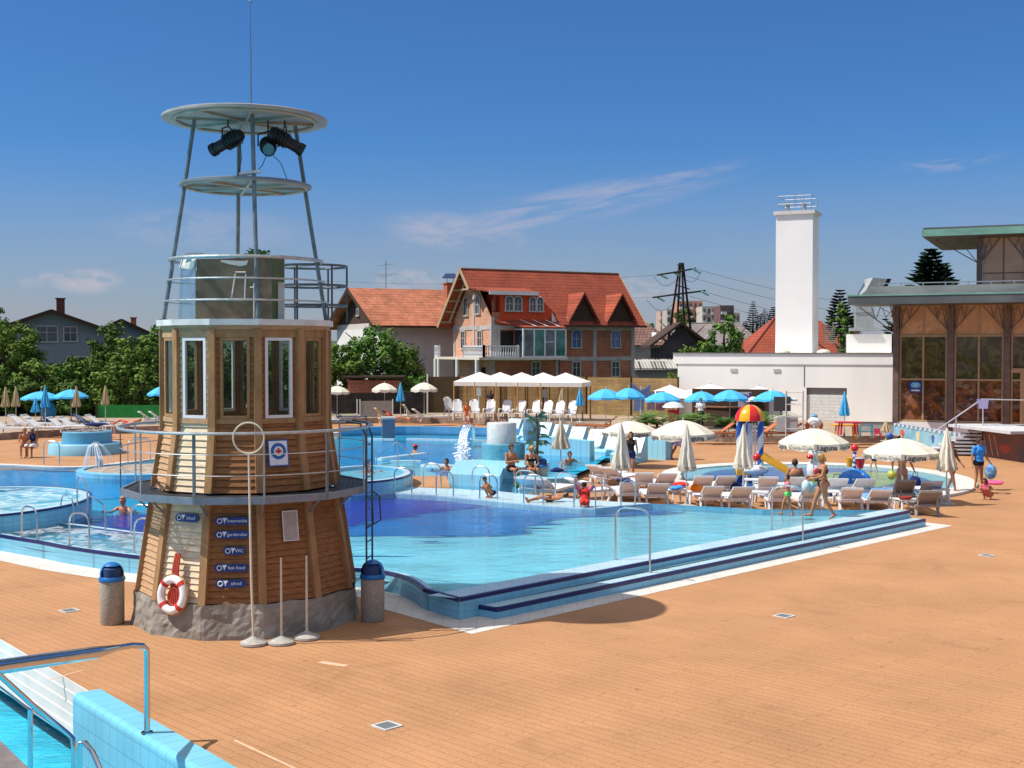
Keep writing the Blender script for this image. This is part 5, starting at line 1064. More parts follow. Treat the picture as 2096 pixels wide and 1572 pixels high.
# --- generic houses
def gable_house(name, label, org, ang, L_, W_, ez, rz, wallm, roofm, gablem=None, ov=.8, chim=None, wins=(), base=None):
    h = House(org, ang); t = thing(name, label, 'house'); b = MB(); z0 = -.12
    wallpanel(b, h.p(0, W_, 0), h.p(L_, W_, 0), z0, ez); wallpanel(b, h.p(L_, -W_, 0), h.p(0, -W_, 0), z0, ez)
    for a_ in (0, L_): b.add([h.p(a_, -W_, z0), h.p(a_, W_, z0), h.p(a_, W_, ez), h.p(a_, -W_, ez)], [(0, 1, 2, 3)])
    b.build('wall', wallm, t)
    for a_ in (0, L_): b = MB(); b.add([h.p(a_, -W_, ez), h.p(a_, W_, ez), h.p(a_, 0, rz - .1)], [(0, 1, 2)]); b.build('gable', gablem or wallm, t)
    sl = (rz - ez) / W_; r = MB()
    for s in (-1, 1):
        A_ = [h.p(-ov, 0, rz), h.p(L_ + ov, 0, rz), h.p(L_ + ov, s * (W_ + ov), rz - sl * (W_ + ov)), h.p(-ov, s * (W_ + ov), rz - sl * (W_ + ov))]; r.hexa(A_, [p + V3(0, 0, .2) for p in A_])
    ro = r.build('roof', roofm, t); b = MB()
    for s in (-1, 1): b.bar(h.p(-ov - .03, 0, rz + .06), h.p(-ov - .03, s * (W_ + ov), rz - sl * (W_ + ov) + .06), .05, .34)
    b.bar(h.p(-ov, W_ + ov + .04, rz - sl * (W_ + ov) + .08), h.p(L_ + ov, W_ + ov + .04, rz - sl * (W_ + ov) + .08), .1, .14); b.build('barge_board', TIMB, ro)
    if chim:
        for (a_, v_, w_, hh, m, cap) in chim:
            p = h.p(a_, v_, 0); zb = rz - sl * abs(v_) - .6; c = MB(); c.box((p.x, p.y, zb + hh / 2), (w_, w_, hh), ang); c.box((p.x, p.y, zb + hh + .05), (w_ + .2, w_ + .2, .1), ang); co = c.build('chimney', m, ro)
            if cap: c = MB(); [c.box((p.x + dx, p.y, zb + hh + .4), (.05, .05, .6)) for dx in (-.3, .3)]; c.add([(p.x - .75, p.y - .5, zb + hh + .55), (p.x + .75, p.y - .5, zb + hh + .55), (p.x + .45, p.y, zb + hh + 1.0), (p.x - .45, p.y, zb + hh + 1.0), (p.x - .75, p.y + .5, zb + hh + .55), (p.x + .75, p.y + .5, zb + hh + .55)], [(0, 1, 2, 3), (3, 2, 5, 4), (0, 4, 5, 1)]); c.build('chimney_cap', mat('blue_tin', (.03, .06, .16), .4, .5), co)
    for wv in wins: window(t, h, *wv)
    return t, h, ro
t2, h2, r2 = gable_house('stucco_house', 'lilac-grey stucco house with faded orange tiled roof behind the leafy tree', (-14.6, 118, 0), R(24), 14.5, 6.9, 7.1, 10.3, STUC, ROOFO, mat('brown_gable_boards', (.06, .03, .02), .8), 1.0, [(8.6, 2.0, 1.0, 2.2, mat('chimney_brick', (.36, .12, .06), .9), True)],
    [(('u', 0), .3, 8.4, .8, 1.1), (('v', 6.9), 12.6, 5.2, .55, 1.6, False, None, None, False), (('v', 6.9), 11.2, 5.2, .55, 1.6, False, None, None, False)])
b = MB(); q = [h2.p(8.3, 4.2, 8.6), h2.p(10.6, 4.2, 8.6), h2.p(10.6, 6.1, 8.35), h2.p(8.3, 6.1, 8.35)]; b.hexa(q, [p + V3(0, 0, .12) for p in q]); b.build('roof_dormer', ROOFO, r2)
b = MB(); b.add([h2.p(8.5, 5.9, 7.2), h2.p(10.4, 5.9, 7.2), h2.p(10.4, 5.9, 8.4), h2.p(8.5, 5.9, 8.4)], [(0, 1, 2, 3)]); b.add([h2.p(8.5, 5.9, 7.2), h2.p(8.5, 5.9, 8.4), h2.p(8.5, 4.2, 8.5)], [(0, 1, 2)]); b.build('dormer_wall', STUC, r2)
b = MB(); b.add([h2.p(8.95, 5.93, 7.5), h2.p(10.1, 5.93, 7.5), h2.p(10.1, 5.93, 8.3), h2.p(8.95, 5.93, 8.3)], [(0, 1, 2, 3)]); b.build('dormer_pane', PANE, r2)
b = MB(); b.add([h2.p(-.05, -6.9, -.12), h2.p(-.05, 6.9, -.12), h2.p(-.05, 6.9, 6.6), h2.p(-.05, -6.9, 6.6)], [(0, 1, 2, 3)]); b.build('whitewashed_wall', WSTUC, t2)
ae = MB(); p = P(790, 595, 121); ae.tube([p - V3(0, 0, .6), p + V3(0, 0, 2.9)], .035, 5)
for z, l in ((2.5, .8), (1.6, 1.0), (1.4, .6)): ae.tube([p + V3(-l, 0, z - .1), p + V3(l, 0, z + .1)], .02, 4)
for k_ in range(5): ae.tube([p + V3(-.7 + k_ * .3, -.3, 1.6), p + V3(-.7 + k_ * .3, .3, 1.6)], .012, 4)
ae.build('aerial', GALVD, t2)
GREYW = mat('slate_blue_wall', (.20, .23, .27), .9, var=.08)
t3, h3, r3 = gable_house('grey_house', 'grey-blue house with shallow roof and dark attic windows beyond the hedge', (-43.6, 118, 0), R(112), 16, 5.4, 6.3, 8.25, GREYW, mat('dark_sheet_roof', (.05, .05, .05), .8, var=.2), None, .8, [(1.6, .9, .75, 2.2, mat('brown_chimney', (.12, .045, .035), .9), False)], [(('u', 0), -.4, 6.15, 1.9, 1.5), (('u', 0), 1.7, 6.15, 1.2, 1.4), (('u', 0), -2.2, 6.05, 1.2, 1.2), (('u', 0), 2.4, 3.2, 2.2, 1.6)])
gable_house('grey_house', 'small dark-roofed house just showing over the hedge', (-43.9, 140, 0), R(110), 12, 4.0, 6.0, 7.9, GREYW, mat('dark_sheet_roof', (.10, .10, .10), .7), None, .7, [(1., 1.4, .6, 1.6, mat('chimney_brick', (.2, .07, .05), .9), False)])
def hip_house(name, label, cpx, w_, y_eave, y_ridge, Y, roofm, wallm, ridge=.4, depth=9., ang=0., sky=()):
    t = thing(name, label, 'house'); c = P(cpx, 700, Y); ze, zr = ZY(y_eave, Y), ZY(y_ridge, Y + depth / 2); W = w_ / F * Y / 2; q = lambda a, d, z: V3(c.x, Y + depth / 2, 0) + Matrix.Rotation(ang, 3, 'Z') @ V3(a, d, z)
    b = MB(); pts = [q(-W, -depth / 2, 0), q(W, -depth / 2, 0), q(W, depth / 2, 0), q(-W, depth / 2, 0)]; b.prism([p for p in pts], -.12, ze, top=False); b.build('wall', wallm, t)
    o = 1.08; e = [q(-W * o, -depth / 2 * o, ze), q(W * o, -depth / 2 * o, ze), q(W * o, depth / 2 * o, ze), q(-W * o, depth / 2 * o, ze)]; r0, r1 = q(-W * ridge, 0, zr), q(W * ridge, 0, zr)
    b = MB(); b.add(e + [r0, r1], [(0, 1, 5, 4), (1, 2, 5), (2, 3, 4, 5), (3, 0, 4), (0, 3, 2, 1)]); ro = b.build('roof', roofm, t)
    b = MB(); [b.tube([a_, b_], .13, 6) for a_, b_ in ((e[0], r0), (e[1], r1), (r0, r1), (e[2], r1))]; b.build('ridge_tiles', roofm, ro)
    for (px, py) in sky:
        k_ = MB(); p = P(px, py, Y + .8); k_.box(p, (.9, .1, 1.3), M=Matrix.Rotation(R(-40), 3, 'X')); k_.build('skylight', WHITE, ro)
    return t
hip_house('brown_roofed_house', 'house with dull maroon hipped roof right of the brick house', 1285, 190, 706, 655, 135, ROOFB, RENDC, .35, sky=((1343, 690),))
hip_house('grey_roofed_house', 'house with pale grey roof behind the power pylon, left one', 1440, 130, 706, 662, 160, ROOFG, STUC, .55, 10)
hip_house('grey_roofed_house', 'house with pale grey hipped roof nearer the white chimney', 1505, 120, 712, 660, 150, ROOFG, STUC, .3, 10, sky=((1503, 690), (1508, 699)))
hip_house('red_roofed_house', 'house with a warm red hipped roof partly hidden by the white chimney', 1650, 230, 728, 645, 118, ROOFT, STUC, .30, 11)
t = thing('dark_barn', 'dark timber gabled barn behind the pylon legs', 'barn'); Yb = 122; zb = ZY(712, Yb); b = MB(); pk = P(1393, 664, Yb)
q = [P(1350, 712, Yb), P(1437, 712, Yb)]; b.add([V3(q[0].x, Yb, -.12), V3(q[1].x, Yb, -.12), V3(q[1].x, Yb, zb), pk, V3(q[0].x, Yb, zb)], [(0, 1, 2, 3, 4)]); b.add([V3(q[0].x, Yb, -.12), V3(q[0].x, Yb + 8, -.12), V3(q[0].x, Yb + 8, zb), V3(q[0].x, Yb, zb)], [(0, 1, 2, 3)]); b.build('wall', mat('smoky_boards', (.06, .055, .06), .9, var=.4, scale=.6), t)
b = MB()
for s, e_ in ((-1, P(1330, 712, Yb - .8)), (1, P(1452, 706, Yb - .8))):
    A_ = [pk - V3(0, .8, 0), V3(e_.x, Yb - .8, e_.z), V3(e_.x, Yb + 8, e_.z), pk + V3(0, 8, 0)]; b.hexa(A_ if s > 0 else A_[::-1], [p + V3(0, 0, .25) for p in (A_ if s > 0 else A_[::-1])])
b.build('roof', TIMB, t)
t = thing('striped_shed', 'low shed with black and white tiled roof strip beside the brick house', 'shed'); Ys = 118; b = MB(); a_, c_ = P(1296, 757, Ys), P(1385, 757, Ys); b.box(((a_.x + c_.x) / 2, Ys + 2, 1.3), (c_.x - a_.x, 4, 2.85)); b.build('wall', mat('grey_rough_render', (.36, .33, .31), .9), t)
b = MB(); q = [P(1294, 756, Ys - .5), P(1388, 756, Ys - .5), P(1388, 737, Ys + 2.5), P(1294, 737, Ys + 2.5)]; b.hexa(q, [p + V3(0, 0, .1) for p in q]); b.build('roof', brickmat('black_white_tiles', (.03, .03, .03), (.40, .38, .36), (.5, .48, .46), .3, .9, .04, axis='w', rot=0, off=.3), t)
# --- distant apartment blocks
APT = {}
def apartments(label, x0, x1, y0, colr, floors=5, bays=4, Y=470., dark=True):
    t = thing('apartment_block', label, 'building', group='distant apartment blocks'); a_, c_ = P(x0, 690, Y), P(x1, 690, Y); zt = ZY(y0, Y); m = mat('render_' + str(colr), colr, .9, var=.06, scale=.2); b = MB(); w = c_.x - a_.x; b.box(((a_.x + c_.x) / 2, Y + 8, zt / 2 - .06), (w, 16, zt + .12)); b.build('wall', m, t)
    fh = 3.0; wm = MB(); wm.box((0, 0, 0), (w / bays * .42, .2, 1.5)); wo = None; bo = None
    for f_ in range(floors):
        z = zt - 1.7 - f_ * fh
        for k_ in range(bays):
            x = a_.x + w * (k_ + .5) / bays
            if wo is None: wo = wm.build('window', PANE, t)
            else: wo = link('window', wo.data, t)
            wo.location = (x, Y - .05, z)
            if k_ % 2 == 0:
                bo = MB().box((0, 0, 0), (w / bays * .8, 1.1, .9)).build('balcony', mat('balcony_white', (.6, .6, .58), .8), t) if bo is None else link('balcony', bo.data, t)
                bo.location = (x, Y - .6, z - 1.)
    return t
apartments('pink distant apartment block, leftmost of the cluster', 1352, 1364, 637, (.50, .34, .28), 4, 2, 520)
apartments('distant striped apartment block with dark balconies', 1365, 1381, 633, (.42, .38, .34), 5, 2, 500)
apartments('tallest distant apartment block with an orange top floor', 1389, 1438, 616, (.50, .24, .17), 6, 5, 470)
apartments('pale distant apartment block with white balconies', 1437, 1474, 627, (.48, .45, .40), 5, 4, 455)
apartments('brown brick distant apartment block at the right of the cluster', 1474, 1502, 625, (.16, .08, .08), 4, 2, 440)
apartments('low cream distant block beside the dark conifers', 1500, 1514, 640, (.50, .42, .34), 3, 2, 450)
struct('hills', (lambda: (lambda b: b)( (lambda b, n: b.add([V3(-2200 + 4400 * i / n, 2300, 0) for i in range(n + 1)] + [V3(-2200 + 4400 * i / n, 2600, 28 + 16 * noise.noise(V3(i * .11, .3, 0)) + 8 * noise.noise(V3(i * .4, 2, 0))) for i in range(n + 1)] + [V3(-2200 + 4400 * i / n, 3200, 0) for i in range(n + 1)], [(i + s * (n + 1), i + 1 + s * (n + 1), n + 2 + i + s * (n + 1), n + 1 + i + s * (n + 1)) for i in range(n) for s in (0, 1)]))(MB(), 90)))(), mat('wooded_hills', (.045, .07, .06), .95, var=.3, scale=.02))
# ------------------------------------------------------------------ white building and chimney
AB = R(-24.2); ub = V3(math.cos(AB), math.sin(AB), 0); vb = V3(math.sin(AB), -math.cos(AB), 0)   # vb points to the viewer
BWH = mat('white_render', (.84, .82, .78), .85, c2=(.93, .91, .87), scale=.7, stretch=(1, 1, .25), detail=7); DG = mat('dark_capping', (.10, .10, .10), .6)
wr = V3(23.2, 75, 0); WLn = 13.96; wl0 = wr - ub * WLn
t = thing('white_annex', 'long low white rendered building with a dark roof edge and garage door', 'building')
def wb(a_, v_, z): return wl0 + ub * a_ + vb * v_ + V3(0, 0, z)
ZT = 4.47; b = MB(); dx0, dx1 = 8.55, 11.0
for x0, x1, z0, z1, v_ in ((.28, dx0, .2, ZT - .7, 0), (dx1, WLn, .2, ZT - .7, 0), (dx0, dx1, 2.33, ZT - .7, 0)): b.add([wb(x0, v_, z0), wb(x1, v_, z0), wb(x1, v_, z1), wb(x0, v_, z1)], [(0, 1, 2, 3)])
q = [wb(-.0, .06, ZT - .7), wb(WLn, .06, ZT - .7), wb(WLn, -9, ZT - .7), wb(0, -9, ZT - .7)]; b.hexa(q, [p + V3(0, 0, .68) for p in q])
b.add([wb(.28, -9, .2), wb(.28, 0, .2), wb(.28, 0, ZT - .7), wb(.28, -9, ZT - .7)], [(0, 1, 2, 3)]); b.add([wb(WLn, 0, .2), wb(WLn, -9, .2), wb(WLn, -9, ZT - .7), wb(WLn, 0, ZT - .7)], [(0, 1, 2, 3)])
b.build('wall', BWH, t)
b = MB(); b.bar(wb(-.04, .08, ZT), wb(WLn + .04, .08, ZT), .12, .05); b.bar(wb(-.04, .05, ZT), wb(-.04, -9, ZT), .1, .05); b.build('capping', DG, t)
b = MB(); [b.add(f, [(0, 1, 2, 3)]) for f in ([wb(dx0, 0, .2), wb(dx0, -.2, .2), wb(dx0, -.2, 2.33), wb(dx0, 0, 2.33)], [wb(dx1, -.2, .2), wb(dx1, 0, .2), wb(dx1, 0, 2.33), wb(dx1, -.2, 2.33)], [wb(dx0, -.2, 1.9), wb(dx1, -.2, 1.9), wb(dx1, -.2, 2.33), wb(dx0, -.2, 2.33)], [wb(dx0, 0, 2.33), wb(dx0, -.2, 2.33), wb(dx1, -.2, 2.33), wb(dx1, 0, 2.33)])]; b.build('door_reveal', mat('grey_reveal', (.30, .29, .27), .9), t)
b = MB(); [b.bar(wb(dx0, -.14, .4 + k_ * .2), wb(dx1, -.14, .4 + k_ * .2), .05, .19) for k_ in range(8)]; b.build('roller_door', mat('white_roller', (.72, .72, .70), .6), t)
for xx in (3.75, 6.5): b = MB(); b.bar(wb(xx, .03, 3.38), wb(xx + .42, .03, 3.38), .05, .2); b.build('vent_plate', mat('buff_plate', (.5, .46, .4), .8), t)
b = MB(); b.bar(wb(8.4, .02, 2.4), wb(8.4, .02, ZT - .8), .03, .03); b.build('base_trim', DG, t)
t_ = thing('low_wall', 'low grey retaining wall behind the toddlers furniture, right of the garage door', 'wall'); b = MB(); b.bar(G(1748, 897) + V3(0, .3, .41), V3(20.1, 65.6, .41), .15, .82); b.build('wall_body', mat('grey_plinth', (.42, .40, .37), .9), t_); b = MB(); b.bar(G(1748, 897) + V3(0, .3, .84), V3(20.1, 65.6, .84), .2, .05); b.build('wall_cap', DG, t_)
b = MB(); [b.lathe([(.45, 0), (.40, .12), (.2, .22), (.01, .25)], wb(x, -1.0, ZT), 16) for x in (6.9, 9.4)]; b.build('roof_dome', mat('cream_dome', (.6, .56, .48), .6), t)
t = thing('white_chimney', 'tall square white chimney tower with a steel railing on its top', 'chimney'); Yc = 79.; cc = P(1639, 720, Yc); ca = R(-24); b = MB(); zc = ZY(437, Yc); Wc = 2.32; b.box((cc.x, cc.y + 1.1, zc / 2 + 1), (Wc, 2.1, zc - 2), ca); b.build('shaft', mat('white_chimney_render', (.88, .87, .85), .85, var=.04, scale=.4), t)
b = MB(); b.box((cc.x, cc.y + 1.1, zc + .08), (Wc + .28, 2.38, .22), ca); b.build('cap', mat('pale_cap', (.62, .61, .58), .8), t)
b = MB(); Rm = Matrix.Rotation(ca, 3, 'Z'); q = lambda x, y, z: V3(cc.x, cc.y + 1.1, zc + .19) + Rm @ V3(x, y, z); 
for z in (.45, .95): b.tube([q(-1.05, -1, z), q(1.05, -1, z), q(1.05, 1, z), q(-1.05, 1, z), q(-1.05, -1, z)], .022, 5)
for x in (-1.05, 0, 1.05):
    for y in (-1, 1): b.tube([q(x, y, 0), q(x, y, .97)], .022, 5)
for x in (-.55, .5): b.tube([q(x, -.3, 0), q(x, -.3, .5)], .12, 8); b.tube([q(x, -.3, .5), q(x, -.3, .56)], .3, 8)
b.tube([q(.1, -1, .3), q(.1, -1, 1.1), q(.55, -1, 1.1), q(.55, -1, .3)], .02, 5); b.build('top_railing', GALV, t)
# roof plant: duct, cowls
t = thing('ventilation_duct', 'pale grey ventilation duct with angled cowl and concrete base on the annex roof', 'duct'); DUCT = mat('duct_metal', (.42, .46, .45), .5, .3, var=.12); Yd = 78
def dbox(x0, x1, y0, y1, m, nm, Y=Yd, dp=1.6):
    b = MB(); a_, c_ = P(x0, y1, Y), P(x1, y0, Y); b.box(((a_.x + c_.x) / 2, Y + dp / 2, (a_.z + c_.z) / 2), (abs(c_.x - a_.x), dp, abs(c_.z - a_.z)), R(-12)); return b.build(nm, m, t)
dbox(1741, 1829, 684, 726, BWH, 'concrete_base'); dbox(1747, 1801, 671, 677, DUCT, 'base_flange', Yd - .1, 1.8); dbox(1757, 1793, 643, 671, DUCT, 'duct_body'); dbox(1757, 1795, 622, 640, DUCT, 'duct_body', Yd - .05, 1.65)
b = MB(); Yq = 78; f_ = [P(1757, 622, Yq), P(1793, 622, Yq), P(1823, 572, Yq), P(1787, 568, Yq)]; b.hexa([f_[0], f_[1], f_[1] + V3(0, 1.6, 0), f_[0] + V3(0, 1.6, 0)], [f_[3], f_[2], f_[2] + V3(0, 1.6, 0), f_[3] + V3(0, 1.6, 0)]); b.build('cowl', DUCT, t)
b = MB(); g_ = [P(1800, 606, Yq - .02), P(1806, 606, Yq - .02), P(1825, 571, Yq - .02), P(1816, 570, Yq - .02)]; b.add(g_, [(0, 1, 2, 3)]); b.build('cowl_mouth', BLACK, t)
t = thing('roof_louvre', 'small slatted louvre unit beside the chimney foot', 'vent'); b = MB(); Yl = 79
for k_ in range(9): z = 669 + k_ * 4.; b.bar(P(1686, z, Yl), P(1708, z, Yl), .5, .05)
b.build('slats', mat('louvre_grey', (.25, .26, .26), .6), t)
# ------------------------------------------------------------------ glass pavilion
t = thing('glass_pavilion', 'glass pavilion with bronze columns, branching brackets and green copper roofs', 'building')
BRZ = mat('bronze_frame', (.17, .115, .09), .5, .2, var=.2, scale=3); BRZL = mat('tan_mullion', (.46, .31, .16), .5, var=.1); COPR = mat('verdigris_copper', (.20, .42, .34), .7, .1, c2=(.12, .27, .22), scale=.8, stretch=(1, 1, 3)); RSH = mat('dark_roof_sheet', (.10, .115, .12), .6, .2, var=.3, scale=.6)
pv0 = V3(20.35, 66, 0); pvu = V3(5.65, -2.6, 0).normalized(); pvn = V3(pvu.y, -pvu.x, 0)
def pv(a_, v_, z): return pv0 + pvu * a_ + pvn * v_ + V3(0, 0, z)
FZ = .9; EZp = 7.05; bay = 2.74; NB = 5
for k_ in range(NB + 1):
    b = MB(); b.bar(pv(k_ * bay, .0, .2), pv(k_ * bay, .0, EZp), .34, .30, up=pvu); b.build('column', BRZ, t)
for k_ in range(NB):
    x0, x1 = k_ * bay + .17, (k_ + 1) * bay - .17; xm = (x0 + x1) / 2; b = MB()
    for x in (x0 + .05, xm, x1 - .05): b.bar(pv(x, -.02, FZ), pv(x, -.02, EZp), .08, .09, up=pvu)
    for z in (FZ + .04, 3.12, 5.4): b.bar(pv(x0, 0, z), pv(x1, 0, z), .1, .09)
    if k_ == 2:
        b.bar(pv(x0, .02, 3.62), pv(x1, .02, 3.62), .14, .22); b.bar(pv(x0 + .55, .02, FZ), pv(x0 + .55, .02, 3.55), .1, .2, up=pvu)
    fo = b.build('window_frame', BRZL, t)
    for zi, (z0, z1) in enumerate(((FZ + .08, 3.08), (3.16, 5.36), (5.44, EZp))):
        for xa, xb in ((x0 + .1, xm - .05), (xm + .05, x1 - .1)):
            g = MB(); g.add([pv(xa, -.03, z0), pv(xb, -.03, z0), pv(xb, -.03, z1), pv(xa, -.03, z1)], [(0, 1, 2, 3)])
            g.build('pane', glassmat('amber_reflection_glass', (.85, .5, .25), .35, (.12, .045, .016), .8, c2=(.40, .14, .05)) if zi == 0 else glassmat('smoky_glass', (.55, .55, .25), .4, (.10, .08, .03), .8, c2=(.22, .20, .07)) if zi == 1 else glassmat('amber_glass_top', (.8, .45, .2), .12, (.66, .34, .14), .45, c2=(.80, .45, .20)), fo)  # lower panes: amber reflections put into the mottled body colour
# interior: floor, back wall, columns, curtains
b = MB(); q = [pv(0.2, -.3, FZ - .1), pv(14, -.3, FZ - .1), pv(14, -8, FZ - .1), pv(.2, -8, FZ - .1)]; b.add(q, [(0, 1, 2, 3)]); b.build('interior_floor', mat('interior_floor', (.22, .09, .04), .3), t)
b = MB(); b.add([pv(.1, -6, .9), pv(14, -6, .9), pv(14, -6, 7), pv(.1, -6, 7)], [(0, 1, 2, 3)]); b.add([pv(.1, -.4, .9), pv(.1, -6, .9), pv(.1, -6, 7), pv(.1, -.4, 7)], [(0, 1, 2, 3)]); b.build('interior_wall', mat('interior_wall', (.12, .07, .04), .9, var=.6, scale=.7), t)
b = MB(); [b.bar(pv(.5 + k_ * .75, -1.4, 3.2), pv(.5 + k_ * .75, -1.4, 5.5), .3, .06, up=pvn) for k_ in range(5)]; b.build('curtain', mat('green_curtain', (.28, .38, .22), .9), t)
b = MB(); b.add([pv(-.1, -8, EZp - .02), pv(-.1, -.2, EZp - .02), pv(14, -.2, EZp - .02), pv(14, -8, EZp - .02)], [(0, 1, 2, 3)]); b.build('ceiling', mat('timber_ceiling', (.36, .17, .07), .8), t)
random.seed(5); b = MB()
for k_ in range(9):
    x = .8 + k_ * 1.0; b.box(pv(x, -1.6, 1.35), (.5, .5, .9), AB + k_); b.box(pv(x, -2.4, 1.5), (.9, .5, .12), AB)
b.build('furniture_row', mat('terracotta_upholstery', (.50, .12, .04), .6, var=.3), t)
# eaves roofs: fascia slab projecting towards the pool and to the left
def slab(a0, a1, v0, v1, z0, z1, m, nm, par=t, lift=0.): b = MB(); q = [pv(a0, v0, z0), pv(a1, v0, z0), pv(a1, v1, z0 + lift), pv(a0, v1, z0 + lift)]; b.hexa(q[::-1], [p + V3(0, 0, z1 - z0) for p in q[::-1]]); return b.build(nm, m, par)
lo = slab(-.3, 15, 2.9, -9, 7.0, 7.46, RSH, 'lower_roof'); slab(-2.03, -.3, 2.9, -.6, 7.0, 7.46, RSH, 'roof_overhang', lo)
slab(-2.05, 15, 2.93, 2.90, 7.42, 7.50, COPR, 'roof_edge', lo); slab(-2.08, -2.04, 2.93, -.6, 7.40, 7.50, COPR, 'roof_edge', lo)
b = MB(); q = [pv(-.8, 2.2, 7.46), pv(15, 2.2, 7.38), pv(15, -.2, 7.38), pv(-2.2, -.2, 7.38)]; b.hexa(q[::-1], [pv(15, -.0, 8.05), pv(-1.0, -.0, 8.05), pv(-1.0, -.6, 8.05), pv(15, -.6, 8.05)][::1] if False else [pv(-1.2, -.5, 8.0), pv(15, -.5, 8.0), pv(15, .9, 8.0), pv(-1.2, .9, 8.0)]); b.build('roof_kerb', RSH, lo)
b = MB(); b.bar(pv(-.9, .6, 8.16), pv(15, .6, 8.16), .05, .05); [b.bar(pv(-.8 + 1.1 * k_, .6, 8.0), pv(-.8 + 1.1 * k_, .6, 8.16), .05, .05, up=pvu) for k_ in range(12)]; b.build('roof_rail', GALV, lo)
slab(-.05, 14.5, -.05, -.3, EZp - .45, EZp - .05, BRZ, 'eaves_beam')
def bracket(x, zt, s, reach, par, nm='bracket', out=None, z0=None):
    """branching tree bracket; s=+1/-1 along the facade, out = projecting outwards"""
    d = pvu * s if out is None else out; b = MB(); base = pv(x, .12, zt - 1.55 if z0 is None else z0); n_ = V3(0, 0, 1); L = reach
    tip = base + d * L + n_ * 1.45; kn = base + d * (L * .55) + n_ * .75
    b.bar(base, tip, .05, .05); b.bar(kn, kn + d * (-.12 * L) + n_ * .7, .035, .035); b.bar(kn, kn + d * (.12 * L) + n_ * .7, .035, .035)
    k2 = base + d * (L * .28) + n_ * .9; b.bar(base + d * (L * .15) + n_ * .2, k2, .04, .04); b.bar(k2, k2 + d * (-.22 * L) + n_ * .5, .03, .03); b.bar(k2, k2 + d * (.1 * L) + n_ * .5, .03, .03); b.bar(k2 + d * (-.1 * L) + n_ * .25, k2 + d * (.15 * L) + n_ * .5, .03, .03)
    b.build(nm, BRZ, par)
for k_ in range(NB + 1):
    for s in (-1, 1):
        if k_ == 0 and s < 0: bracket(0, EZp, -1, 1.9, t)
        else: bracket(k_ * bay, EZp, s, 1.2, t)
    bracket(k_ * bay, EZp, 1, 2.2, t, out=pvn)
# upper storey
ux0, uv = 3.35 * 1.0, -1.6; X0 = None
def pxa(px, v_):
    lo_, hi_ = -5., 14.
    for _ in range(40):
        m_ = (lo_ + hi_) / 2; p = pv(m_, v_, 0); x = CX + F * p.x / p.y
        if x < px: lo_ = m_
        else: hi_ = m_
    return lo_
ux0 = pxa(2003, uv); UB = 2.35; UZ0, UZ1 = 7.4, 10.55
for k_ in range(4):
    b = MB(); b.bar(pv(ux0 + k_ * UB, uv, UZ0), pv(ux0 + k_ * UB, uv, UZ1), .32, .28, up=pvu); b.build('upper_column', BRZ, t)
    if k_ < 3:
        g = MB(); g.add([pv(ux0 + .16 + k_ * UB, uv, UZ0), pv(ux0 + UB - .16 + k_ * UB, uv, UZ0), pv(ux0 + UB - .16 + k_ * UB, uv, UZ1), pv(ux0 + .16 + k_ * UB, uv, UZ1)], [(0, 1, 2, 3)]); g.build('upper_pane', mat('upper_amber_panel', (.62, .36, .20), .25, var=.15, scale=.8, spec=.6), t)
        b = MB(); b.bar(pv(ux0 + UB * (k_ + .5), uv + .02, UZ0), pv(ux0 + UB * (k_ + .5), uv + .02, UZ1), .05, .05, up=pvu); b.bar(pv(ux0 + .16 + k_ * UB, uv + .03, 8.7), pv(ux0 + UB - .16 + k_ * UB, uv + .03, 8.7), .04, .04); b.build('upper_mullion', BRZ, t)
    for s in (-1, 1):
        d0 = pv(ux0 + k_ * UB, uv + .1, 9.2); pvs = pvu * s; b = MB(); Lb = 2.2 if (k_ == 0 and s < 0) else 1.0
        b.bar(d0, d0 + pvs * Lb + V3(0, 0, 1.35), .05, .05); b.bar(d0 + pvs * .05, d0 + pvs * Lb * .3 + V3(0, 0, .8), .04, .04); b.bar(d0 + pvs * Lb * .3 + V3(0, 0, .8), d0 + pvs * Lb * .1 + V3(0, 0, 1.3), .03, .03); b.bar(d0 + pvs * Lb * .3 + V3(0, 0, .8), d0 + pvs * Lb * .5 + V3(0, 0, 1.35), .03, .03); b.bar(d0 + pvs * Lb * .6 + V3(0, 0, .8), d0 + pvs * Lb * .45 + V3(0, 0, 1.35), .03, .03)
        b.build('bracket', BRZ, t)
b = MB(); b.add([pv(ux0, uv - 5, UZ0), pv(ux0, uv, UZ0), pv(ux0, uv, UZ1), pv(ux0, uv - 5, UZ1)], [(0, 1, 2, 3)]); b.build('upper_side_pane', PANE, t)
xo = pxa(1888, uv + 1.6); uo = slab(xo, 15, uv + 1.6, uv - 8, 10.57, 10.80, BRZ, 'upper_roof'); slab(xo - .04, 15, uv + 1.66, uv + 1.61, 10.60, 10.96, COPR, 'roof_edge', uo); slab(xo - .09, xo - .05, uv + 1.66, uv - 8, 10.60, 10.96, COPR, 'roof_edge', uo); slab(xo - .02, 15, uv + 1.6, uv - 8, 10.96, 11.06, RSH, 'roof_sheet', uo)
b = MB(); b.bar(pv(0, .05, .55), pv(14, .05, .55), .14, .66); b.build('plinth_band', BWH, t)
sg = thing('lit_sign', 'small dark blue square sign with a light blue oval emblem inside the left glass bay', 'sign'); M = frame(pv(1.0, .06, 2.72), pvu); sg.matrix_world = M; MB().box((0, 0, 0), (.62, .60, .02)).build('plate', SB, sg)
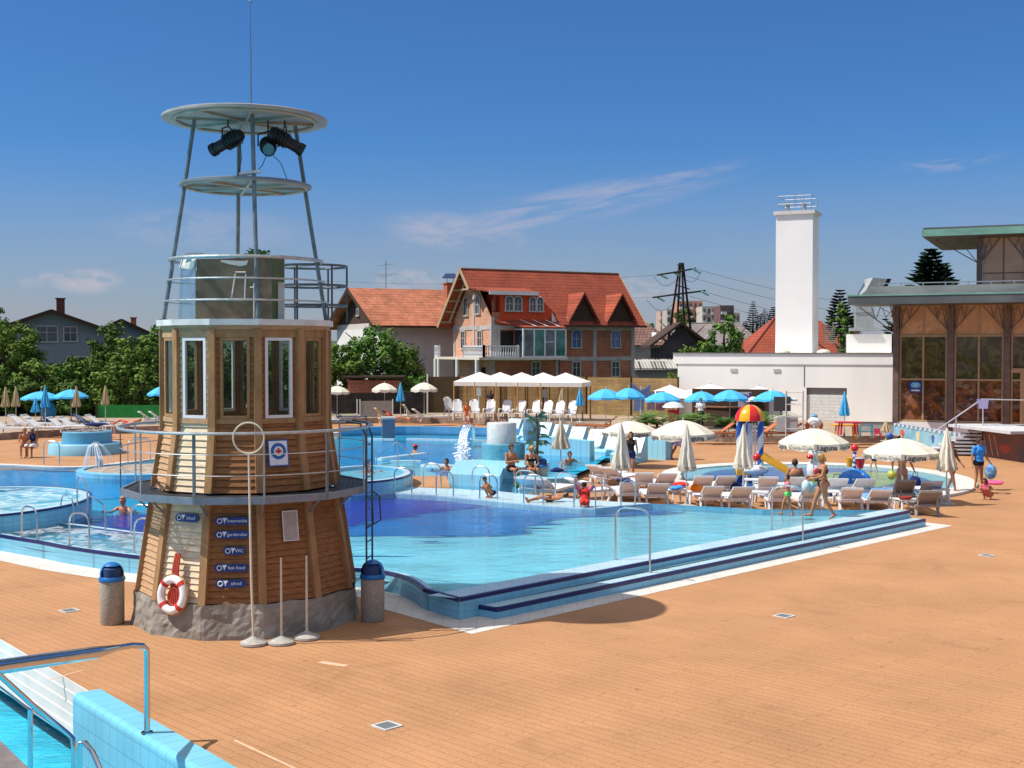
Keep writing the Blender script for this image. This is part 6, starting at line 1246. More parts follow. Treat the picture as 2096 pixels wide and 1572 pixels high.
b = MB(); b.lathe([(.001, 0), (.25, 0), (.25, .005)], (0, .1, .012), 24, caps=False, sy=.62); b.build('emblem', mat('emblem_blue', (.10, .45, .75), .4), sg); b = MB(); b.box((0, -.18, .014), (.42, .08, .006)); b.bar(V3(-.12, .2, .02), V3(.12, 0, .02), .03, .004, up=(0, 0, 1)); b.bar(V3(-.12, 0, .02), V3(.12, .2, .02), .03, .004, up=(0, 0, 1)); b.build('emblem_mark', SW, sg)
# painted mural wall, stairs and handrail in front of the pavilion
t = thing('mural_wall', 'low blue painted wall with sea creatures below the pavilion windows', 'wall')
m0, m1 = G(1838, 906), G(2012, 930); m0 = V3(20.0, 64.9, 0); m1 = G(2010, 934)
MUR = mat('mural_blue', (.16, .38, .50), .8, var=.4, scale=1.2, c2=(.30, .52, .60)); b = MB(); b.bar(m0 + V3(0, 0, .35), m1 + V3(0, 0, .35), .2, .7); b.build('painted_wall', MUR, t)
b = MB(); mu = (m1 - m0).normalized(); mn = V3(mu.y, -mu.x, 0)
for k_ in range(18): b.box(m0.lerp(m1, (k_ + .5) / 18) + V3(0, 0, .80), (.24, .3, .12), AB, M=Matrix.Rotation(math.atan2(mu.y, mu.x), 3, 'Z'))
b.build('scalloped_edge', mat('pale_tile_edge', (.55, .62, .68), .6), t)
for x_, w_, h_, c_ in ((.12, .5, .4, (.55, .10, .06)), (.32, .35, .5, (.60, .50, .30)), (.5, .3, .35, (.05, .12, .4)), (.7, .6, .3, (.50, .22, .08)), (.85, .3, .3, (.06, .1, .3))):
    b = MB(); M = frame(m0.lerp(m1, x_) + mn * .105 + V3(0, 0, .38), mu); pts = [M @ V3(w_ * .6 * math.cos(a) * (1 + .25 * math.sin(3 * a)), h_ * .6 * math.sin(a), 0) for a in [2 * PI * k_ / 14 for k_ in range(14)]]; b.add(pts, [tuple(range(14))]); b.build('painted_figure', mat('paint_%d' % int(x_ * 100), c_, .8, var=.3, scale=5), t)
t = thing('mural_wall', 'dark end wall at the right edge painted with red, brown and white figures', 'wall'); r0 = G(2008, 932); r1 = G(2096, 946); r1 = r0 + (r1 - r0) * 1.5; b = MB(); b.bar(r0 + V3(0, 0, .62), r1 + V3(0, 0, .62), .3, 1.24); b.build('painted_wall', mat('mural_dark', (.10, .08, .09), .8, var=.5, scale=.9, c2=(.24, .10, .06)), t)
ru = (r1 - r0).normalized(); rn = V3(ru.y, -ru.x, 0)
for s, e in (((.45, 1.0), (.75, .15)), ((.9, 1.0), (1.25, .1)), ((1.35, .95), (1.7, .1)), ((.1, .7), (.4, .15))):
    b = MB(); b.bar(r0 + ru * s[0] + rn * .16 + V3(0, 0, s[1]), r0 + ru * e[0] + rn * .16 + V3(0, 0, e[1]), .05, .01, up=rn); b.build('painted_stroke', mat('paint_orange', (.6, .25, .12), .8, c2=(.6, .6, .55), scale=3), t)
M = frame(r0 + ru * 2.2 + rn * .16 + V3(0, 0, .45), ru); b = MB(); b.add([M @ V3(.42 * math.cos(a) + .1 * math.sin(2 * a), .2 * math.sin(a), 0) for a in [2 * PI * k_ / 16 for k_ in range(16)]], [tuple(range(16))]); b.build('painted_figure', mat('paint_rust', (.42, .09, .04), .8), t)
t = thing('outdoor_stairs', 'concrete stairs with steel handrails climbing to the pavilion terrace', 'stairs'); b = MB(); sa, sb_ = G(1893, 930), G(2006, 932); 
for k_ in range(7): z = .16 * (k_ + 1); a_ = sa.lerp(sb_, k_ / 7.5); b.bar(a_ + V3(0, 0, z - .04), sb_ + V3(0, 0, z - .04) + V3(0, 0, 0), 1.1, .08)
b.bar(r0 + V3(0, 1., 1.28), r1 + V3(0, 1., 1.28), 2.4, .12); b.build('steps', mat('stair_concrete', (.50, .50, .52), .8), t)
b = MB(); Yt = sb_.y - .2; b.tube([P(1900, 893, Yt), P(2010, 817, Yt), P(2130, 820, Yt)], .028, 8); b.tube([P(1950, 905, Yt), P(2014, 871, Yt), P(2130, 869, Yt)], .04, 8)
for x, y0, y1 in ((1957, 905, 853), (2012, 935, 819)): b.tube([P(x, y0, Yt), P(x, y1, Yt)], .03, 8)
b.build('stair_rail', mat('light_rail', (.55, .56, .6), .4, .5), t)
lt = thing('letterbox', 'x', 'x'); bpy.data.objects.remove(lt)
b = MB(); p0 = P(2004, 817, Yt); b.add([p0 + V3(-.1, -.05, 0), p0 + V3(.42, -.05, 0), p0 + V3(.35, -.08, -.42), p0 + V3(.0, -.08, -.42)], [(3, 2, 1, 0)]); b.add([p0 + V3(-.1, .05, 0), p0 + V3(.42, .05, 0), p0 + V3(.35, .08, -.42), p0 + V3(.0, .08, -.42)], [(0, 1, 2, 3)]); tag(b.build('towel', lilac), 'pale blue towel draped over the stair handrail', 'towel')
# ------------------------------------------------------------------ fences
def fence(name, label, pts, z0, z1, m, postm=None, gap=2.5, th=.06):
    t = thing(name, label, 'fence'); b = MB()
    for p, q_ in zip(pts[:-1], pts[1:]): b.bar(V3(p.x, p.y, (z0 + z1) / 2), V3(q_.x, q_.y, (z0 + z1) / 2), th, z1 - z0)
    b.build('panel', m, t); po = None
    for p, q_ in zip(pts[:-1], pts[1:]):
        n = max(1, int((q_ - p).length / gap))
        for k_ in range(n + 1): c = p.lerp(q_, k_ / n); po = MB().box((0, 0, 0), (.1, .1, z1 - z0 + .1)).build('post', postm or TIMB, t) if po is None else link('post', po.data, t); po.location = (c.x, c.y - .06, (z0 + z1 + .1) / 2)
    return t
REED = brickmat('reed_mat', (.40, .27, .12), (.33, .21, .09), (.16, .10, .04), 1.6, .09, .012, axis='w', rot=0, rough=.9, off=.4, noise_amt=.3, nscale=1.4)
fence('reed_fence', 'tall tan reed screen fence behind the white gazebos', [P(938, 780, 86), P(1200, 780, 84.5), P(1388, 780, 80)], .2, 2.82, REED)
IVY = mat('climber_panel', (.05, .04, .02), .9, c2=(.10, .065, .03), scale=1.2, bump=1., bscale=6)
fence('ivy_fence', 'dark overgrown fence section under the balcony of the brick house', [P(872, 780, 86.5), P(938, 780, 86.4)], .2, 2.80, IVY)
fence('mesh_fence', 'dark low mesh fence in front of the leafy tree', [P(675, 800, 84), P(872, 800, 85)], .2, 1.75, mat('dark_mesh', (.035, .03, .028), .9, var=.4, scale=2))
fence('mesh_fence', 'dark low fence along the foot of the hedge on the left', [P(-60, 820, 84), P(330, 820, 84), P(400, 820, 84), P(672, 820, 84)], .2, 1.25, mat('dark_mesh', (.035, .03, .028), .9))
fence('windbreak', 'bright green windbreak netting left of the tower', [P(198, 840, 80), P(338, 840, 80)], .3, 1.12, mat('green_netting', (.015, .22, .04), .8, var=.15, scale=3))
b = MB(); q = [P(738, 846, 80), P(804, 846, 80)]; tt = thing('canvas_windbreak', 'grey canvas windbreak stretched between two poles behind the yellow lounger', 'windbreak'); b.add([V3(q[0].x, 80, .35), V3(q[1].x, 80, .35), V3(q[1].x, 80, ZY(820, 80)), V3(q[0].x, 80, ZY(821, 80)), V3(q[0].x, 80.04, .35), V3(q[1].x, 80.04, .35), V3(q[1].x, 80.04, ZY(820, 80)), V3(q[0].x, 80.04, ZY(821, 80))], [(0, 1, 2, 3), (7, 6, 5, 4)]); b.build('canvas', mat('grey_canvas', (.28, .25, .22), .9, var=.15, bump=.4), tt)
[MB().tube([P(x, 852, 80), P(x, 817, 80)], .03, 6).build('pole', WHITE, tt) for x in (731, 737, 804)]
b = MB(); p = P(875, 780, 86); b.tube([V3(p.x, p.y, .2), V3(p.x, p.y, 3.0)], .05, 8); tag(b.build('white_post', WHITE), 'thin white post rising beside the cream parasol at the fence end', 'post')
p = P(768, 806, 88); b = MB(); b.box((p.x, 88, 1.4), (3.6, 2.2, 2.3)); hut = thing('brick_hut', 'low orange-brown hut half hidden under the leafy tree', 'hut'); b.build('wall', BRICK, hut); b = MB(); b.box((p.x, 88, 2.75), (4.2, 2.8, .14)); b.build('roof', TIMB, hut)
# ------------------------------------------------------------------ power pylon and wires
t = thing('power_pylon', 'four-legged black timber power pylon with two crossarms and glass insulators', 'pylon'); Yp = 128; PY = mat('tarred_timber', (.035, .028, .022), .9, var=.3, scale=2)
for xb, xt, dy in ((1357, 1391, -1.2), (1380, 1393, -1.5), (1403, 1396, 1.2), (1425, 1398, 1.5)):
    b = MB(); b.tube([P(xb, 776, Yp + dy), P(xt, 538, Yp + dy * .1)], [.15, .10], 7); b.build('leg', PY, t)
GI = mat('glass_insulator', (.15, .45, .42), .1, spec=.8)
for (xa, ya, xb, yb) in ((1345, 563, 1424, 549), (1336, 609, 1444, 595)):
    b = MB(); b.tube([P(xa, ya, Yp - 1), P(1395, (ya + yb) / 2 - 1, Yp - .5), P(xb, yb, Yp)], .1, 6); b.build('crossarm', PY, t)
    for x in (.08, .42, .92):
        px = xa + (xb - xa) * x; py = ya + (yb - ya) * x; b = MB()
        for k_ in range(6): c = P(px + 2 + k_ * 2.4, py + 1 + k_ * 1.3, Yp - .5); b.ell(c, .12, 8)
        b.build('insulator', GI, t)
b = MB(); b.bar(P(1386, 542, Yp - .3), P(1401, 547, Yp - .3), .1, .1); b.bar(P(1382, 583, Yp - .3), P(1412, 592, Yp - .3), .1, .1); b.bar(P(1370, 700, Yp), P(1410, 700, Yp), .2, .2); b.build('brace', PY, t)
def cable(pts, label, r=.018):
    b = MB(); b.tube(pts, r, 4, caps=False); tag(b.build('power_cable', mat('cable_grey', (.06, .06, .07), .7)), label, 'cable', 'overhead power cables')
for i, (x0, y0, x1, y1) in enumerate(((1424, 551, 2000, 640), (1395, 562, 2000, 655), (1444, 598, 2000, 690), (1412, 606, 2000, 700))):
    n = 14; pts = []
    for k_ in range(n + 1): s_ = k_ / n; pts.append(P(x0 + (x1 - x0) * s_, y0 + (y1 - y0) * s_ + 26 * math.sin(PI * s_) * (1 if i % 2 else .8), Yp + 60 * s_))
    cable(pts, 'thin cable running right from the pylon, %s from the top' % ORD[i])
for i, (x0, y0, x1, y1) in enumerate(((1345, 563, 600, 572), (1336, 609, 600, 585))):
    pts = [P(x0 + (x1 - x0) * k_ / 14, y0 + (y1 - y0) * k_ / 14 + 14 * math.sin(PI * k_ / 14), Yp + 4 * k_) for k_ in range(15)]; cable(pts, ('upper' if i == 0 else 'lower') + ' thin cable running left from the pylon behind the brick house')
for i, (xa, ya, xb, yb, sg_) in enumerate(((1338, 566, 1385, 572, 16), (1403, 572, 1436, 556, 12), (1324, 614, 1378, 622, 18))):
    pts = [P(xa + (xb - xa) * k_ / 10, ya + (yb - ya) * k_ / 10 + sg_ * math.sin(PI * k_ / 10), Yp - .8) for k_ in range(11)]; b = MB(); b.tube(pts, .02, 4); b.build('jumper_wire', PY, t)
# ------------------------------------------------------------------ trees
def leafmat(name, c1, c2): 
    m = mat(name, c1, .65, c2=c2, scale=.9, rnd=.0, spec=.15)
    nt = m.node_tree; b = nt.nodes['Principled BSDF']; 
    return m
LM = [leafmat('leaf_green', (.065, .13, .018), (.14, .225, .035)), leafmat('leaf_dark', (.04, .085, .014), (.09, .155, .026)), leafmat('leaf_fresh', (.06, .14, .02), (.12, .24, .04)), leafmat('needle_green', (.010, .03, .014), (.028, .055, .022)), leafmat('palm_green', (.05, .12, .025), (.12, .22, .05))]
BARK = mat('bark', (.10, .07, .045), .9, var=.3, bump=.8, bscale=10)
def crown_mesh(seed, rx, ry, rz, n_clump, n_leaf, ls, m, hollow=.5):
    rnd = random.Random(seed); vs = []; fs = []
    for c in range(n_clump):
        while True:
            p = Vector((rnd.uniform(-1, 1), rnd.uniform(-1, 1), rnd.uniform(-1, 1)))
            if hollow < p.length < 1: break
        lump = 1 + .22 * noise.noise(p * 2.2 + Vector((seed, 0, 0)))
        cc = Vector((p.x * rx, p.y * ry, p.z * rz)) * lump; cr = rnd.uniform(.16, .34) * min(rx, rz)
        for k_ in range(n_leaf):
            d = Vector((rnd.gauss(0, 1), rnd.gauss(0, 1), rnd.gauss(0, .8))).normalized() * cr * rnd.random() ** .4
            q = cc + d; a = Vector((rnd.uniform(-1, 1), rnd.uniform(-1, 1), rnd.uniform(-.7, .7))).normalized(); nn = (d.normalized() + Vector((rnd.uniform(-.6, .6), rnd.uniform(-.6, .6), rnd.uniform(-.2, .9)))).normalized(); b_ = nn.cross(a).normalized(); a = b_.cross(nn)
            s = ls * rnd.uniform(.6, 1.3); o = len(vs); vs += [q - a * s, q - b_ * s * .45, q + a * s, q + b_ * s * .45]; fs.append((o, o + 1, o + 2, o + 3))
    me = bpy.data.meshes.new('crown'); me.from_pydata([tuple(v) for v in vs], [], fs); me.materials.append(m); return me
def trunk_mesh(h, r, branch, seed=0):
    rnd = random.Random(seed); b = MB(); b.tube([V3(0, 0, 0), V3(.05, 0, h * .4), V3(0, .05, h)], [r, r * .75, r * .4], 8)
    for k_ in range(branch): a = rnd.uniform(0, 2 * PI); z = h * rnd.uniform(.4, .9); d = V3(math.cos(a), math.sin(a), .8); b.tube([V3(0, 0, z), V3(0, 0, z) + d * h * .2, V3(0, 0, z) + d * h * .45], [r * .4, r * .28, r * .1], 6)
    return b
def tree(label, loc, h, w, lm, seed, name='broadleaf_tree', ncl=60, nl=50, ls=.16, group=None, base=.25, sink=0.):
    t = thing(name, label, 'tree', loc, group=group); o = link('crown', crown_mesh(seed, w / 2, w / 2, h * (1 - base) / 2, ncl, nl, ls, lm), t); o.location = (0, 0, h * (base + (1 - base) / 2)); trunk_mesh(h * .75, .09 * h ** .6, 6, seed).build('trunk', BARK, t); return t
def treeat(label, px, py_top, Y, wpx, lm, seed, **k):
    p = P(px, 700, Y); zt = ZY(py_top, Y); return tree(label, (p.x, Y, -.12), zt + .12, wpx / F * Y, lm, seed, **k)
hedge = [(-10, 640, 88, 120, 1, 'dark tree with spiky top at the far left edge'), (28, 658, 86, 110, 0, 'rounded tree beside the left edge in front of the grey house'), (75, 735, 84, 95, 0, 'low bush under the grey house windows'), (130, 742, 85, 95, 2, 'yellowish-green shrub below the grey house'), (178, 722, 86, 100, 0, 'shrub below the right end of the grey house'), (225, 672, 88, 105, 1, 'tall tree in front of the small dark-roofed house'), (278, 674, 87, 105, 0, 'broad tree left of the tower'), (322, 664, 89, 90, 2, 'tree just behind the left edge of the tower'), (250, 730, 83, 110, 0, 'front hedge bush above the green windbreak'), (150, 775, 83, 100, 1, 'dark hedge bush above the open blue parasols'), (55, 780, 83, 110, 1, 'dark hedge bush above the folded cream parasols'), (310, 762, 83, 80, 1, 'dark bush against the left side of the tower'), (-20, 760, 83, 90, 1, 'dark hedge bush at the left image edge'), (375, 690, 88, 100, 0, 'tree seen through the leftmost tower window'), (440, 700, 87, 100, 1, 'tree seen through the white-framed left tower window'), (505, 705, 89, 100, 0, 'tree seen through the middle tower window'), (570, 700, 88, 100, 1, 'tree seen through the right half of the middle tower window'), (635, 695, 90, 100, 0, 'tree seen through the white-framed right tower window')]
for i, (px, py, Y, w, li, lb) in enumerate(hedge): treeat(lb, px, py, Y, w, LM[li], 11 + i, ncl=100, nl=55, ls=.16, group='trees and bushes of the left hedge', base=.08)
treeat('slim young tree in front of the left hedge', 272, 762, 82, 22, LM[2], 40, ncl=24, nl=40, ls=.12, name='young_tree', base=.05)
treeat('big leafy tree between the tower and the stucco house', 765, 668, 92, 120, LM[2], 50, ncl=90, nl=60, ls=.17, base=.1); treeat('leafy tree right behind the tower cabin', 705, 705, 90, 90, LM[0], 51, ncl=70, nl=60, ls=.17, base=.05); treeat('drooping leafy tree in front of the stucco wall', 818, 690, 93, 90, LM[0], 52, ncl=70, nl=60, ls=.16, base=.15)
treeat('bush behind the low fence beside the blue folded parasol', 850, 764, 88, 70, LM[2], 53, ncl=40, nl=50, ls=.15, base=0.)
treeat('green shrub framed by the pylon legs', 1395, 640, 131, 34, LM[0], 54, ncl=30, nl=40, ls=.2, base=.3); treeat('bushy tree on the left over the white annex', 1482, 655, 100, 90, LM[2], 55, ncl=50, nl=50, ls=.18); treeat('second bushy tree over the white annex', 1430, 700, 98, 80, LM[0], 56, ncl=50, nl=50, ls=.17); treeat('low bush at the left corner of the white annex', 1378, 742, 92, 40, LM[0], 57, ncl=24, nl=40, ls=.15)
treeat('distant round tree in front of the tall apartment block', 1400, 632, 380, 46, LM[1], 58, ncl=50, nl=40, ls=.6); treeat('distant trees left of the apartments', 1325, 662, 360, 44, LM[0], 59, ncl=40, nl=40, ls=.6)
treeat('leafy tree behind the roof of the annex, right of the chimney', 1722, 622, 110, 50, LM[0], 60, ncl=50, nl=50, ls=.18)
def conifer(label, px, py_top, Y, wpx, seed, lean=.0):
    p = P(px, 700, Y); zt = ZY(py_top, Y) + .12; w = wpx / F * Y; t = thing('conifer', label, 'tree', (p.x, Y, -.12), group='conifers'); rnd = random.Random(seed); vs = []; fs = []; nl = int(26 + 1.2 * w)
    for L in range(nl):
        f_ = L / nl; z = zt * (.12 + .88 * f_); rad_ = w / 2 * (1 - f_) ** .8 + .12; nb = int(11 + 10 * (1 - f_))
        for k_ in range(nb):
            a = rnd.uniform(0, 2 * PI); ln = rad_ * rnd.uniform(.75, 1.12); d = Vector((math.cos(a), math.sin(a), .12)); sd = Vector((-d.y, d.x, 0))
            for j in range(13):
                s = (j + 1) / 13; q = d * ln * s + Vector((0, 0, z - .22 * ln * math.sin(s * 2.2) + s * s * ln * .15)); wv = (.34 * (1 - s * .75) + .08) * rad_ * .42 + .06
                for s1 in (-1, 1, -1, 1):
                    o = len(vs); tip = q + sd * s1 * wv * rnd.uniform(.6, 1.2) + Vector((rnd.uniform(-.1, .1), rnd.uniform(-.1, .1), rnd.uniform(-.18, .05))) * (w * .12); e = d * w * .035
                    vs += [q - e, tip, q + e + Vector((0, 0, -.03))]; fs.append((o, o + 1, o + 2))
    me = bpy.data.meshes.new('crown'); me.from_pydata([tuple(v) for v in vs], [], fs); me.materials.append(LM[3]); link('crown', me, t); b = MB(); b.tube([V3(0, 0, 0), V3(0, 0, zt * .97)], [.03 * zt, .01], 8); b.build('trunk', BARK, t)
conifer('large dark spruce beyond the lower pavilion roof', 1905, 503, 110, 250, 1); conifer('spruce rising behind the annex right of the chimney', 1719, 588, 122, 130, 2)
for i, (px, py, w) in enumerate(((1541, 613, 60), (1556, 640, 66), (1565, 630, 60), (1582, 625, 76), (1525, 655, 60), (1600, 640, 70))): conifer('%s dark conifer from the left in the row left of the white chimney' % ORD[i], px, py, 210, w, 5 + i)
# ------------------------------------------------------------------ parasols
CREAM = mat('cream_canvas', (.66, .62, .52), .85, var=.05, scale=3); SKYB = mat('sky_blue_canvas', (.06, .42, .75), .8, var=.08, scale=3); INK = mat('grey_print', (.09, .085, .08), .8); POLEM = mat('white_pole', (.6, .6, .58), .4, .2)
STRIPE = mat('striped_canvas', (.62, .57, .46), .85, c2=(.42, .36, .28), scale=3, stretch=(4, 4, .1))
def open_parasol(m, r, h, texts=None, flap=.17, wood=False):
    t = thing('parasol', 'x', 'parasol'); b = MB(); n = 8; rise = r * .42; sub = 5; zz = lambda f: h - rise * (f ** 1.7) * 1.0
    an = [2 * PI * i / n + PI / 8 for i in range(n)]
    V = lambda i, f, z=None: V3(r * f * math.cos(an[i % n]), r * f * math.sin(an[i % n]), zz(f) if z is None else z)
    for i in range(n):
        for s in range(sub):
            f0, f1 = s / sub, (s + 1) / sub; q = [V(i, f0), V(i, f1), V(i + 1, f1), V(i + 1, f0)]
            mid0, mid1 = (q[0] + q[3]) / 2 - V3(0, 0, .03 * f0), (q[1] + q[2]) / 2 - V3(0, 0, .03 * f1)
            if s == 0: b.add([q[0], q[1], mid1, q[2]], [(0, 1, 2), (0, 2, 3)])
            else: b.add([q[0], q[1], mid1, mid0, q[2], q[3]], [(0, 1, 2, 3), (3, 2, 4, 5)])
        e0, e1 = V(i, 1), V(i + 1, 1); em = (e0 + e1) / 2 - V3(0, 0, .03); o_ = V3(em.x, em.y, 0).normalized() * .02; dn = V3(0, 0, -flap)
        b.add([e0, em, e1, e1 + dn * .9 + o_, em + dn * 1.12 + o_, e0 + dn * .9 + o_], [(0, 5, 4, 1), (1, 4, 3, 2)])
    b.build('canopy', m, t)
    b = MB(); b.tube([V3(0, 0, .0), V3(0, 0, h + .06)], .02 if not wood else .03, 8); b.ell(V3(0, 0, h + .08), .03, 8); b.build('pole', POLEM if not wood else YTIM, t)
    b = MB(); [b.tube([V3(0, 0, h - .5), V(i, .62) - V3(0, 0, .04)], .008, 4) for i in range(n)]; [b.tube([V(i, .05) - V3(0, 0, .05), V(i, 1) - V3(0, 0, .03)], .008, 4) for i in range(n)]; b.build('ribs', POLEM, t)
    b = MB(); b.lathe([(.24, 0), (.24, .06), (.06, .10), (.03, .3)], n=20); b.build('foot', CONC, t)
    cano = [c for c in t.children if c.name.startswith('canopy')][0]
    if texts:
        for i in range(n):
            tx = texts[i % len(texts)]; e0, e1 = V(i, 1), V(i + 1, 1); c = (e0 + e1) / 2; o_ = V3(c.x, c.y, 0).normalized()
            me = textmesh(tx, flap * (1.12 if tx == 'Laguna' else .85), INK, bold=.006 if tx == 'Laguna' else 0.)
            M = frame(c + o_ * .035 - V3(0, 0, .03 + flap * .5), e1 - e0 , (0, 0, 1))
            lo = link('lettering', me, cano, M)
    return t
PW = open_parasol(CREAM, 1.12, 2.28, ['Laguna', 'Coca-Cola'], .22); PC = open_parasol(CREAM, .95, 2.2); PBL = open_parasol(SKYB, 1.12, 2.2, None, .12)
def prot(o): return Proto(o)
pPW, pPC, pPB = Proto(PW), Proto(PC), Proto(PBL)
def put_par(p, cx, top, wpx, h, r, rz, label, group, zg=0., Y=None):
    """size from the apparent width; foot on the ground at that distance"""
    Y = Y or F * 2 * r / wpx; k = wpx * Y / F / 2 / r; q = P(cx, top, Y); s = (q.z - zg) / h; o = p.put((q.x, Y, zg), rz, label, group, (k, k, s)); return o
put_par(pPW, 1290, 862, 112, 2.28, 1.09, R(-28), 'leftmost open cream parasol with printed valance, overlapping its neighbour', 'printed cream parasols')
put_par(pPW, 1398, 860, 126, 2.28, 1.09, R(-30), 'open printed cream parasol behind two folded ones', 'printed cream parasols')
put_par(pPW, 1666, 877, 137, 2.28, 1.09, R(-36), "open printed cream parasol in front of the children's pool", 'printed cream parasols')
put_par(pPW, 1845, 897, 146, 2.28, 1.09, R(-40), 'rightmost open printed cream parasol, over the woman in the peach bikini', 'printed cream parasols')
for cx, top, w_, lb in ((690, 790, 52, 'cream parasol just right of the tower cabin'), (787, 784, 53, 'cream parasol behind the yellow lounger'), (868, 783, 55, 'cream parasol right of the small folded blue one')): put_par(pPC, cx, top, w_, 2.2, .93, R(8), lb, 'plain cream parasols', .3, 81.)
for cx, top, w_, lb in ((84, 801, 78, 'leftmost open sky-blue parasol, partly behind a folded one'), (145, 797, 68, 'open sky-blue parasol second from the left edge'), (335, 790, 66, 'open sky-blue parasol cut off by the tower cabin')): put_par(pPB, cx, top, w_, 2.2, 1.1, R(5), lb, 'open blue parasols', .3, 76.)
for i, (cx, top, w_) in enumerate(((1240, 796, 74), (1287, 794, 66), (1356, 802, 72), (1436, 801, 72), (1494, 798, 76), (1582, 799, 78))): put_par(pPB, cx, top, w_, 2.2, 1.1, R(5 + 9 * i), '%s open sky-blue parasol from the left along the bar terrace' % ORD[i], 'open blue parasols', .3, 70.5 - i * .4)
def closed_parasol(m, h, ln, r, nm='folded_parasol', print_=None):
    t = thing(nm, 'x', 'parasol'); b = MB(); k = 12; n = 40; prof = []
    vs = []
    for i in range(k + 1):
        f = i / k; z = h - ln * f; rr = .03 + r * (f ** .85)
        if f > .93: rr *= .97
        for j in range(n):
            a = 2 * PI * j / n; fold = 1 + (.10 + .22 * f) * math.cos(8 * a + .6 * math.sin(i)) + .05 * math.sin(3 * a + i * .3); vs.append((rr * fold * math.cos(a), rr * fold * math.sin(a), z + (.05 * math.cos(8 * a) if i == k else 0)))
    b.add(vs, [(i * n + j, (i + 1) * n + j, (i + 1) * n + (j + 1) % n, i * n + (j + 1) % n) for i in range(k) for j in range(n)]); b.ell(V3(0, 0, h), .03, 8); b.build('canopy', m, t, smooth=True)
    b = MB(); b.tube([V3(0, 0, 0), V3(0, 0, h + .05)], .02, 8); b.build('pole', POLEM, t); b = MB(); b.lathe([(.26, 0), (.26, .06), (.06, .10), (.03, .3)], n=20); b.build('foot', CONC, t)
    if print_:
        lo = link('lettering', textmesh(print_, .13, INK), t, frame(V3(0, -r * 1.22, h - ln + .1), (1, 0, 0)))
    return t
cA = Proto(closed_parasol(CREAM, 2.42, 1.32, .22, print_='Laguna')); cB = Proto(closed_parasol(mat('beige_canvas', (.48, .38, .22), .85, var=.12), 2.3, 1.15, .19)); cC = Proto(closed_parasol(SKYB, 2.3, 1.15, .2)); cD = Proto(closed_parasol(STRIPE, 2.7, 1.55, .26))
def put_c(p, cx, top, base, h, label, group, zg=0., rz=0.):
    q = G(cx, base, zg); z = ZY(top, q.y); p.put(q, rz, label, group, (1., 1., (z - zg) / h))
put_c(cA, 1271, 868, 1036, 2.42, 'folded cream parasol before the leftmost printed parasol', 'folded cream parasols near the pool')
put_c(cA, 1405, 872, 1038, 2.42, 'folded cream parasol second from the left among the near loungers', 'folded cream parasols near the pool', rz=R(15))
put_c(cA, 1521, 872, 1030, 2.42, 'folded cream parasol standing in front of the mushroom fountain', 'folded cream parasols near the pool', rz=R(-10))
put_c(cA, 1937, 878, 1034, 2.42, 'rightmost folded cream parasol, in front of the walking woman', 'folded cream parasols near the pool', rz=R(30))
put_c(cD, 1148, 862, 960, 2.7, 'large folded striped beige parasol standing in the far pool corner', None, .3)
for i, (cx, top, base) in enumerate(((12, 793, 872), (33, 792, 872), (157, 791, 874), (216, 790, 866))): put_c(cB, cx, top, base, 2.3, '%s folded beige parasol from the left on the far left terrace' % ORD[i], 'folded beige parasols', .3)
put_c(cB, 1151, 788, 862, 2.3, 'small folded beige parasol before the right end of the gazebos', 'folded beige parasols', .3)
put_c(cB, 513, 800, 868, 2.3, 'folded parasol seen through the tower windows', 'folded beige parasols', .3); put_c(cB, 1813, 862, 903, 2.3, 'folded parasol tip behind the rightmost printed parasol', 'folded beige parasols', .3)
for cx, top, base, lb in ((93, 790, 876, 'folded blue parasol in front of the leftmost open blue one'), (73, 815, 872, 'folded blue parasol hidden behind its neighbour on the left terrace'), (820, 784, 858, 'folded blue parasol between two cream ones'), (1187, 795, 865, 'folded blue parasol right of the gazebos'), (1728, 803, 897, 'folded blue parasol in front of the garage door')): put_c(cC, cx, top, base, 2.3, lb, 'folded blue parasols', .3)
# white gazebos in a row
gz = thing('gazebo', 'x', 'gazebo'); b = MB(); hw, zt, ze = 1.36, 2.95, 2.36
cs = [V3(-hw, -hw, ze), V3(hw, -hw, ze), V3(hw, hw, ze), V3(-hw, hw, ze)]; ap = V3(0, 0, zt)
for i in range(4): b.add([cs[i], cs[(i + 1) % 4], ap], [(0, 1, 2)]); b.add([cs[i], cs[(i + 1) % 4], cs[(i + 1) % 4] - V3(0, 0, .26), cs[i] - V3(0, 0, .26)], [(3, 2, 1, 0)])
b.build('canopy', mat('gazebo_canvas', (.72, .70, .66), .85, var=.04), gz)
for c in cs: MB().tube([V3(c.x * .97, c.y * .97, 0), V3(c.x * .97, c.y * .97, ze)], .05, 6).build('leg', mat('ochre_post', (.42, .22, .07), .7), gz)
b = MB(); [b.bar(V3(cs[i].x * .97, cs[i].y * .97, ze - .05), V3(cs[(i + 1) % 4].x * .97, cs[(i + 1) % 4].y * .97, ze - .05), .05, .05) for i in range(4)]; b.build('frame', YTIM, gz); pg = Proto(gz)
for i, x in enumerate((982, 1024, 1068, 1112, 1158)): p = P(x, 800, 79.5 - .5 * i); pg.put((p.x, p.y, .3), R(-14), '%s white pointed gazebo from the left in the row' % ORD[i], 'white gazebos')
for x, y, lb in ((980, 798, 'small pale blue hanging board under the first gazebo'), (1115, 801, 'small pale blue hanging board under the fourth gazebo')):
    b = MB(); p = P(x, y + 4, 77.6); b.box(p, (.28, .03, .5)); b.tube([p + V3(0, 0, .25), V3(p.x, p.y, p.z + .35)], .01, 4); b.tube([V3(p.x, p.y + .05, .3), V3(p.x, p.y + .05, p.z)], .03, 6); tag(b.build('hanging_board', mat('pale_blue_board', (.45, .62, .70), .6, c2=(.6, .66, .62), scale=9)), lb, 'sign', 'hanging boards')
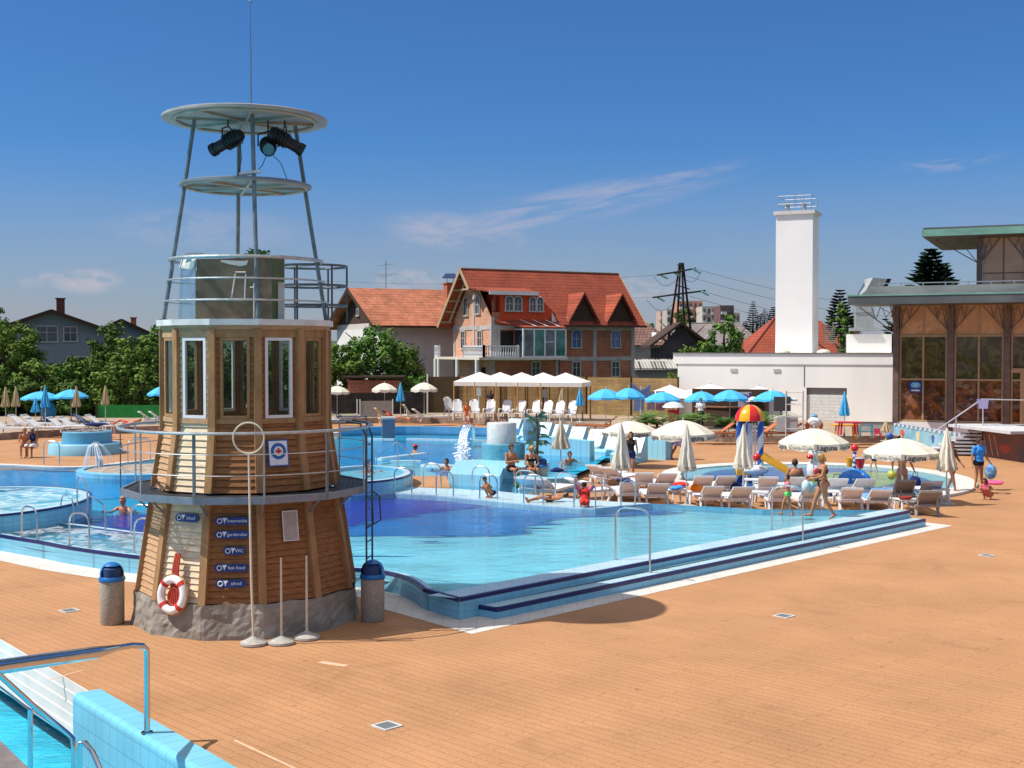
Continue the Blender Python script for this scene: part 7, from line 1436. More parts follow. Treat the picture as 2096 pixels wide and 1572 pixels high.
# big white square parasols behind the blue ones
for x, top, w_, Y, lb in ((1372, 788, 100, 77, 'large white square parasol behind the blue parasols, left one'), (1455, 786, 130, 75, 'large white square parasol against the white annex, middle'), (1555, 790, 110, 73, 'large white square parasol against the annex, right one')):
    t = thing('square_parasol', lb, 'parasol', (P(x, 700, Y).x, Y, .3), R(20), 'large white parasols'); hw_ = w_ / F * Y / 2; zt_ = ZY(top, Y) - .3; c_ = [V3(-hw_, -hw_, zt_ - .75), V3(hw_, -hw_, zt_ - .75), V3(hw_, hw_, zt_ - .75), V3(-hw_, hw_, zt_ - .75)]; b = MB()
    for i in range(4): b.add([c_[i], c_[(i + 1) % 4], V3(0, 0, zt_)], [(0, 1, 2)]); b.add([c_[i], c_[(i + 1) % 4], c_[(i + 1) % 4] - V3(0, 0, .1), c_[i] - V3(0, 0, .1)], [(3, 2, 1, 0)])
    b.build('canopy', mat('gazebo_canvas', (.72, .70, .66), .85), t); b = MB(); b.tube([V3(0, 0, 0), V3(0, 0, zt_ + .08)], .04, 8); b.build('pole', POLEM, t)
# ------------------------------------------------------------------ sun loungers
def lounger(m, mp, back=.72, cushion=None, tall=1.):
    """foot end at +Y, head (raised back) at -Y, about 1.9 m long"""
    t = thing('sun_lounger', 'x', 'sun lounger'); w = .64; zs = .27; hx = w / 2; bl = .74; hy = -.35
    b = MB()
    for s in (-1, 1): b.bar((s * hx, -.62, zs), (s * hx, 1.25, zs), .06, .07)
    for y in (-.60, 1.22): b.bar((-hx + .03, y, zs), (hx - .03, y, zs), .06, .06)
    b.build('frame', m, t)
    b = MB()
    for k_ in range(9): y = hy + .12 + k_ * .165; b.bar((-hx + .03, y, zs + .012), (hx - .03, y, zs + .012), .14, .022)
    b.build('seat', mp, t)
    d = V3(0, -math.cos(back), math.sin(back)); o = V3(0, hy, zs + .03); b = MB(); n_ = V3(0, math.sin(back), math.cos(back))
    for k_ in range(5): p = o + d * (.08 + k_ * .145); b.bar(p + V3(-hx + .05, 0, 0), p + V3(hx - .05, 0, 0), .139, .022, up=n_)
    bk = b.build('backrest', mp, t); b = MB()
    for s in (-1, 1): b.bar(o + V3(s * (hx - .04), 0, 0), o + d * bl + V3(s * (hx - .04), 0, 0), .05, .045)
    b.bar(o + d * bl + V3(-hx + .02, 0, 0), o + d * bl + V3(hx - .02, 0, 0), .09, .06); b.build('back_frame', m, bk)
    for s in (-1, 1): q = o + d * bl * .55 + V3(s * (hx - .06), 0, 0); b = MB(); b.bar(q, V3(s * (hx - .04), -.62, zs), .035, .03); b.build('back_strut', m, t)
    for y in (-.52, 1.12):
        for s in (-1, 1): b = MB(); b.bar(V3(s * (hx - .02), y, zs - .02), V3(s * (hx - .0), y + (.09 if y > 0 else -.09), 0), .07, .05); b.build('leg', m, t)
    if cushion: b = MB(); p = o + d * .36 + n_ * .03; b.bar(p - d * .38, p + d * .42, .6, .05, up=n_); b.bar(V3(0, hy + .02, zs + .06), V3(0, 1.0, zs + .06), .58, .04); b.build('towel', cushion, t)
    return t
GREYP = mat('pale_grey_weave', (.78, .82, .90), .6, var=.06, scale=20)  # even pale bluish grey for lounger seats and backs
LW = Proto(lounger(WHITE, GREYP, .52)); LL = Proto(lounger(WHITE, WHITE, .62)); LG = Proto(lounger(mat('taupe_plastic', (.34, .32, .30), .5), mat('taupe_weave', (.26, .24, .23), .7), .62)); LY = Proto(lounger(mat('pale_yellow_plastic', (.65, .55, .3), .5), mat('yellow_plastic', (.75, .48, .04), .5), .9))
BRW = mat('terracotta_wood', (.42, .15, .06), .7, var=.2); LB = Proto(lounger(BRW, BRW, .6)); LT = Proto(lounger(mat('dark_blue_plastic', (.06, .1, .2), .5), mat('slate_weave', (.14, .2, .26), .6), .6))
near = [(1288, 1031), (1345, 1034), (1456, 1040), (1514, 1042), (1596, 1043), (1658, 1043), (1742, 1044)]
def place(p, px, py, rz, lb, grp, z=0., dy=.6):
    q = G(px, py, z); d = V3(-math.sin(rz), math.cos(rz), 0) * dy; return p.put(q + d, rz, lb, grp)
for i, (px, py) in enumerate(near): place(LW, px, py, R(random.uniform(-9, 5)), '%s white lounger from the left in the near row along the pool' % ORD[i], 'white loungers by the main pool')
farr = [(1318, 1008), (1362, 1010), (1438, 1016), (1482, 1016), (1571, 1018), (1630, 1019), (1712, 1022), (1766, 1023)]
for i, (px, py) in enumerate(farr): place(LW, px, py, R(random.uniform(-9, 5)), '%s white lounger from the left in the row behind the near one' % ORD[i], 'white loungers by the main pool')
thr = [(1225, 990), (1252, 995)]
for i, (px, py) in enumerate(thr): place(LW, px, py, R(-30), ('left' if i == 0 else 'right') + ' one of two white loungers standing further back beside the seated couple', 'white loungers by the main pool')
for i, (px, py) in enumerate(((1082, 1020), (1112, 1022))): place(LW, px, py, R(-25), ('left' if i == 0 else 'right') + ' one of two white loungers directly below the seated couple', 'white loungers by the main pool', z=.1)
place(LW, 1190, 1022, R(-60), 'white lounger turned sideways behind the child in pink armbands', 'white loungers by the main pool'); place(LL, 1240, 1024, R(-80), 'low white lounger lying flat at the left end of the near row', 'white loungers by the main pool')
tl = lounger(WHITE, GREYP, .5, mat('bright_blue_towel', (.04, .25, .65), .9, c2=(.25, .45, .7), scale=8, bump=.4)); tag(tl, 'white lounger covered with a bright blue towel', 'sun lounger', 'white loungers by the main pool'); q = G(1802, 1046); tl.location = q + V3(0, .6, 0); tl.rotation_euler = (0, 0, R(-4))
place(LG, 1898, 1056, R(-3), 'taupe lounger at the right end nearest the steps, casting a long shadow', 'taupe loungers'); place(LG, 1850, 1030, R(-8), 'taupe lounger behind the legs of the woman in the peach bikini', 'taupe loungers'); place(LW, 1905, 1028, R(-10), 'white-topped lounger behind the rightmost taupe one', 'white loungers by the main pool')
# side tables, bags
st_ = thing('side_table', 'x', 'table'); b = MB(); b.box((0, 0, .43), (.52, .52, .035)); b.build('table_top', WHITE, st_)
for sx in (-1, 1):
    for sy in (-1, 1): MB().bar(V3(sx * .2, sy * .2, .41), V3(sx * .24, sy * .24, 0), .05, .05).build('leg', WHITE, st_)
ps = Proto(st_)
for px, py, lb in ((1425, 1035, 'white side table with an orange bag between near loungers'), (1554, 1036, 'white side table in the middle of the near row'), (1540, 1008, 'white side table behind, under the folded parasol'), (1700, 1035, 'white side table by the legs of the walking woman'), (1385, 1030, 'white side table beside a blue towel'), (1853, 1052, 'white side table beside the rightmost taupe lounger'), (1925, 1030, 'white side table at the foot of the rightmost folded parasol')): ps.put(G(px, py), R(random.uniform(-20, 20)), lb, 'white side tables')
ps.put(G(222, 888, .3), 0, 'white side table on the terrace before the green windbreak', 'white side tables')
def bag(px, py, z, d, m, label, nm='bag', cat='bag', rz=0.):
    q = G(px, py, .3 if py < 900 else 0.); q.z = z; b = MB(); n = 14
    b.ell(q + V3(0, 0, d[2] * .45), (d[0] / 2, d[1] / 2, d[2] / 2), n); b.v = [(x + .05 * d[0] * noise.noise(V3(x * 9, y * 9, zz * 9)), y, max(zz, z) + .05 * noise.noise(V3(x * 7, zz * 7, 1))) for x, y, zz in b.v]; t = b.build(nm, m, smooth=True); tag(t, label, cat)
    h_ = MB(); h_.tube([q + V3(-d[0] * .25, 0, d[2] * .8), q + V3(-d[0] * .15, 0, d[2] * 1.25), q + V3(d[0] * .15, 0, d[2] * 1.25), q + V3(d[0] * .25, 0, d[2] * .8)], .012, 5); h_.build('handle', m, t) if nm == 'bag' else None; return t
bag(1425, 1037, .45, (.42, .3, .24), clothm('orange_bag', (.75, .20, .02)), 'bright orange bag lying on a white side table'); bag(1393, 1014, .27, (.55, .4, .18), redc, 'red towel bundle on a lounger behind the folded parasol', 'towel', 'towel'); bag(1508, 1017, 0., (.42, .3, .5), navyc, "dark navy bag standing at the edge of the children's pool")
bag(1713, 1003, .0, (.55, .35, .42), clothm('maroon', (.14, .02, .02)), 'dark maroon bag behind the loungers left of the blue dome'); bag(1385, 1032, .45, (.5, .35, .12), bluec, 'blue towel bundled on a low stool in the near row', 'towel', 'towel'); bag(1275, 1003, .28, (.5, .35, .12), navyc, 'navy towel on a lounger behind the leftmost folded parasol', 'towel', 'towel')
bag(1853, 1054, .45, (.42, .3, .1), clothm('dark_red', (.25, .03, .03)), 'dark red cloth on the side table at the right end', 'towel', 'towel'); bag(1873, 1003, .05, (.4, .3, .45), navyc, 'navy bag carried low behind the woman in the peach bikini'); bag(1140, 996, .5, (.5, .35, .15), navyc, 'navy towel lying on the round planter rim beside the bin', 'towel', 'towel')
bag(1060, 1018, .28, (.3, .25, .22), clothm('bottle_green', (.02, .12, .05)), 'small dark green bag behind the two white loungers'); bag(1100, 1022, .28, (.3, .25, .14), redc, 'small red and navy bag on the white lounger below the couple')
# toy net carried by the man, small white cup
q = G(2025, 1003); b = MB(); b.ell((q.x, q.y - .1, .62), (.2, .16, .26), 14); b.tube([V3(q.x, q.y - .1, .85), V3(q.x - .08, q.y - .05, 1.02)], .015, 5); tag(b.build('toy_net', mat('net_blue', (.25, .5, .6), .6, c2=(.03, .15, .5), scale=9)), 'pale blue net bag of toys hanging from the hand of the man in blue', 'bag')
q = G(2036, 1010); b = MB(); b.lathe([(.22, .3), (.30, .36), (.22, .42), (.14, .36), (.22, .3)], (q.x, q.y, .0), 24, caps=False); tag(b.build('swim_ring', pinkc), 'pink swim ring held by the crouching girl', 'swim ring')
t = thing('balloon', 'pale blue and white inflatable ball held by the walking woman', 'ball'); q = P(1650, 996, 35.2); b = MB(); b.ell(q, (.13, .13, .19), 16); b.build('ball', mat('inflatable_white', (.72, .8, .85), .25, c2=(.35, .68, .8), scale=3, stretch=(1, 1, .3)), t, smooth=True); b = MB(); b.ell(q + V3(.14, .02, -.03), (.12, .1, .17), 14); b.build('ball', mat('inflatable_aqua', (.25, .6, .7), .2), t, smooth=True)
# white armchairs on the terrace
ch = thing('garden_armchair', 'x', 'chair'); b = MB(); b.box((0, 0, .40), (.5, .5, .04)); b.build('seat', WHITE, ch)
b = MB(); vs = []
for i in range(9):
    for j in range(9):
        u_, v_ = i / 8 * 2 - 1, j / 8; wz = .27 * (1 - .35 * max(0, v_ - .7) / .3 * abs(u_) ** 0); x = u_ * (.26 if v_ < .75 else .26 * math.sqrt(max(0.02, 1 - ((v_ - .75) / .26) ** 2))); vs.append((x, .25 + .30 * v_ + .04 * (1 - u_ * u_), .42 + .72 * v_))
b.add(vs, [(i * 9 + j, (i + 1) * 9 + j, (i + 1) * 9 + j + 1, i * 9 + j + 1) for i in range(8) for j in range(8)]); bo = b.build('backrest', WHITE, ch, smooth=True); sd = bo.modifiers.new('t', 'SOLIDIFY'); sd.thickness = .03
for s in (-1, 1): MB().tube([V3(s * .29, -.28, .0), V3(s * .30, -.26, .55), V3(s * .30, -.15, .63), V3(s * .30, .12, .62), V3(s * .27, .30, .58)], .033, 8).build('armrest', WHITE, ch)
for s in (-1, 1): MB().tube([V3(s * .26, .30, .42), V3(s * .29, .42, 0)], .03, 6).build('leg', WHITE, ch)
pch = Proto(ch)
for i, (px, py, rz) in enumerate(((924, 853, 30), (938, 860, 8), (970, 860, 0), (1002, 860, -12), (1034, 860, -16), (1062, 861, -20), (1093, 862, -24), (1116, 863, -26), (1140, 864, -28), (1165, 864, -30))): pch.put(G(px, py, .3), R(rz), '%s white plastic armchair from the left in the row under the gazebos' % ORD[i], 'white armchairs', 1.12)
# terrace loungers on the left and centre
for i, (px, py) in enumerate(((2, 886), (38, 876), (64, 876), (72, 884), (118, 882), (140, 881))): place(LL, px, py, R(-100), '%s white lounger from the left edge on the far left terrace' % ORD[i], 'white loungers on the left terrace', .3, .5)
place(LT, 166, 874, R(-95), 'slate-blue lounger beside the folded beige parasol', 'slate loungers', .3); place(LL, 192, 876, R(-95), 'white lounger with a navy towel left of the green windbreak', 'white loungers on the left terrace', .3)
for px, lb in ((298, 'left one of two white loungers against the green windbreak'), (320, 'right one of two white loungers against the green windbreak')): place(LL, px, 868, R(-60), lb, 'white loungers on the left terrace', .3)
place(LY, 776, 866, R(-75), 'bright yellow lounger in front of the canvas windbreak', None, .3); place(LL, 858, 862, R(-70), 'white lounger below the cream parasol at the fence', 'white loungers on the far terrace', .3); place(LT, 690, 862, R(-80), 'dark lounger just right of the tower', 'slate loungers', .3)
for px, c, lb in ((846, (.35, .4, .03), 'olive-green deck chair back beside the white lounger'), (686, (.3, .45, .05), 'lime-green deck chair back right of the tower')):
    t = lounger(WHITE, mat('deck_%d' % px, c, .7), 1.0); tag(t, lb, 'deck chair'); t.location = G(px, 860, .3) + V3(0, 1.2, 0); t.rotation_euler = (0, 0, R(-70))
for i, (px, py, rz) in enumerate(((1225, 880, 80), (1262, 882, 80), (1300, 884, 85), (1345, 886, 88), (1462, 896, 95), (1492, 897, 95), (1552, 896, 100), (1600, 896, 85))): place(LB, px, py, R(rz), '%s terracotta-brown wooden lounger from the left on the bar terrace' % ORD[i], 'brown wooden loungers', .3, 0)
# ------------------------------------------------------------------ tiled loungers in a row and their low walls
TL = brickmat('tiled_lounger', (.30, .62, .76), (.28, .60, .74), (.20, .46, .6), .2, .2, .006, axis='z', rough=.35, off=0., noise_amt=.06)
tc = thing('tiled_lounger', 'x', 'lounger'); w = .74
prof = [(-1.15, 0), (-1.15, .38), (-.95, .48), (-.25, .36), (.15, .42), (.62, 1.12), (.80, 1.12), (.80, 0)]      # local -Y is the foot end
b = MB(); L_ = [V3(-w / 2, y, z) for y, z in prof]; R_ = [V3(w / 2, y, z) for y, z in prof]; n = len(prof)
b.strip(R_, L_); b.add(L_, [tuple(range(n))]); b.add(R_, [tuple(range(n))[::-1]]); b.build('seat_body', TL, tc); b = MB()
for s in (-1, 1): b.lathe([(.035, 0), (.035, .01)], (s * .2, .47, .92), 8)
b.build('headrest_bolts', mat('bolt_blue', (.1, .25, .35), .5), tc); ptc = Proto(tc)
tops = [(1015, 857), (1052, 858), (1092, 859), (1130, 861), (1168, 864), (1204, 867), (1236, 872), (1262, 880)]
q0, q1 = G(1042, 903), G(1292, 946)
for i in range(8):
    q = q0.lerp(q1, i / 7); ptc.put(q, R(-33), '%s light blue tiled lounger from the left in the curved row' % ORD[i], 'tiled loungers')
def lowwall(name, label, pa, pb, z0a, z1a, z1b, th, m): t = thing(name, label, 'wall'); b = MB(); d = (pb - pa).normalized(); n_ = V3(-d.y, d.x, 0) * th; a4 = [V3(pa.x, pa.y, z0a), V3(pb.x, pb.y, z0a), V3(pb.x, pb.y, z0a) + n_, V3(pa.x, pa.y, z0a) + n_]; t4 = [V3(pa.x, pa.y, z1a), V3(pb.x, pb.y, z1b), V3(pb.x, pb.y, z1b) + n_, V3(pa.x, pa.y, z1a) + n_]; b.hexa(a4, t4); b.build('wall_body', m, t); return t
lowwall('low_wall', 'light blue tiled wall with a sloping top in front of the tiled loungers', G(1070, 938, .2), G(1207, 944, .2), .1, 1.18, 1.0, .5, TL)
lowwall('low_wall', 'separate light blue sloping wall block behind the printed parasols', G(1312, 938), G(1362, 942), 0, 1.18, .95, .5, TL)
# drum, steel cylinder, planter wall, water plant
t = thing('fountain_drum', 'round blue mosaic drum carrying a wide white cylinder in the far pool', 'fountain'); c = G(1030, 968, .3); MOS = mat('mosaic_blue', (.08, .30, .42), .5, c2=(.16, .42, .52), scale=9)
b = MB(); b.lathe([(.78, .0), (.79, 1.18), (.81, 1.24), (.80, 1.28), (.2, 1.28)], (c.x, c.y + 1, 0), 40, caps=False); b.build('drum', MOS, t, smooth=True); b = MB(); b.lathe([(.54, 1.28), (.54, 2.0), (.51, 2.04), (.0, 2.04)], (c.x - .06, c.y + 1, 0), 40, caps=False); b.build('cylinder', mat('white_metal_drum', (.60, .61, .60), .35, .1), t, smooth=True)
t = thing('planter_wall', 'pale blue tiled planter block in front of the blue drum', 'planter'); pw = [G(x, y, .2) for x, y in ((917, 1003), (1023, 1009), (1030, 990), (1105, 988), (1125, 975), (1040, 968), (935, 972))]; b = MB(); b.prism([V3(p.x, p.y, 0) for p in pw], .1, .72); b.build('planter_body', TL, t)
t = thing('planter_wall', 'round low blue seat ring beside the bin and couple', 'planter'); c = G(1120, 1000, .1); b = MB(); b.lathe([(.95, 0), (1.02, .48), (.8, .52), (.78, .4), (.01, .4)], (c.x, c.y + .5, 0), 32, caps=False); b.build('planter_body', TILE, t)
t = thing('water_plant', 'spiky palm-like plant beside the drum', 'plant', G(1098, 960, .4)); vs = MB(); rnd = random.Random(3)
for k_ in range(40):
    a = rnd.uniform(0, 2 * PI); z0 = rnd.uniform(.3, 1.9); L_ = rnd.uniform(.35, .7); d = V3(math.cos(a), math.sin(a), rnd.uniform(-.1, .7)); s = V3(-d.y, d.x, 0) * .05; p = V3(0, 0, z0); m_ = p + d * L_ * .6; e = p + d * L_ + V3(0, 0, -.2); vs.add([p - s * .4, p + s * .4, m_ + s, e, m_ - s], [(0, 1, 2, 3, 4)])
vs.build('leaves', mat('grey_green_leaf', (.06, .15, .09), .5, c2=(.2, .32, .24), scale=5), t); b = MB(); b.tube([V3(0, 0, 0), V3(.05, 0, 1.2), V3(0, 0, 2.0)], [.07, .05, .03], 7); b.build('stem', BARK, t)
b = MB(); b.lathe([(.001, 0), (.3, .05), (.38, .5), (.3, .95), (.001, 1.05)], P(1088, 905, 50), 16, sy=.4); tag(b.build('boulder_panel', mat('slate_shield', (.16, .28, .36), .6)), 'rounded slate-blue shield behind the plant', 'sculpture')
# steel spout with falling water, grey pedestal, island rocks
t = thing('water_spout', 'polished steel water spout on a short pillar pouring into the far pool', 'fountain'); c = G(958, 905, .4); b = MB(); b.tube([c + V3(.1, 0, -.3), c + V3(.12, 0, .45), c + V3(.08, -.05, .68)], [.24, .2, .2], 16); b.ell(c + V3(-.02, -.1, .72), (.34, .3, .13), 16); b.build('spout', mat('bright_steel', (.8, .8, .8), .12, 1.), t, smooth=True)
b = MB(); [b.tube([c + V3(x_, -.35, .66), c + V3(x_ - .1, -.8, .5), c + V3(x_ - .15, -1.2, .1), c + V3(x_ - .15, -1.5, -.3)], [.03, .04, .05, .08], 6) for x_ in (-.2, -.1, 0, .1)]; rnd = random.Random(4)
for k_ in range(420): p = G(947 + rnd.gauss(0, 6), 936 + rnd.gauss(0, 8), .38); b.ell(p + V3(0, 0, rnd.random() ** 3 * .5), (rnd.uniform(.02, .09), rnd.uniform(.02, .09), rnd.uniform(.02, .06)), 5)
o_ = b.build('splash', mat('white_water', (.80, .84, .88), .5, var=.06, scale=6), smooth=True); tag(o_, 'white splashing water under the steel spout', 'splash', kind='stuff')
t = thing('pedestal', 'grey-blue pedestal block with a pale cap in the far pool', 'pedestal'); c = G(795, 897, .36); b = MB(); b.box((c.x, c.y, .75), (.62, .6, 1.1), R(8)); b.build('block', mat('slate_block', (.13, .19, .25), .6), t); b = MB(); b.box((c.x, c.y, 1.35), (.7, .68, .1), R(8)); b.build('cap', COPING, t)
t = thing('rock_bed', 'ring of pale rocks at the foot of the blue drum', 'rocks'); c = G(965, 955, .4); b = MB(); rnd = random.Random(8)
for k_ in range(26): a = rnd.uniform(0, 2 * PI); r_ = rnd.uniform(.0, .75); b.ell(c + V3(r_ * math.cos(a), r_ * math.sin(a) + .3, .1), (rnd.uniform(.08, .16), rnd.uniform(.08, .16), rnd.uniform(.06, .12)), 7)
b.build('rocks', mat('pale_rock', (.45, .43, .40), .9, var=.3, scale=6), t)
t = thing('splash_mushroom', 'translucent cone of falling water at the back of the left lagoon', 'fountain'); c = G(203, 962, .36); b = MB(); b.tube([c, c + V3(-.1, 0, .95)], .05, 8); b.ell(c + V3(-.1, 0, .98), (.12, .12, .05), 10); b.build('nozzle', STEEL, t)
b = MB(); rnd = random.Random(6)
for k_ in range(34): a = rnd.uniform(0, 2 * PI); e = V3(math.cos(a), math.sin(a), 0); b.tube([c + V3(-.1, 0, .98) + e * .08, c + V3(-.1, 0, .85) + e * .28, c + V3(0, 0, .45) + e * .48, c + V3(0, 0, .02) + e * .56], .007, 4)
tag(b.build('splash', mat('white_water', (.80, .84, .88), .5)), 'thin streams of water spreading from the left lagoon nozzle', 'splash', kind='stuff')
# round planter bench far left
t = thing('round_planter', 'round blue planter filled with gravel, with a lower seat ring, far left', 'planter'); c = G(150, 934); cy = c.y + 1.6; b = MB(); b.lathe([(1.12, .0), (1.06, .98), (1.0, 1.02), (.95, .94)], (c.x + .08, cy, 0), 40, caps=False); b.build('drum', mat('pool_blue_paint', (.09, .33, .50), .5, var=.08, scale=2), t, smooth=True)
b = MB(); b.lathe([(1.62, .0), (1.58, .44), (1.54, .48), (1.05, .48)], (c.x, cy, 0), 44, caps=False); b.build('seat_ring', mat('pale_blue_paint', (.22, .48, .62), .5, var=.1, scale=1.5), t, smooth=True)
b = MB(); b.lathe([(.96, .94), (.01, 1.0)], (c.x + .08, cy, 0), 40, caps=False); rnd = random.Random(5)
for k_ in range(140): a = rnd.uniform(0, 2 * PI); r_ = rnd.random() ** .5 * .9; b.ell(V3(c.x + .08 + r_ * math.cos(a), cy + r_ * math.sin(a), .99), (rnd.uniform(.03, .08), rnd.uniform(.03, .08), .04), 5)
b.build('gravel', mat('gravel_grey', (.36, .33, .32), .9, c2=(.10, .09, .09), scale=12), t)
# ------------------------------------------------------------------ children's pool
KC = V3(11.0, 44.6, 0); KX, KY = 5.45, 6.35; n = 72
def ringk(f, z, dx=0): return [V3(KC.x + (KX + f) * math.cos(2 * PI * i / n) + .35 * math.sin(4 * PI * i / n), KC.y + (KY + f) * math.sin(2 * PI * i / n), z) for i in range(n + 1)]
b = MB(); b.strip(ringk(0, .004), ringk(0, .09)); b.strip(ringk(0, .09), ringk(-.7, .07)); b.strip(ringk(-.7, .07), ringk(-.7, .02)); struct('kerb_strip', b, COPING)
struct('pool_floor', MB().sheet(ringk(-.7, 0)[:-1], .012), FCYAN); struct('pool_floor', MB().sheet(ringk(-1.5, 0)[:-1], .018), FBLUE); struct('water', MB().sheet(ringk(-.7, 0)[:-1], .055), watermat('kid_water', (.85, .95, 1.), .03, 2.0, ior=1.2))
ki = [G(1620, 985, 0), G(1700, 968, 0), G(1830, 968, 0), G(1850, 985, 0), G(1760, 1000, 0)]; struct('pool_floor', MB().sheet(smoothpts(ki, 5, True), .024), floormat('lime_pool_floor', (.35, .48, .22), (.32, .45, .2), .8))
REDP = mat('glossy_red', (.60, .015, .02), .2, spec=.6, var=.05); YELP = mat('glossy_yellow', (.80, .38, .01), .2, spec=.6, var=.05); BLUP = mat('glossy_blue', (.01, .10, .42), .3, var=.05); SPIR = mat('white_gloss', (.7, .72, .74), .3)
t = thing('mushroom_fountain', 'red and yellow striped mushroom canopy on blue-and-white spiral columns', 'water play'); c = G(1534, 988); sc0 = c.y / F; zt = ZY(828, c.y); z1 = ZY(861, c.y); rr = 30.5 * sc0
b = MB(); k = 8; seg = 32
for i in range(seg):
    for j in range(k):
        a0, a1 = 2 * PI * i / seg, 2 * PI * (i + 1) / seg; e0, e1 = PI / 2 * j / k, PI / 2 * (j + 1) / k; f_ = lambda a, e: V3(c.x + rr * math.cos(e) * math.cos(a), c.y + rr * math.cos(e) * math.sin(a), z1 + (zt - z1) * math.sin(e)); b.add([f_(a0, e0), f_(a1, e0), f_(a1, e1), f_(a0, e1)], [(0, 1, 2, 3)], 1 if ((i + 1) // 4) % 2 else 0)
b.build('cap', [REDP, YELP], t, smooth=True, merge=.002)
for s, yy in ((-1, 0), (1, -.1), (.1, .35)):
    cx_ = c.x + s * 21 * sc0; b = MB(); h_ = z1; nz = 40; ns = 12; vs = []
    for i in range(nz + 1):
        for j in range(ns): a = 2 * PI * j / ns + i * .35; vs.append((cx_ + .11 * math.cos(a), c.y + yy + .11 * math.sin(a), h_ * i / nz))
    for i in range(nz):
        for j in range(ns): b_ = 1 if j < 6 else 0; b.add([vs[i * ns + j], vs[i * ns + (j + 1) % ns], vs[(i + 1) * ns + (j + 1) % ns], vs[(i + 1) * ns + j]], [(0, 1, 2, 3)], b_)
    b.build('spiral_column', [BLUP, SPIR], t, merge=.001)
b = MB(); b.box((c.x - .05, c.y - .1, ZY(962, c.y)), (.9, .5, .3)); b.build('slide_platform', YELP, t)
s0_, s1_ = P(1557, 936, c.y), P(1612, 968, c.y - .3); d = (s1_ - s0_).normalized(); b = MB(); b.bar(s0_, s1_, .5, .05); [b.bar(s0_ + V3(0, y, .1), s1_ + V3(0, y, .1), .05, .22) for y in (-.25, .25)]; b.build('slide', YELP, t)
b = MB(); p = P(1549, 936, c.y - .5); b.ell(p, .14, 14); b.build('red_ball', REDP, t, smooth=True); b = MB(); p = P(1545, 962, c.y - .2); b.ell(p, (.5, .3, .18), 16); b.build('white_base', SPIR, t, smooth=True)
sh = MB(); rnd = random.Random(9)
for k_ in range(18): x = rnd.uniform(-.35, .45); sh.tube([V3(c.x + x, c.y + .1, z1 - .1), V3(c.x + x * 1.05, c.y + .1, z1 * .5), V3(c.x + x * 1.1 + rnd.uniform(-.05, .05), c.y + .1, .05)], .012, 4)
tag(sh.build('splash', mat('white_water', (.8, .84, .88), .5)), 'thin curtain of falling water between the spiral columns', 'splash', kind='stuff')
t = thing('spray_post', 'blue dome carrying a striped post with a red ball and tipping buckets', 'water play'); c = G(1749, 1003); b = MB()
b.ell((c.x, c.y, .1), (.62, .62, .62), 20); b.build('blue_dome', mat('dome_blue', (.01, .22, .72), .25, spec=.5), t, smooth=True); b = MB(); rnd = random.Random(2)
for a, e in ((-1.9, .5), (-1.2, .8), (-2.3, .2), (-.6, .4), (-1.5, .15)): b.ell(V3(c.x + .62 * math.cos(e) * math.cos(a), c.y + .62 * math.cos(e) * math.sin(a), .1 + .62 * math.sin(e)), .05, 8)
b.build('white_spots', SPIR, t); zb = ZY(920, c.y); b = MB()
for k_ in range(9): z0 = .65 + (zb - .65) * k_ / 9; z1_ = .65 + (zb - .65) * (k_ + 1) / 9; b.tube([V3(c.x, c.y, z0), V3(c.x, c.y, z1_)], .06, 10, mi=k_ % 2)
b.build('striped_post', [SPIR, BLUP], t); b = MB(); b.ell((c.x, c.y, zb + .05), .13, 14); b.build('red_ball', REDP, t, smooth=True)
zb2 = ZY(938, c.y); b = MB(); b.lathe([(.09, -.33), (.17, .0), (.16, .0), (.01, -.2)], (c.x + .17, c.y - .05, zb2), 16, caps=False); b.build('bucket', REDP, t); b = MB(); b.lathe([(.19, 0), (.19, .03)], (c.x + .17, c.y - .05, zb2), 16); b.build('bucket_rim', SPIR, t); b = MB(); b.lathe([(.08, -.3), (.13, .0), (.12, 0), (.01, -.2)], (c.x - .15, c.y + .1, zb2), 14, caps=False); b.build('bucket', YELP, t)
t = thing('snowman_figure', 'rounded white play figure with red beak-like nose standing in the pool', 'figure'); c = G(1668, 985); b = MB(); z_ = lambda y: ZY(y, c.y)
b.ell((c.x, c.y, z_(962)), (.30, .28, .42), 16); b.build('figure_body', SPIR, t, smooth=True); b = MB(); b.ell((c.x + .02, c.y, z_(928)), (.26, .25, .24), 16); b.build('figure_head', SPIR, t, smooth=True); b = MB(); b.ell((c.x - .2, c.y - .15, z_(934)), (.15, .12, .09), 12); b.build('beak', REDP, t, smooth=True); b = MB(); b.ell((c.x + .02, c.y - .28, z_(965)), (.18, .06, .15), 12); b.build('red_bib', REDP, t, smooth=True); b = MB(); b.ell((c.x - .03, c.y - .24, z_(922)), .035, 8); b.ell((c.x - .15, c.y - .22, z_(923)), .03, 8); b.build('eyes', BLACK, t)
for s in (-1, 1): b = MB(); b.ell((c.x + s * .15, c.y - .12, .1), (.14, .2, .12), 12); b.build('foot', YELP if s < 0 else BLUP, t, smooth=True)
t = thing('snowman_figure', 'round white spring figure with orange ears on the terrace above the parasol', 'figure'); c = G(1667, 896, .3); b = MB(); b.ell((c.x, c.y, 1.05), (.36, .3, .3), 16); b.build('figure_body', SPIR, t, smooth=True); [MB().ell((c.x + x_, c.y, .92), (.12, .15, .2), 10).build('ear', mat('orange_paint', (.6, .15, .04), .5), t, smooth=True) for x_ in (-.35, .32)]; b = MB(); b.ell((c.x, c.y, 1.38), (.16, .14, .1), 12); b.build('cap', mat('cap_blue', (.1, .3, .6), .5), t, smooth=True); b = MB(); b.tube([V3(c.x, c.y, .3), V3(c.x, c.y, .8)], .1, 8); b.build('spring', GALV, t)
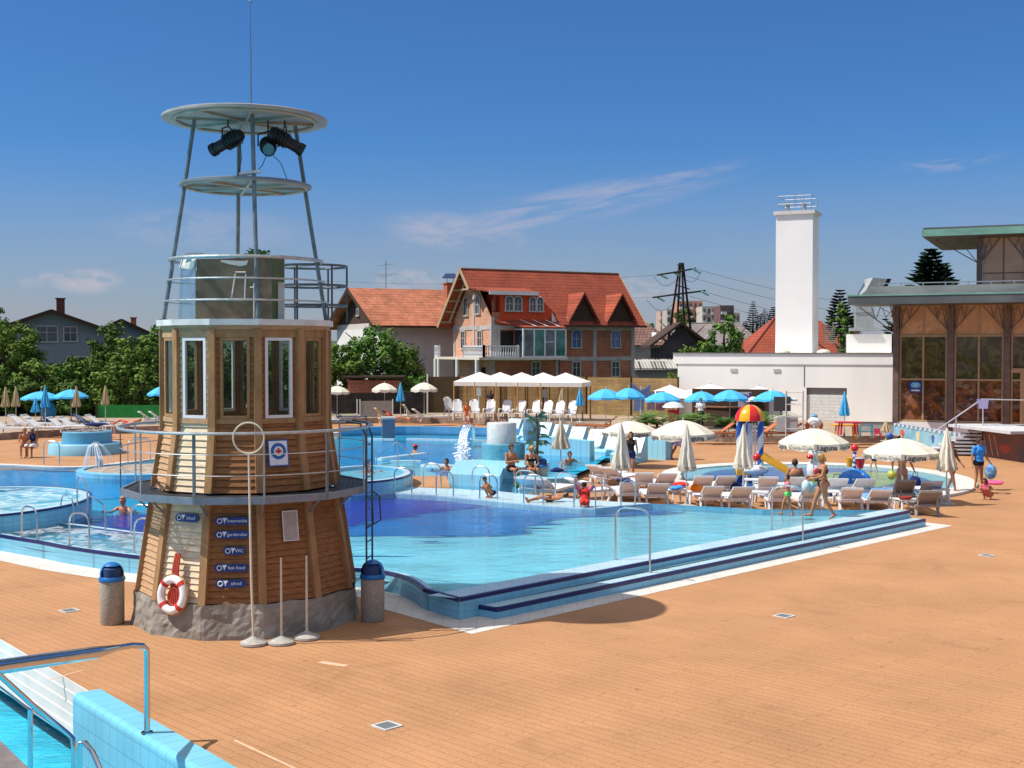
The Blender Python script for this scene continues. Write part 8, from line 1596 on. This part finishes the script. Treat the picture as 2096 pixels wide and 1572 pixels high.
q = P(1826, 972, 40); b = MB(); b.ell(q, .16, 16); tag(b.build('beach_ball', mat('ball_stripes', (.75, .3, .02), .3, c2=(.2, .5, .1), scale=2.2)), 'orange and green beach ball floating beside the woman in the peach bikini', 'ball')
# toddlers' furniture on the terrace, right
TQ = mat('toy_turquoise', (.08, .42, .52), .5); TP = mat('toy_pink', (.60, .05, .10), .5); TYL = mat('toy_yellow', (.75, .35, .03), .5)
def toy_table(px, py, m, s, lb, z=.3): t = thing('play_table', lb, 'table', G(px, py, z)); MB().box((0, 0, .5 * s), (.95 * s, .6 * s, .06)).build('table_top', m, t); [MB().bar(V3(a * .35 * s, b_ * .2 * s, 0), V3(a * .3 * s, b_ * .18 * s, .48 * s), .07, .07).build('leg', m, t) for a in (-1, 1) for b_ in (-1, 1)]
toy_table(1731, 898, TYL, 1.35, 'yellow plastic play table by the garage door'); toy_table(1736, 890, TP, 1.2, 'pink-red plastic play table behind the yellow one', .62)
t = thing('toy_rack', 'turquoise open plastic frame stand against the annex wall', 'stand', G(1774, 896, .3)); b = MB(); [b.bar(p_, q_, .05, .05) for p_, q_ in ((V3(-.3, 0, 0), V3(-.3, 0, .62)), (V3(.3, 0, 0), V3(.3, 0, .62)), (V3(-.3, 0, .62), V3(.3, 0, .62)), (V3(-.3, 0, .3), V3(.3, 0, .3)), (V3(-.3, .3, 0), V3(-.3, .3, .6)), (V3(.3, .3, 0), V3(.3, .3, .6)))]; b.build('frame', TQ, t)
t = thing('toy_chair', 'small pink child chair beside the turquoise frame', 'chair', G(1797, 896, .3)); b = MB(); b.box((0, 0, .22), (.3, .3, .04)); b.build('seat', TP, t); b = MB(); b.bar(V3(0, .14, .24), V3(0, .17, .45), .3, .03); b.build('backrest', TP, t)
for sx in (-1, 1):
    for sy in (-1, 1): MB().bar(V3(sx * .16, sy * .14, 0), V3(sx * .13, sy * .12, .21), .04, .04).build('leg', TP, t)
bag(1822, 899, .3, (.34, .3, .34), mat('ball_blue', (.01, .1, .45), .4), 'blue play ball lying on the stone edging by the annex corner', 'play_ball', 'ball')
# bar under the parasols: counter, banners, palms, stall, cooler
def palm(px, py, h, label, seed): 
    t = thing('palm', label, 'plant', G(px, py, .3), group='potted palms'); rnd = random.Random(seed); b = MB()
    for k_ in range(15):
        a = rnd.uniform(0, 2 * PI); L_ = h * rnd.uniform(.6, .95); el = rnd.uniform(.5, 1.2); d = V3(math.cos(a), math.sin(a), 0); pts = [V3(0, 0, .25 * h) + d * L_ * s * math.cos(el * (1 - s * .9)) + V3(0, 0, L_ * s * math.sin(el * (1 - .7 * s))) for s in (0, .25, .5, .75, 1)]; sd = V3(-d.y, d.x, 0)
        for i in range(4):
            for j in range(3):
                p_ = pts[i].lerp(pts[i + 1], j / 3); 
                for s in (-1, 1): e = p_ + sd * s * .28 * h * (1 - i / 5) + (pts[i + 1] - pts[i]) * .5 + V3(0, 0, -.06); b.add([p_, p_ + (pts[i + 1] - pts[i]) * .2, e], [(0, 1, 2)])
    b.build('fronds', LM[4], t); b = MB(); b.tube([V3(0, 0, 0), V3(0, 0, .28 * h)], .07, 8); b.build('stem', BARK, t)
palm(1322, 884, 1.9, 'potted palm under the left blue parasols', 1); palm(1345, 886, 1.7, 'potted palm just right of the first palm', 2); palm(1408, 888, 2.0, 'potted palm left of the bar attendant', 3); palm(1480, 890, 2.0, 'potted palm right of the bar', 4); palm(1560, 888, 2.0, 'potted palm hidden behind the mushroom canopy', 5)
t = thing('bar_counter', 'dark wooden beach bar counter in the shade of the white parasols', 'bar'); a_, c_ = G(1425, 872, .3), G(1530, 876, .3); b = MB(); b.bar(a_ + V3(0, 0, .55), c_ + V3(0, 0, .55), .6, 1.1); b.build('counter_front', mat('dark_bar_wood', (.07, .035, .02), .7, var=.3), t); b = MB(); b.bar(a_ + V3(0, 0, 1.13), c_ + V3(0, 0, 1.13), .75, .06); b.build('counter_top', mat('bar_top', (.25, .12, .06), .4), t); b = MB(); b.bar(a_ + V3(0, 1.6, 1.05), c_ + V3(1.5, 1.6, 1.05), .1, 2.1); b.build('back_panel', TIMB, t)
for k_, (px, w_, lb) in enumerate(((1525, .75, 'white advertising banner with a purple swirl left of the mushroom canopy'), (1588, .8, 'tall white and violet banner with a ring emblem right of the mushroom canopy'), (1333, .45, 'narrow blue and orange patterned banner at the bar'), (1352, .5, 'reddish patterned banner hanging beside the bar'))):
    t = thing('banner', lb, 'banner'); c = P(px, 700, 71.5); z0, z1 = (.9, 2.25) if k_ < 2 else (1.2, 2.3); b = MB(); b.box((c.x, c.y, (z0 + z1) / 2), (w_, .03, z1 - z0)); b.build('banner_cloth', mat('banner_%d' % k_, ((.66, .64, .66), (.66, .64, .66), (.12, .2, .5), (.45, .15, .12))[k_], .8, c2=((.6, .58, .62), (.6, .58, .62), (.5, .25, .12), (.15, .08, .2))[k_], scale=4), t)
    if k_ < 2: b = MB(); b.tube([V3(c.x + .2 * math.cos(a), c.y - .03, 1.9 + .2 * math.sin(a)) for a in [2 * PI * i / 20 for i in range(20)]], .035, 5, closed=True); b.build('emblem', mat('violet_print', (.12, .05, .25), .7) if k_ == 0 else mat('brown_print', (.3, .12, .08), .7), t); b = MB(); b.box((c.x + w_ * .4, c.y - .02, (z0 + z1) / 2), (w_ * .18, .02, z1 - z0 - .1)); b.build('stripe', mat('violet_print', (.12, .05, .25), .7), t)
t = thing('flag_post', 'folded blue cloth sail rising above the blue parasols', 'sail'); c = P(1312, 790, 73); b = MB(); q = [P(1293, 783, 73), P(1313, 800, 73), P(1333, 786, 73), P(1326, 815, 73), P(1296, 815, 73)]; b.add(q + [p + V3(0, .06, 0) for p in q], [(0, 4, 3, 2, 1), (5, 6, 7, 8, 9)] + [(i, (i + 1) % 5, 5 + (i + 1) % 5, 5 + i) for i in range(5)]); b.build('sail_cloth', mat('sail_blue', (.16, .24, .46), .8, var=.25, scale=1.5), t); b = MB(); b.tube([V3(c.x, c.y + .1, .3), V3(c.x, c.y + .1, c.z)], .04, 6); b.build('post', POLEM, t); b = MB(); b.box((c.x - .1, 73.2, 1.7), (.6, .06, 1.3)); b.build('lower_cloth', mat('sail_blue', (.16, .24, .46), .8), t)
t = thing('cool_box', 'small red cool box with a white parasol-shaped lid on the terrace', 'box', G(1378, 878, .3)); MB().box((0, 0, .8), (.55, .4, .5)).build('box_body', clothm('cool_red', (.65, .04, .07)), t); b = MB(); b.lathe([(.62, 1.2), (.45, 1.4), (.1, 1.5), (.01, 1.5)], n=16); b.build('lid', WHITE, t); b = MB(); b.tube([V3(0, 0, 0), V3(0, 0, 1.3)], .04, 6); b.build('post', POLEM, t)
t = thing('scaffold_tower', 'light metal rack tower with dark equipment beside the garage door', 'rack', G(1626, 898, .3), R(-15)); b = MB()
for x in (-.4, .4):
    for y in (-.3, .3): b.tube([V3(x, y, 0), V3(x, y, 2.35)], .03, 6)
for z in (.5, 1.1, 1.7, 2.3): b.tube([V3(-.4, -.3, z), V3(.4, -.3, z), V3(.4, .3, z), V3(-.4, .3, z), V3(-.4, -.3, z)], .02, 5)
b.build('frame', POLEM, t); MB().box((-.35, .1, .7), (1.0, .7, .7)).build('cabinet', mat('grey_cabinet', (.35, .36, .38), .6), t); MB().box((-.6, .2, 1.7), (.8, .5, .7)).build('equipment', mat('dark_equipment', (.04, .045, .05), .6), t)
bag(198, 884, .6, (1.3, .5, .22), navyc, 'navy towel spread on the white lounger left of the windbreak', 'towel', 'towel'); bag(100, 862, .3, (.9, .6, 1.3), mat('blue_barrel', (.03, .25, .45), .5), 'blue plastic barrel behind the loungers on the left', 'barrel', 'barrel')
# ------------------------------------------------------------------ sky, sun, camera
AZ = math.atan2(-.99, -.10); ELEV = R(55)
sun_dir = V3(-.993 * math.cos(ELEV), -.12 * math.cos(ELEV), math.sin(ELEV)).normalized()
w = bpy.data.worlds.new('World'); sc.world = w; w.use_nodes = True; nt = w.node_tree; N = nt.nodes; L = nt.links
bg = N['Background']; sky = N.new('ShaderNodeTexSky'); sky.sky_type = 'NISHITA'; sky.sun_disc = False; sky.sun_elevation = ELEV; sky.sun_rotation = math.atan2(sun_dir.x, sun_dir.y)
sky.altitude = 300; sky.air_density = 1.0; sky.dust_density = .35; sky.ozone_density = 3.0
tc = N.new('ShaderNodeTexCoord')
def mathn(op, a, b=None, c=None):
    m = N.new('ShaderNodeMath'); m.operation = op
    for i, v in enumerate((a, b, c)):
        if v is None: continue
        if isinstance(v, (int, float)): m.inputs[i].default_value = v
        else: L.new(v, m.inputs[i])
    return m.outputs[0]
# clouds in view: an azimuth / elevation map of thin cirrus and low cumulus
nv_ = N.new('ShaderNodeVectorMath'); nv_.operation = 'NORMALIZE'; L.new(tc.outputs['Generated'], nv_.inputs[0])
sp = N.new('ShaderNodeSeparateXYZ'); L.new(nv_.outputs[0], sp.inputs[0])
az = mathn('ARCTAN2', sp.outputs[0], sp.outputs[1]); el = mathn('ARCSINE', sp.outputs[2])
def noise_(sx, sy, scale, det, off, dist=0.):
    cb = N.new('ShaderNodeCombineXYZ'); L.new(mathn('MULTIPLY', az, sx), cb.inputs[0]); L.new(mathn('MULTIPLY', el, sy), cb.inputs[1]); cb.inputs[2].default_value = off
    n = N.new('ShaderNodeTexNoise'); n.inputs['Scale'].default_value = scale; n.inputs['Detail'].default_value = det; n.inputs['Roughness'].default_value = .62; n.inputs['Distortion'].default_value = dist; L.new(cb.outputs[0], n.inputs[0]); return n.outputs[0]
def rng(v, a, b, c=0., d=1.):
    m = N.new('ShaderNodeMapRange'); m.interpolation_type = 'SMOOTHSTEP'; m.inputs[1].default_value = a; m.inputs[2].default_value = b; m.inputs[3].default_value = c; m.inputs[4].default_value = d; L.new(v, m.inputs[0]); return m.outputs[0]
def blob(cx, cy, rx, ry, slope=0.):
    dx = mathn('SUBTRACT', az, cx); dy = mathn('SUBTRACT', mathn('SUBTRACT', el, cy), mathn('MULTIPLY', dx, slope)); q = mathn('ADD', mathn('POWER', mathn('DIVIDE', dx, rx), 2), mathn('POWER', mathn('DIVIDE', dy, ry), 2)); return rng(q, 0., 1., 1., 0.)
def ae(px, py): d = ray(px, py).normalized(); return math.atan2(d.x, d.y), math.asin(d.z)
tot = None
def addc(v):
    global tot
    tot = v if tot is None else mathn('MAXIMUM', tot, v)
el0 = el; el = mathn('SUBTRACT', el0, mathn('MULTIPLY', az, .2)); nw = noise_(6, 60, 2.0, 8, 3., .5); el = el0
a_, e_ = ae(1150, 425); wis = mathn('MULTIPLY', blob(a_, e_, .17, .019, .20), rng(nw, .34, .70)); addc(mathn('MULTIPLY', wis, .45))
a_, e_ = ae(1330, 375); addc(mathn('MULTIPLY', mathn('MULTIPLY', blob(a_, e_, .085, .006, .17), rng(noise_(10, 40, 2.2, 6, 5.), .34, .6)), .4))
a_, e_ = ae(930, 475); addc(mathn('MULTIPLY', mathn('MULTIPLY', blob(a_, e_, .07, .018, -.1), rng(noise_(9, 20, 2., 7, 7., 1.), .35, .65)), .5))
a_, e_ = ae(1930, 335); addc(mathn('MULTIPLY', mathn('MULTIPLY', blob(a_, e_, .05, .008, .1), rng(noise_(9, 40, 2., 7, 1., 1.), .4, .65)), .3))
for px, py, rx, ry, k_ in ((175, 575, .032, .012, .62), (100, 572, .012, .007, .4), (840, 575, .035, .012, .5), (1290, 590, .045, .012, .55), (60, 580, .01, .006, .3), (420, 470, .09, .02, .2)):
    a_, e_ = ae(px, py); addc(mathn('MULTIPLY', mathn('MULTIPLY', blob(a_, e_, rx, ry), rng(noise_(30, 55, 1.6, 7, px * .01, .3), .34, .58)), k_))
fill_veil = mathn('MULTIPLY', rng(el, .38, .7, 0., 1.), rng(noise_(1.2, 2.5, 1.5, 5, 21.), .3, .6, .25, .8)); haze_f = mathn('MULTIPLY', rng(el, -.02, .17, .92, 0.), rng(noise_(3, 20, 1.4, 5, 9.), .3, .7, .8, 1.))
mx = N.new('ShaderNodeMix'); mx.data_type = 'RGBA'; L.new(tot, mx.inputs[0]); fm_ = N.new('ShaderNodeMix'); fm_.data_type = 'RGBA'; fm_.blend_type = 'MULTIPLY'; fm_.inputs[0].default_value = 1.; fm_.inputs[7].default_value = SKYTINT; L.new(sky.outputs[0], fm_.inputs[6])
hm = N.new('ShaderNodeMix'); hm.data_type = 'RGBA'; L.new(haze_f, hm.inputs[0]); L.new(fm_.outputs[2], hm.inputs[6]); hm.inputs[7].default_value = HAZEC
hc2 = N.new('ShaderNodeMix'); hc2.data_type = 'RGBA'; L.new(fill_veil, hc2.inputs[0]); L.new(hm.outputs[2], hc2.inputs[6]); hc2.inputs[7].default_value = (9., 8.2, 7.2, 1); hm = hc2  # unseen warm cloud veil overhead, added to fill and soften the shadows
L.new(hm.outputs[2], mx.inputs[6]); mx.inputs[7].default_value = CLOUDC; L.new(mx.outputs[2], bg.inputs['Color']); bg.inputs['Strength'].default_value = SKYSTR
ld_ = bpy.data.lights.new('sun', 'SUN'); ld_.energy = SUNE; ld_.angle = R(.5); ld_.color = (1., .95, .87); so = bpy.data.objects.new('sun', ld_); col.objects.link(so); so.rotation_euler = (-sun_dir).to_track_quat('-Z', 'Y').to_euler(); so.location = (-30, 0, 40)
cam = bpy.data.cameras.new('camera'); co_ = bpy.data.objects.new('camera', cam); col.objects.link(co_); co_.location = (0, 0, H); co_.rotation_euler = (PI / 2 - PITCH, 0, 0)
cam.sensor_width = 36; cam.lens = 36 * F / 2096; cam.clip_start = .1; cam.clip_end = 8000; sc.camera = co_
sc.view_settings.view_transform = 'Standard'; sc.view_settings.look = 'None'; sc.view_settings.exposure = EXPO; sc.view_settings.gamma = 1; sc.cycles.max_bounces = 8; sc.cycles.transparent_max_bounces = 16
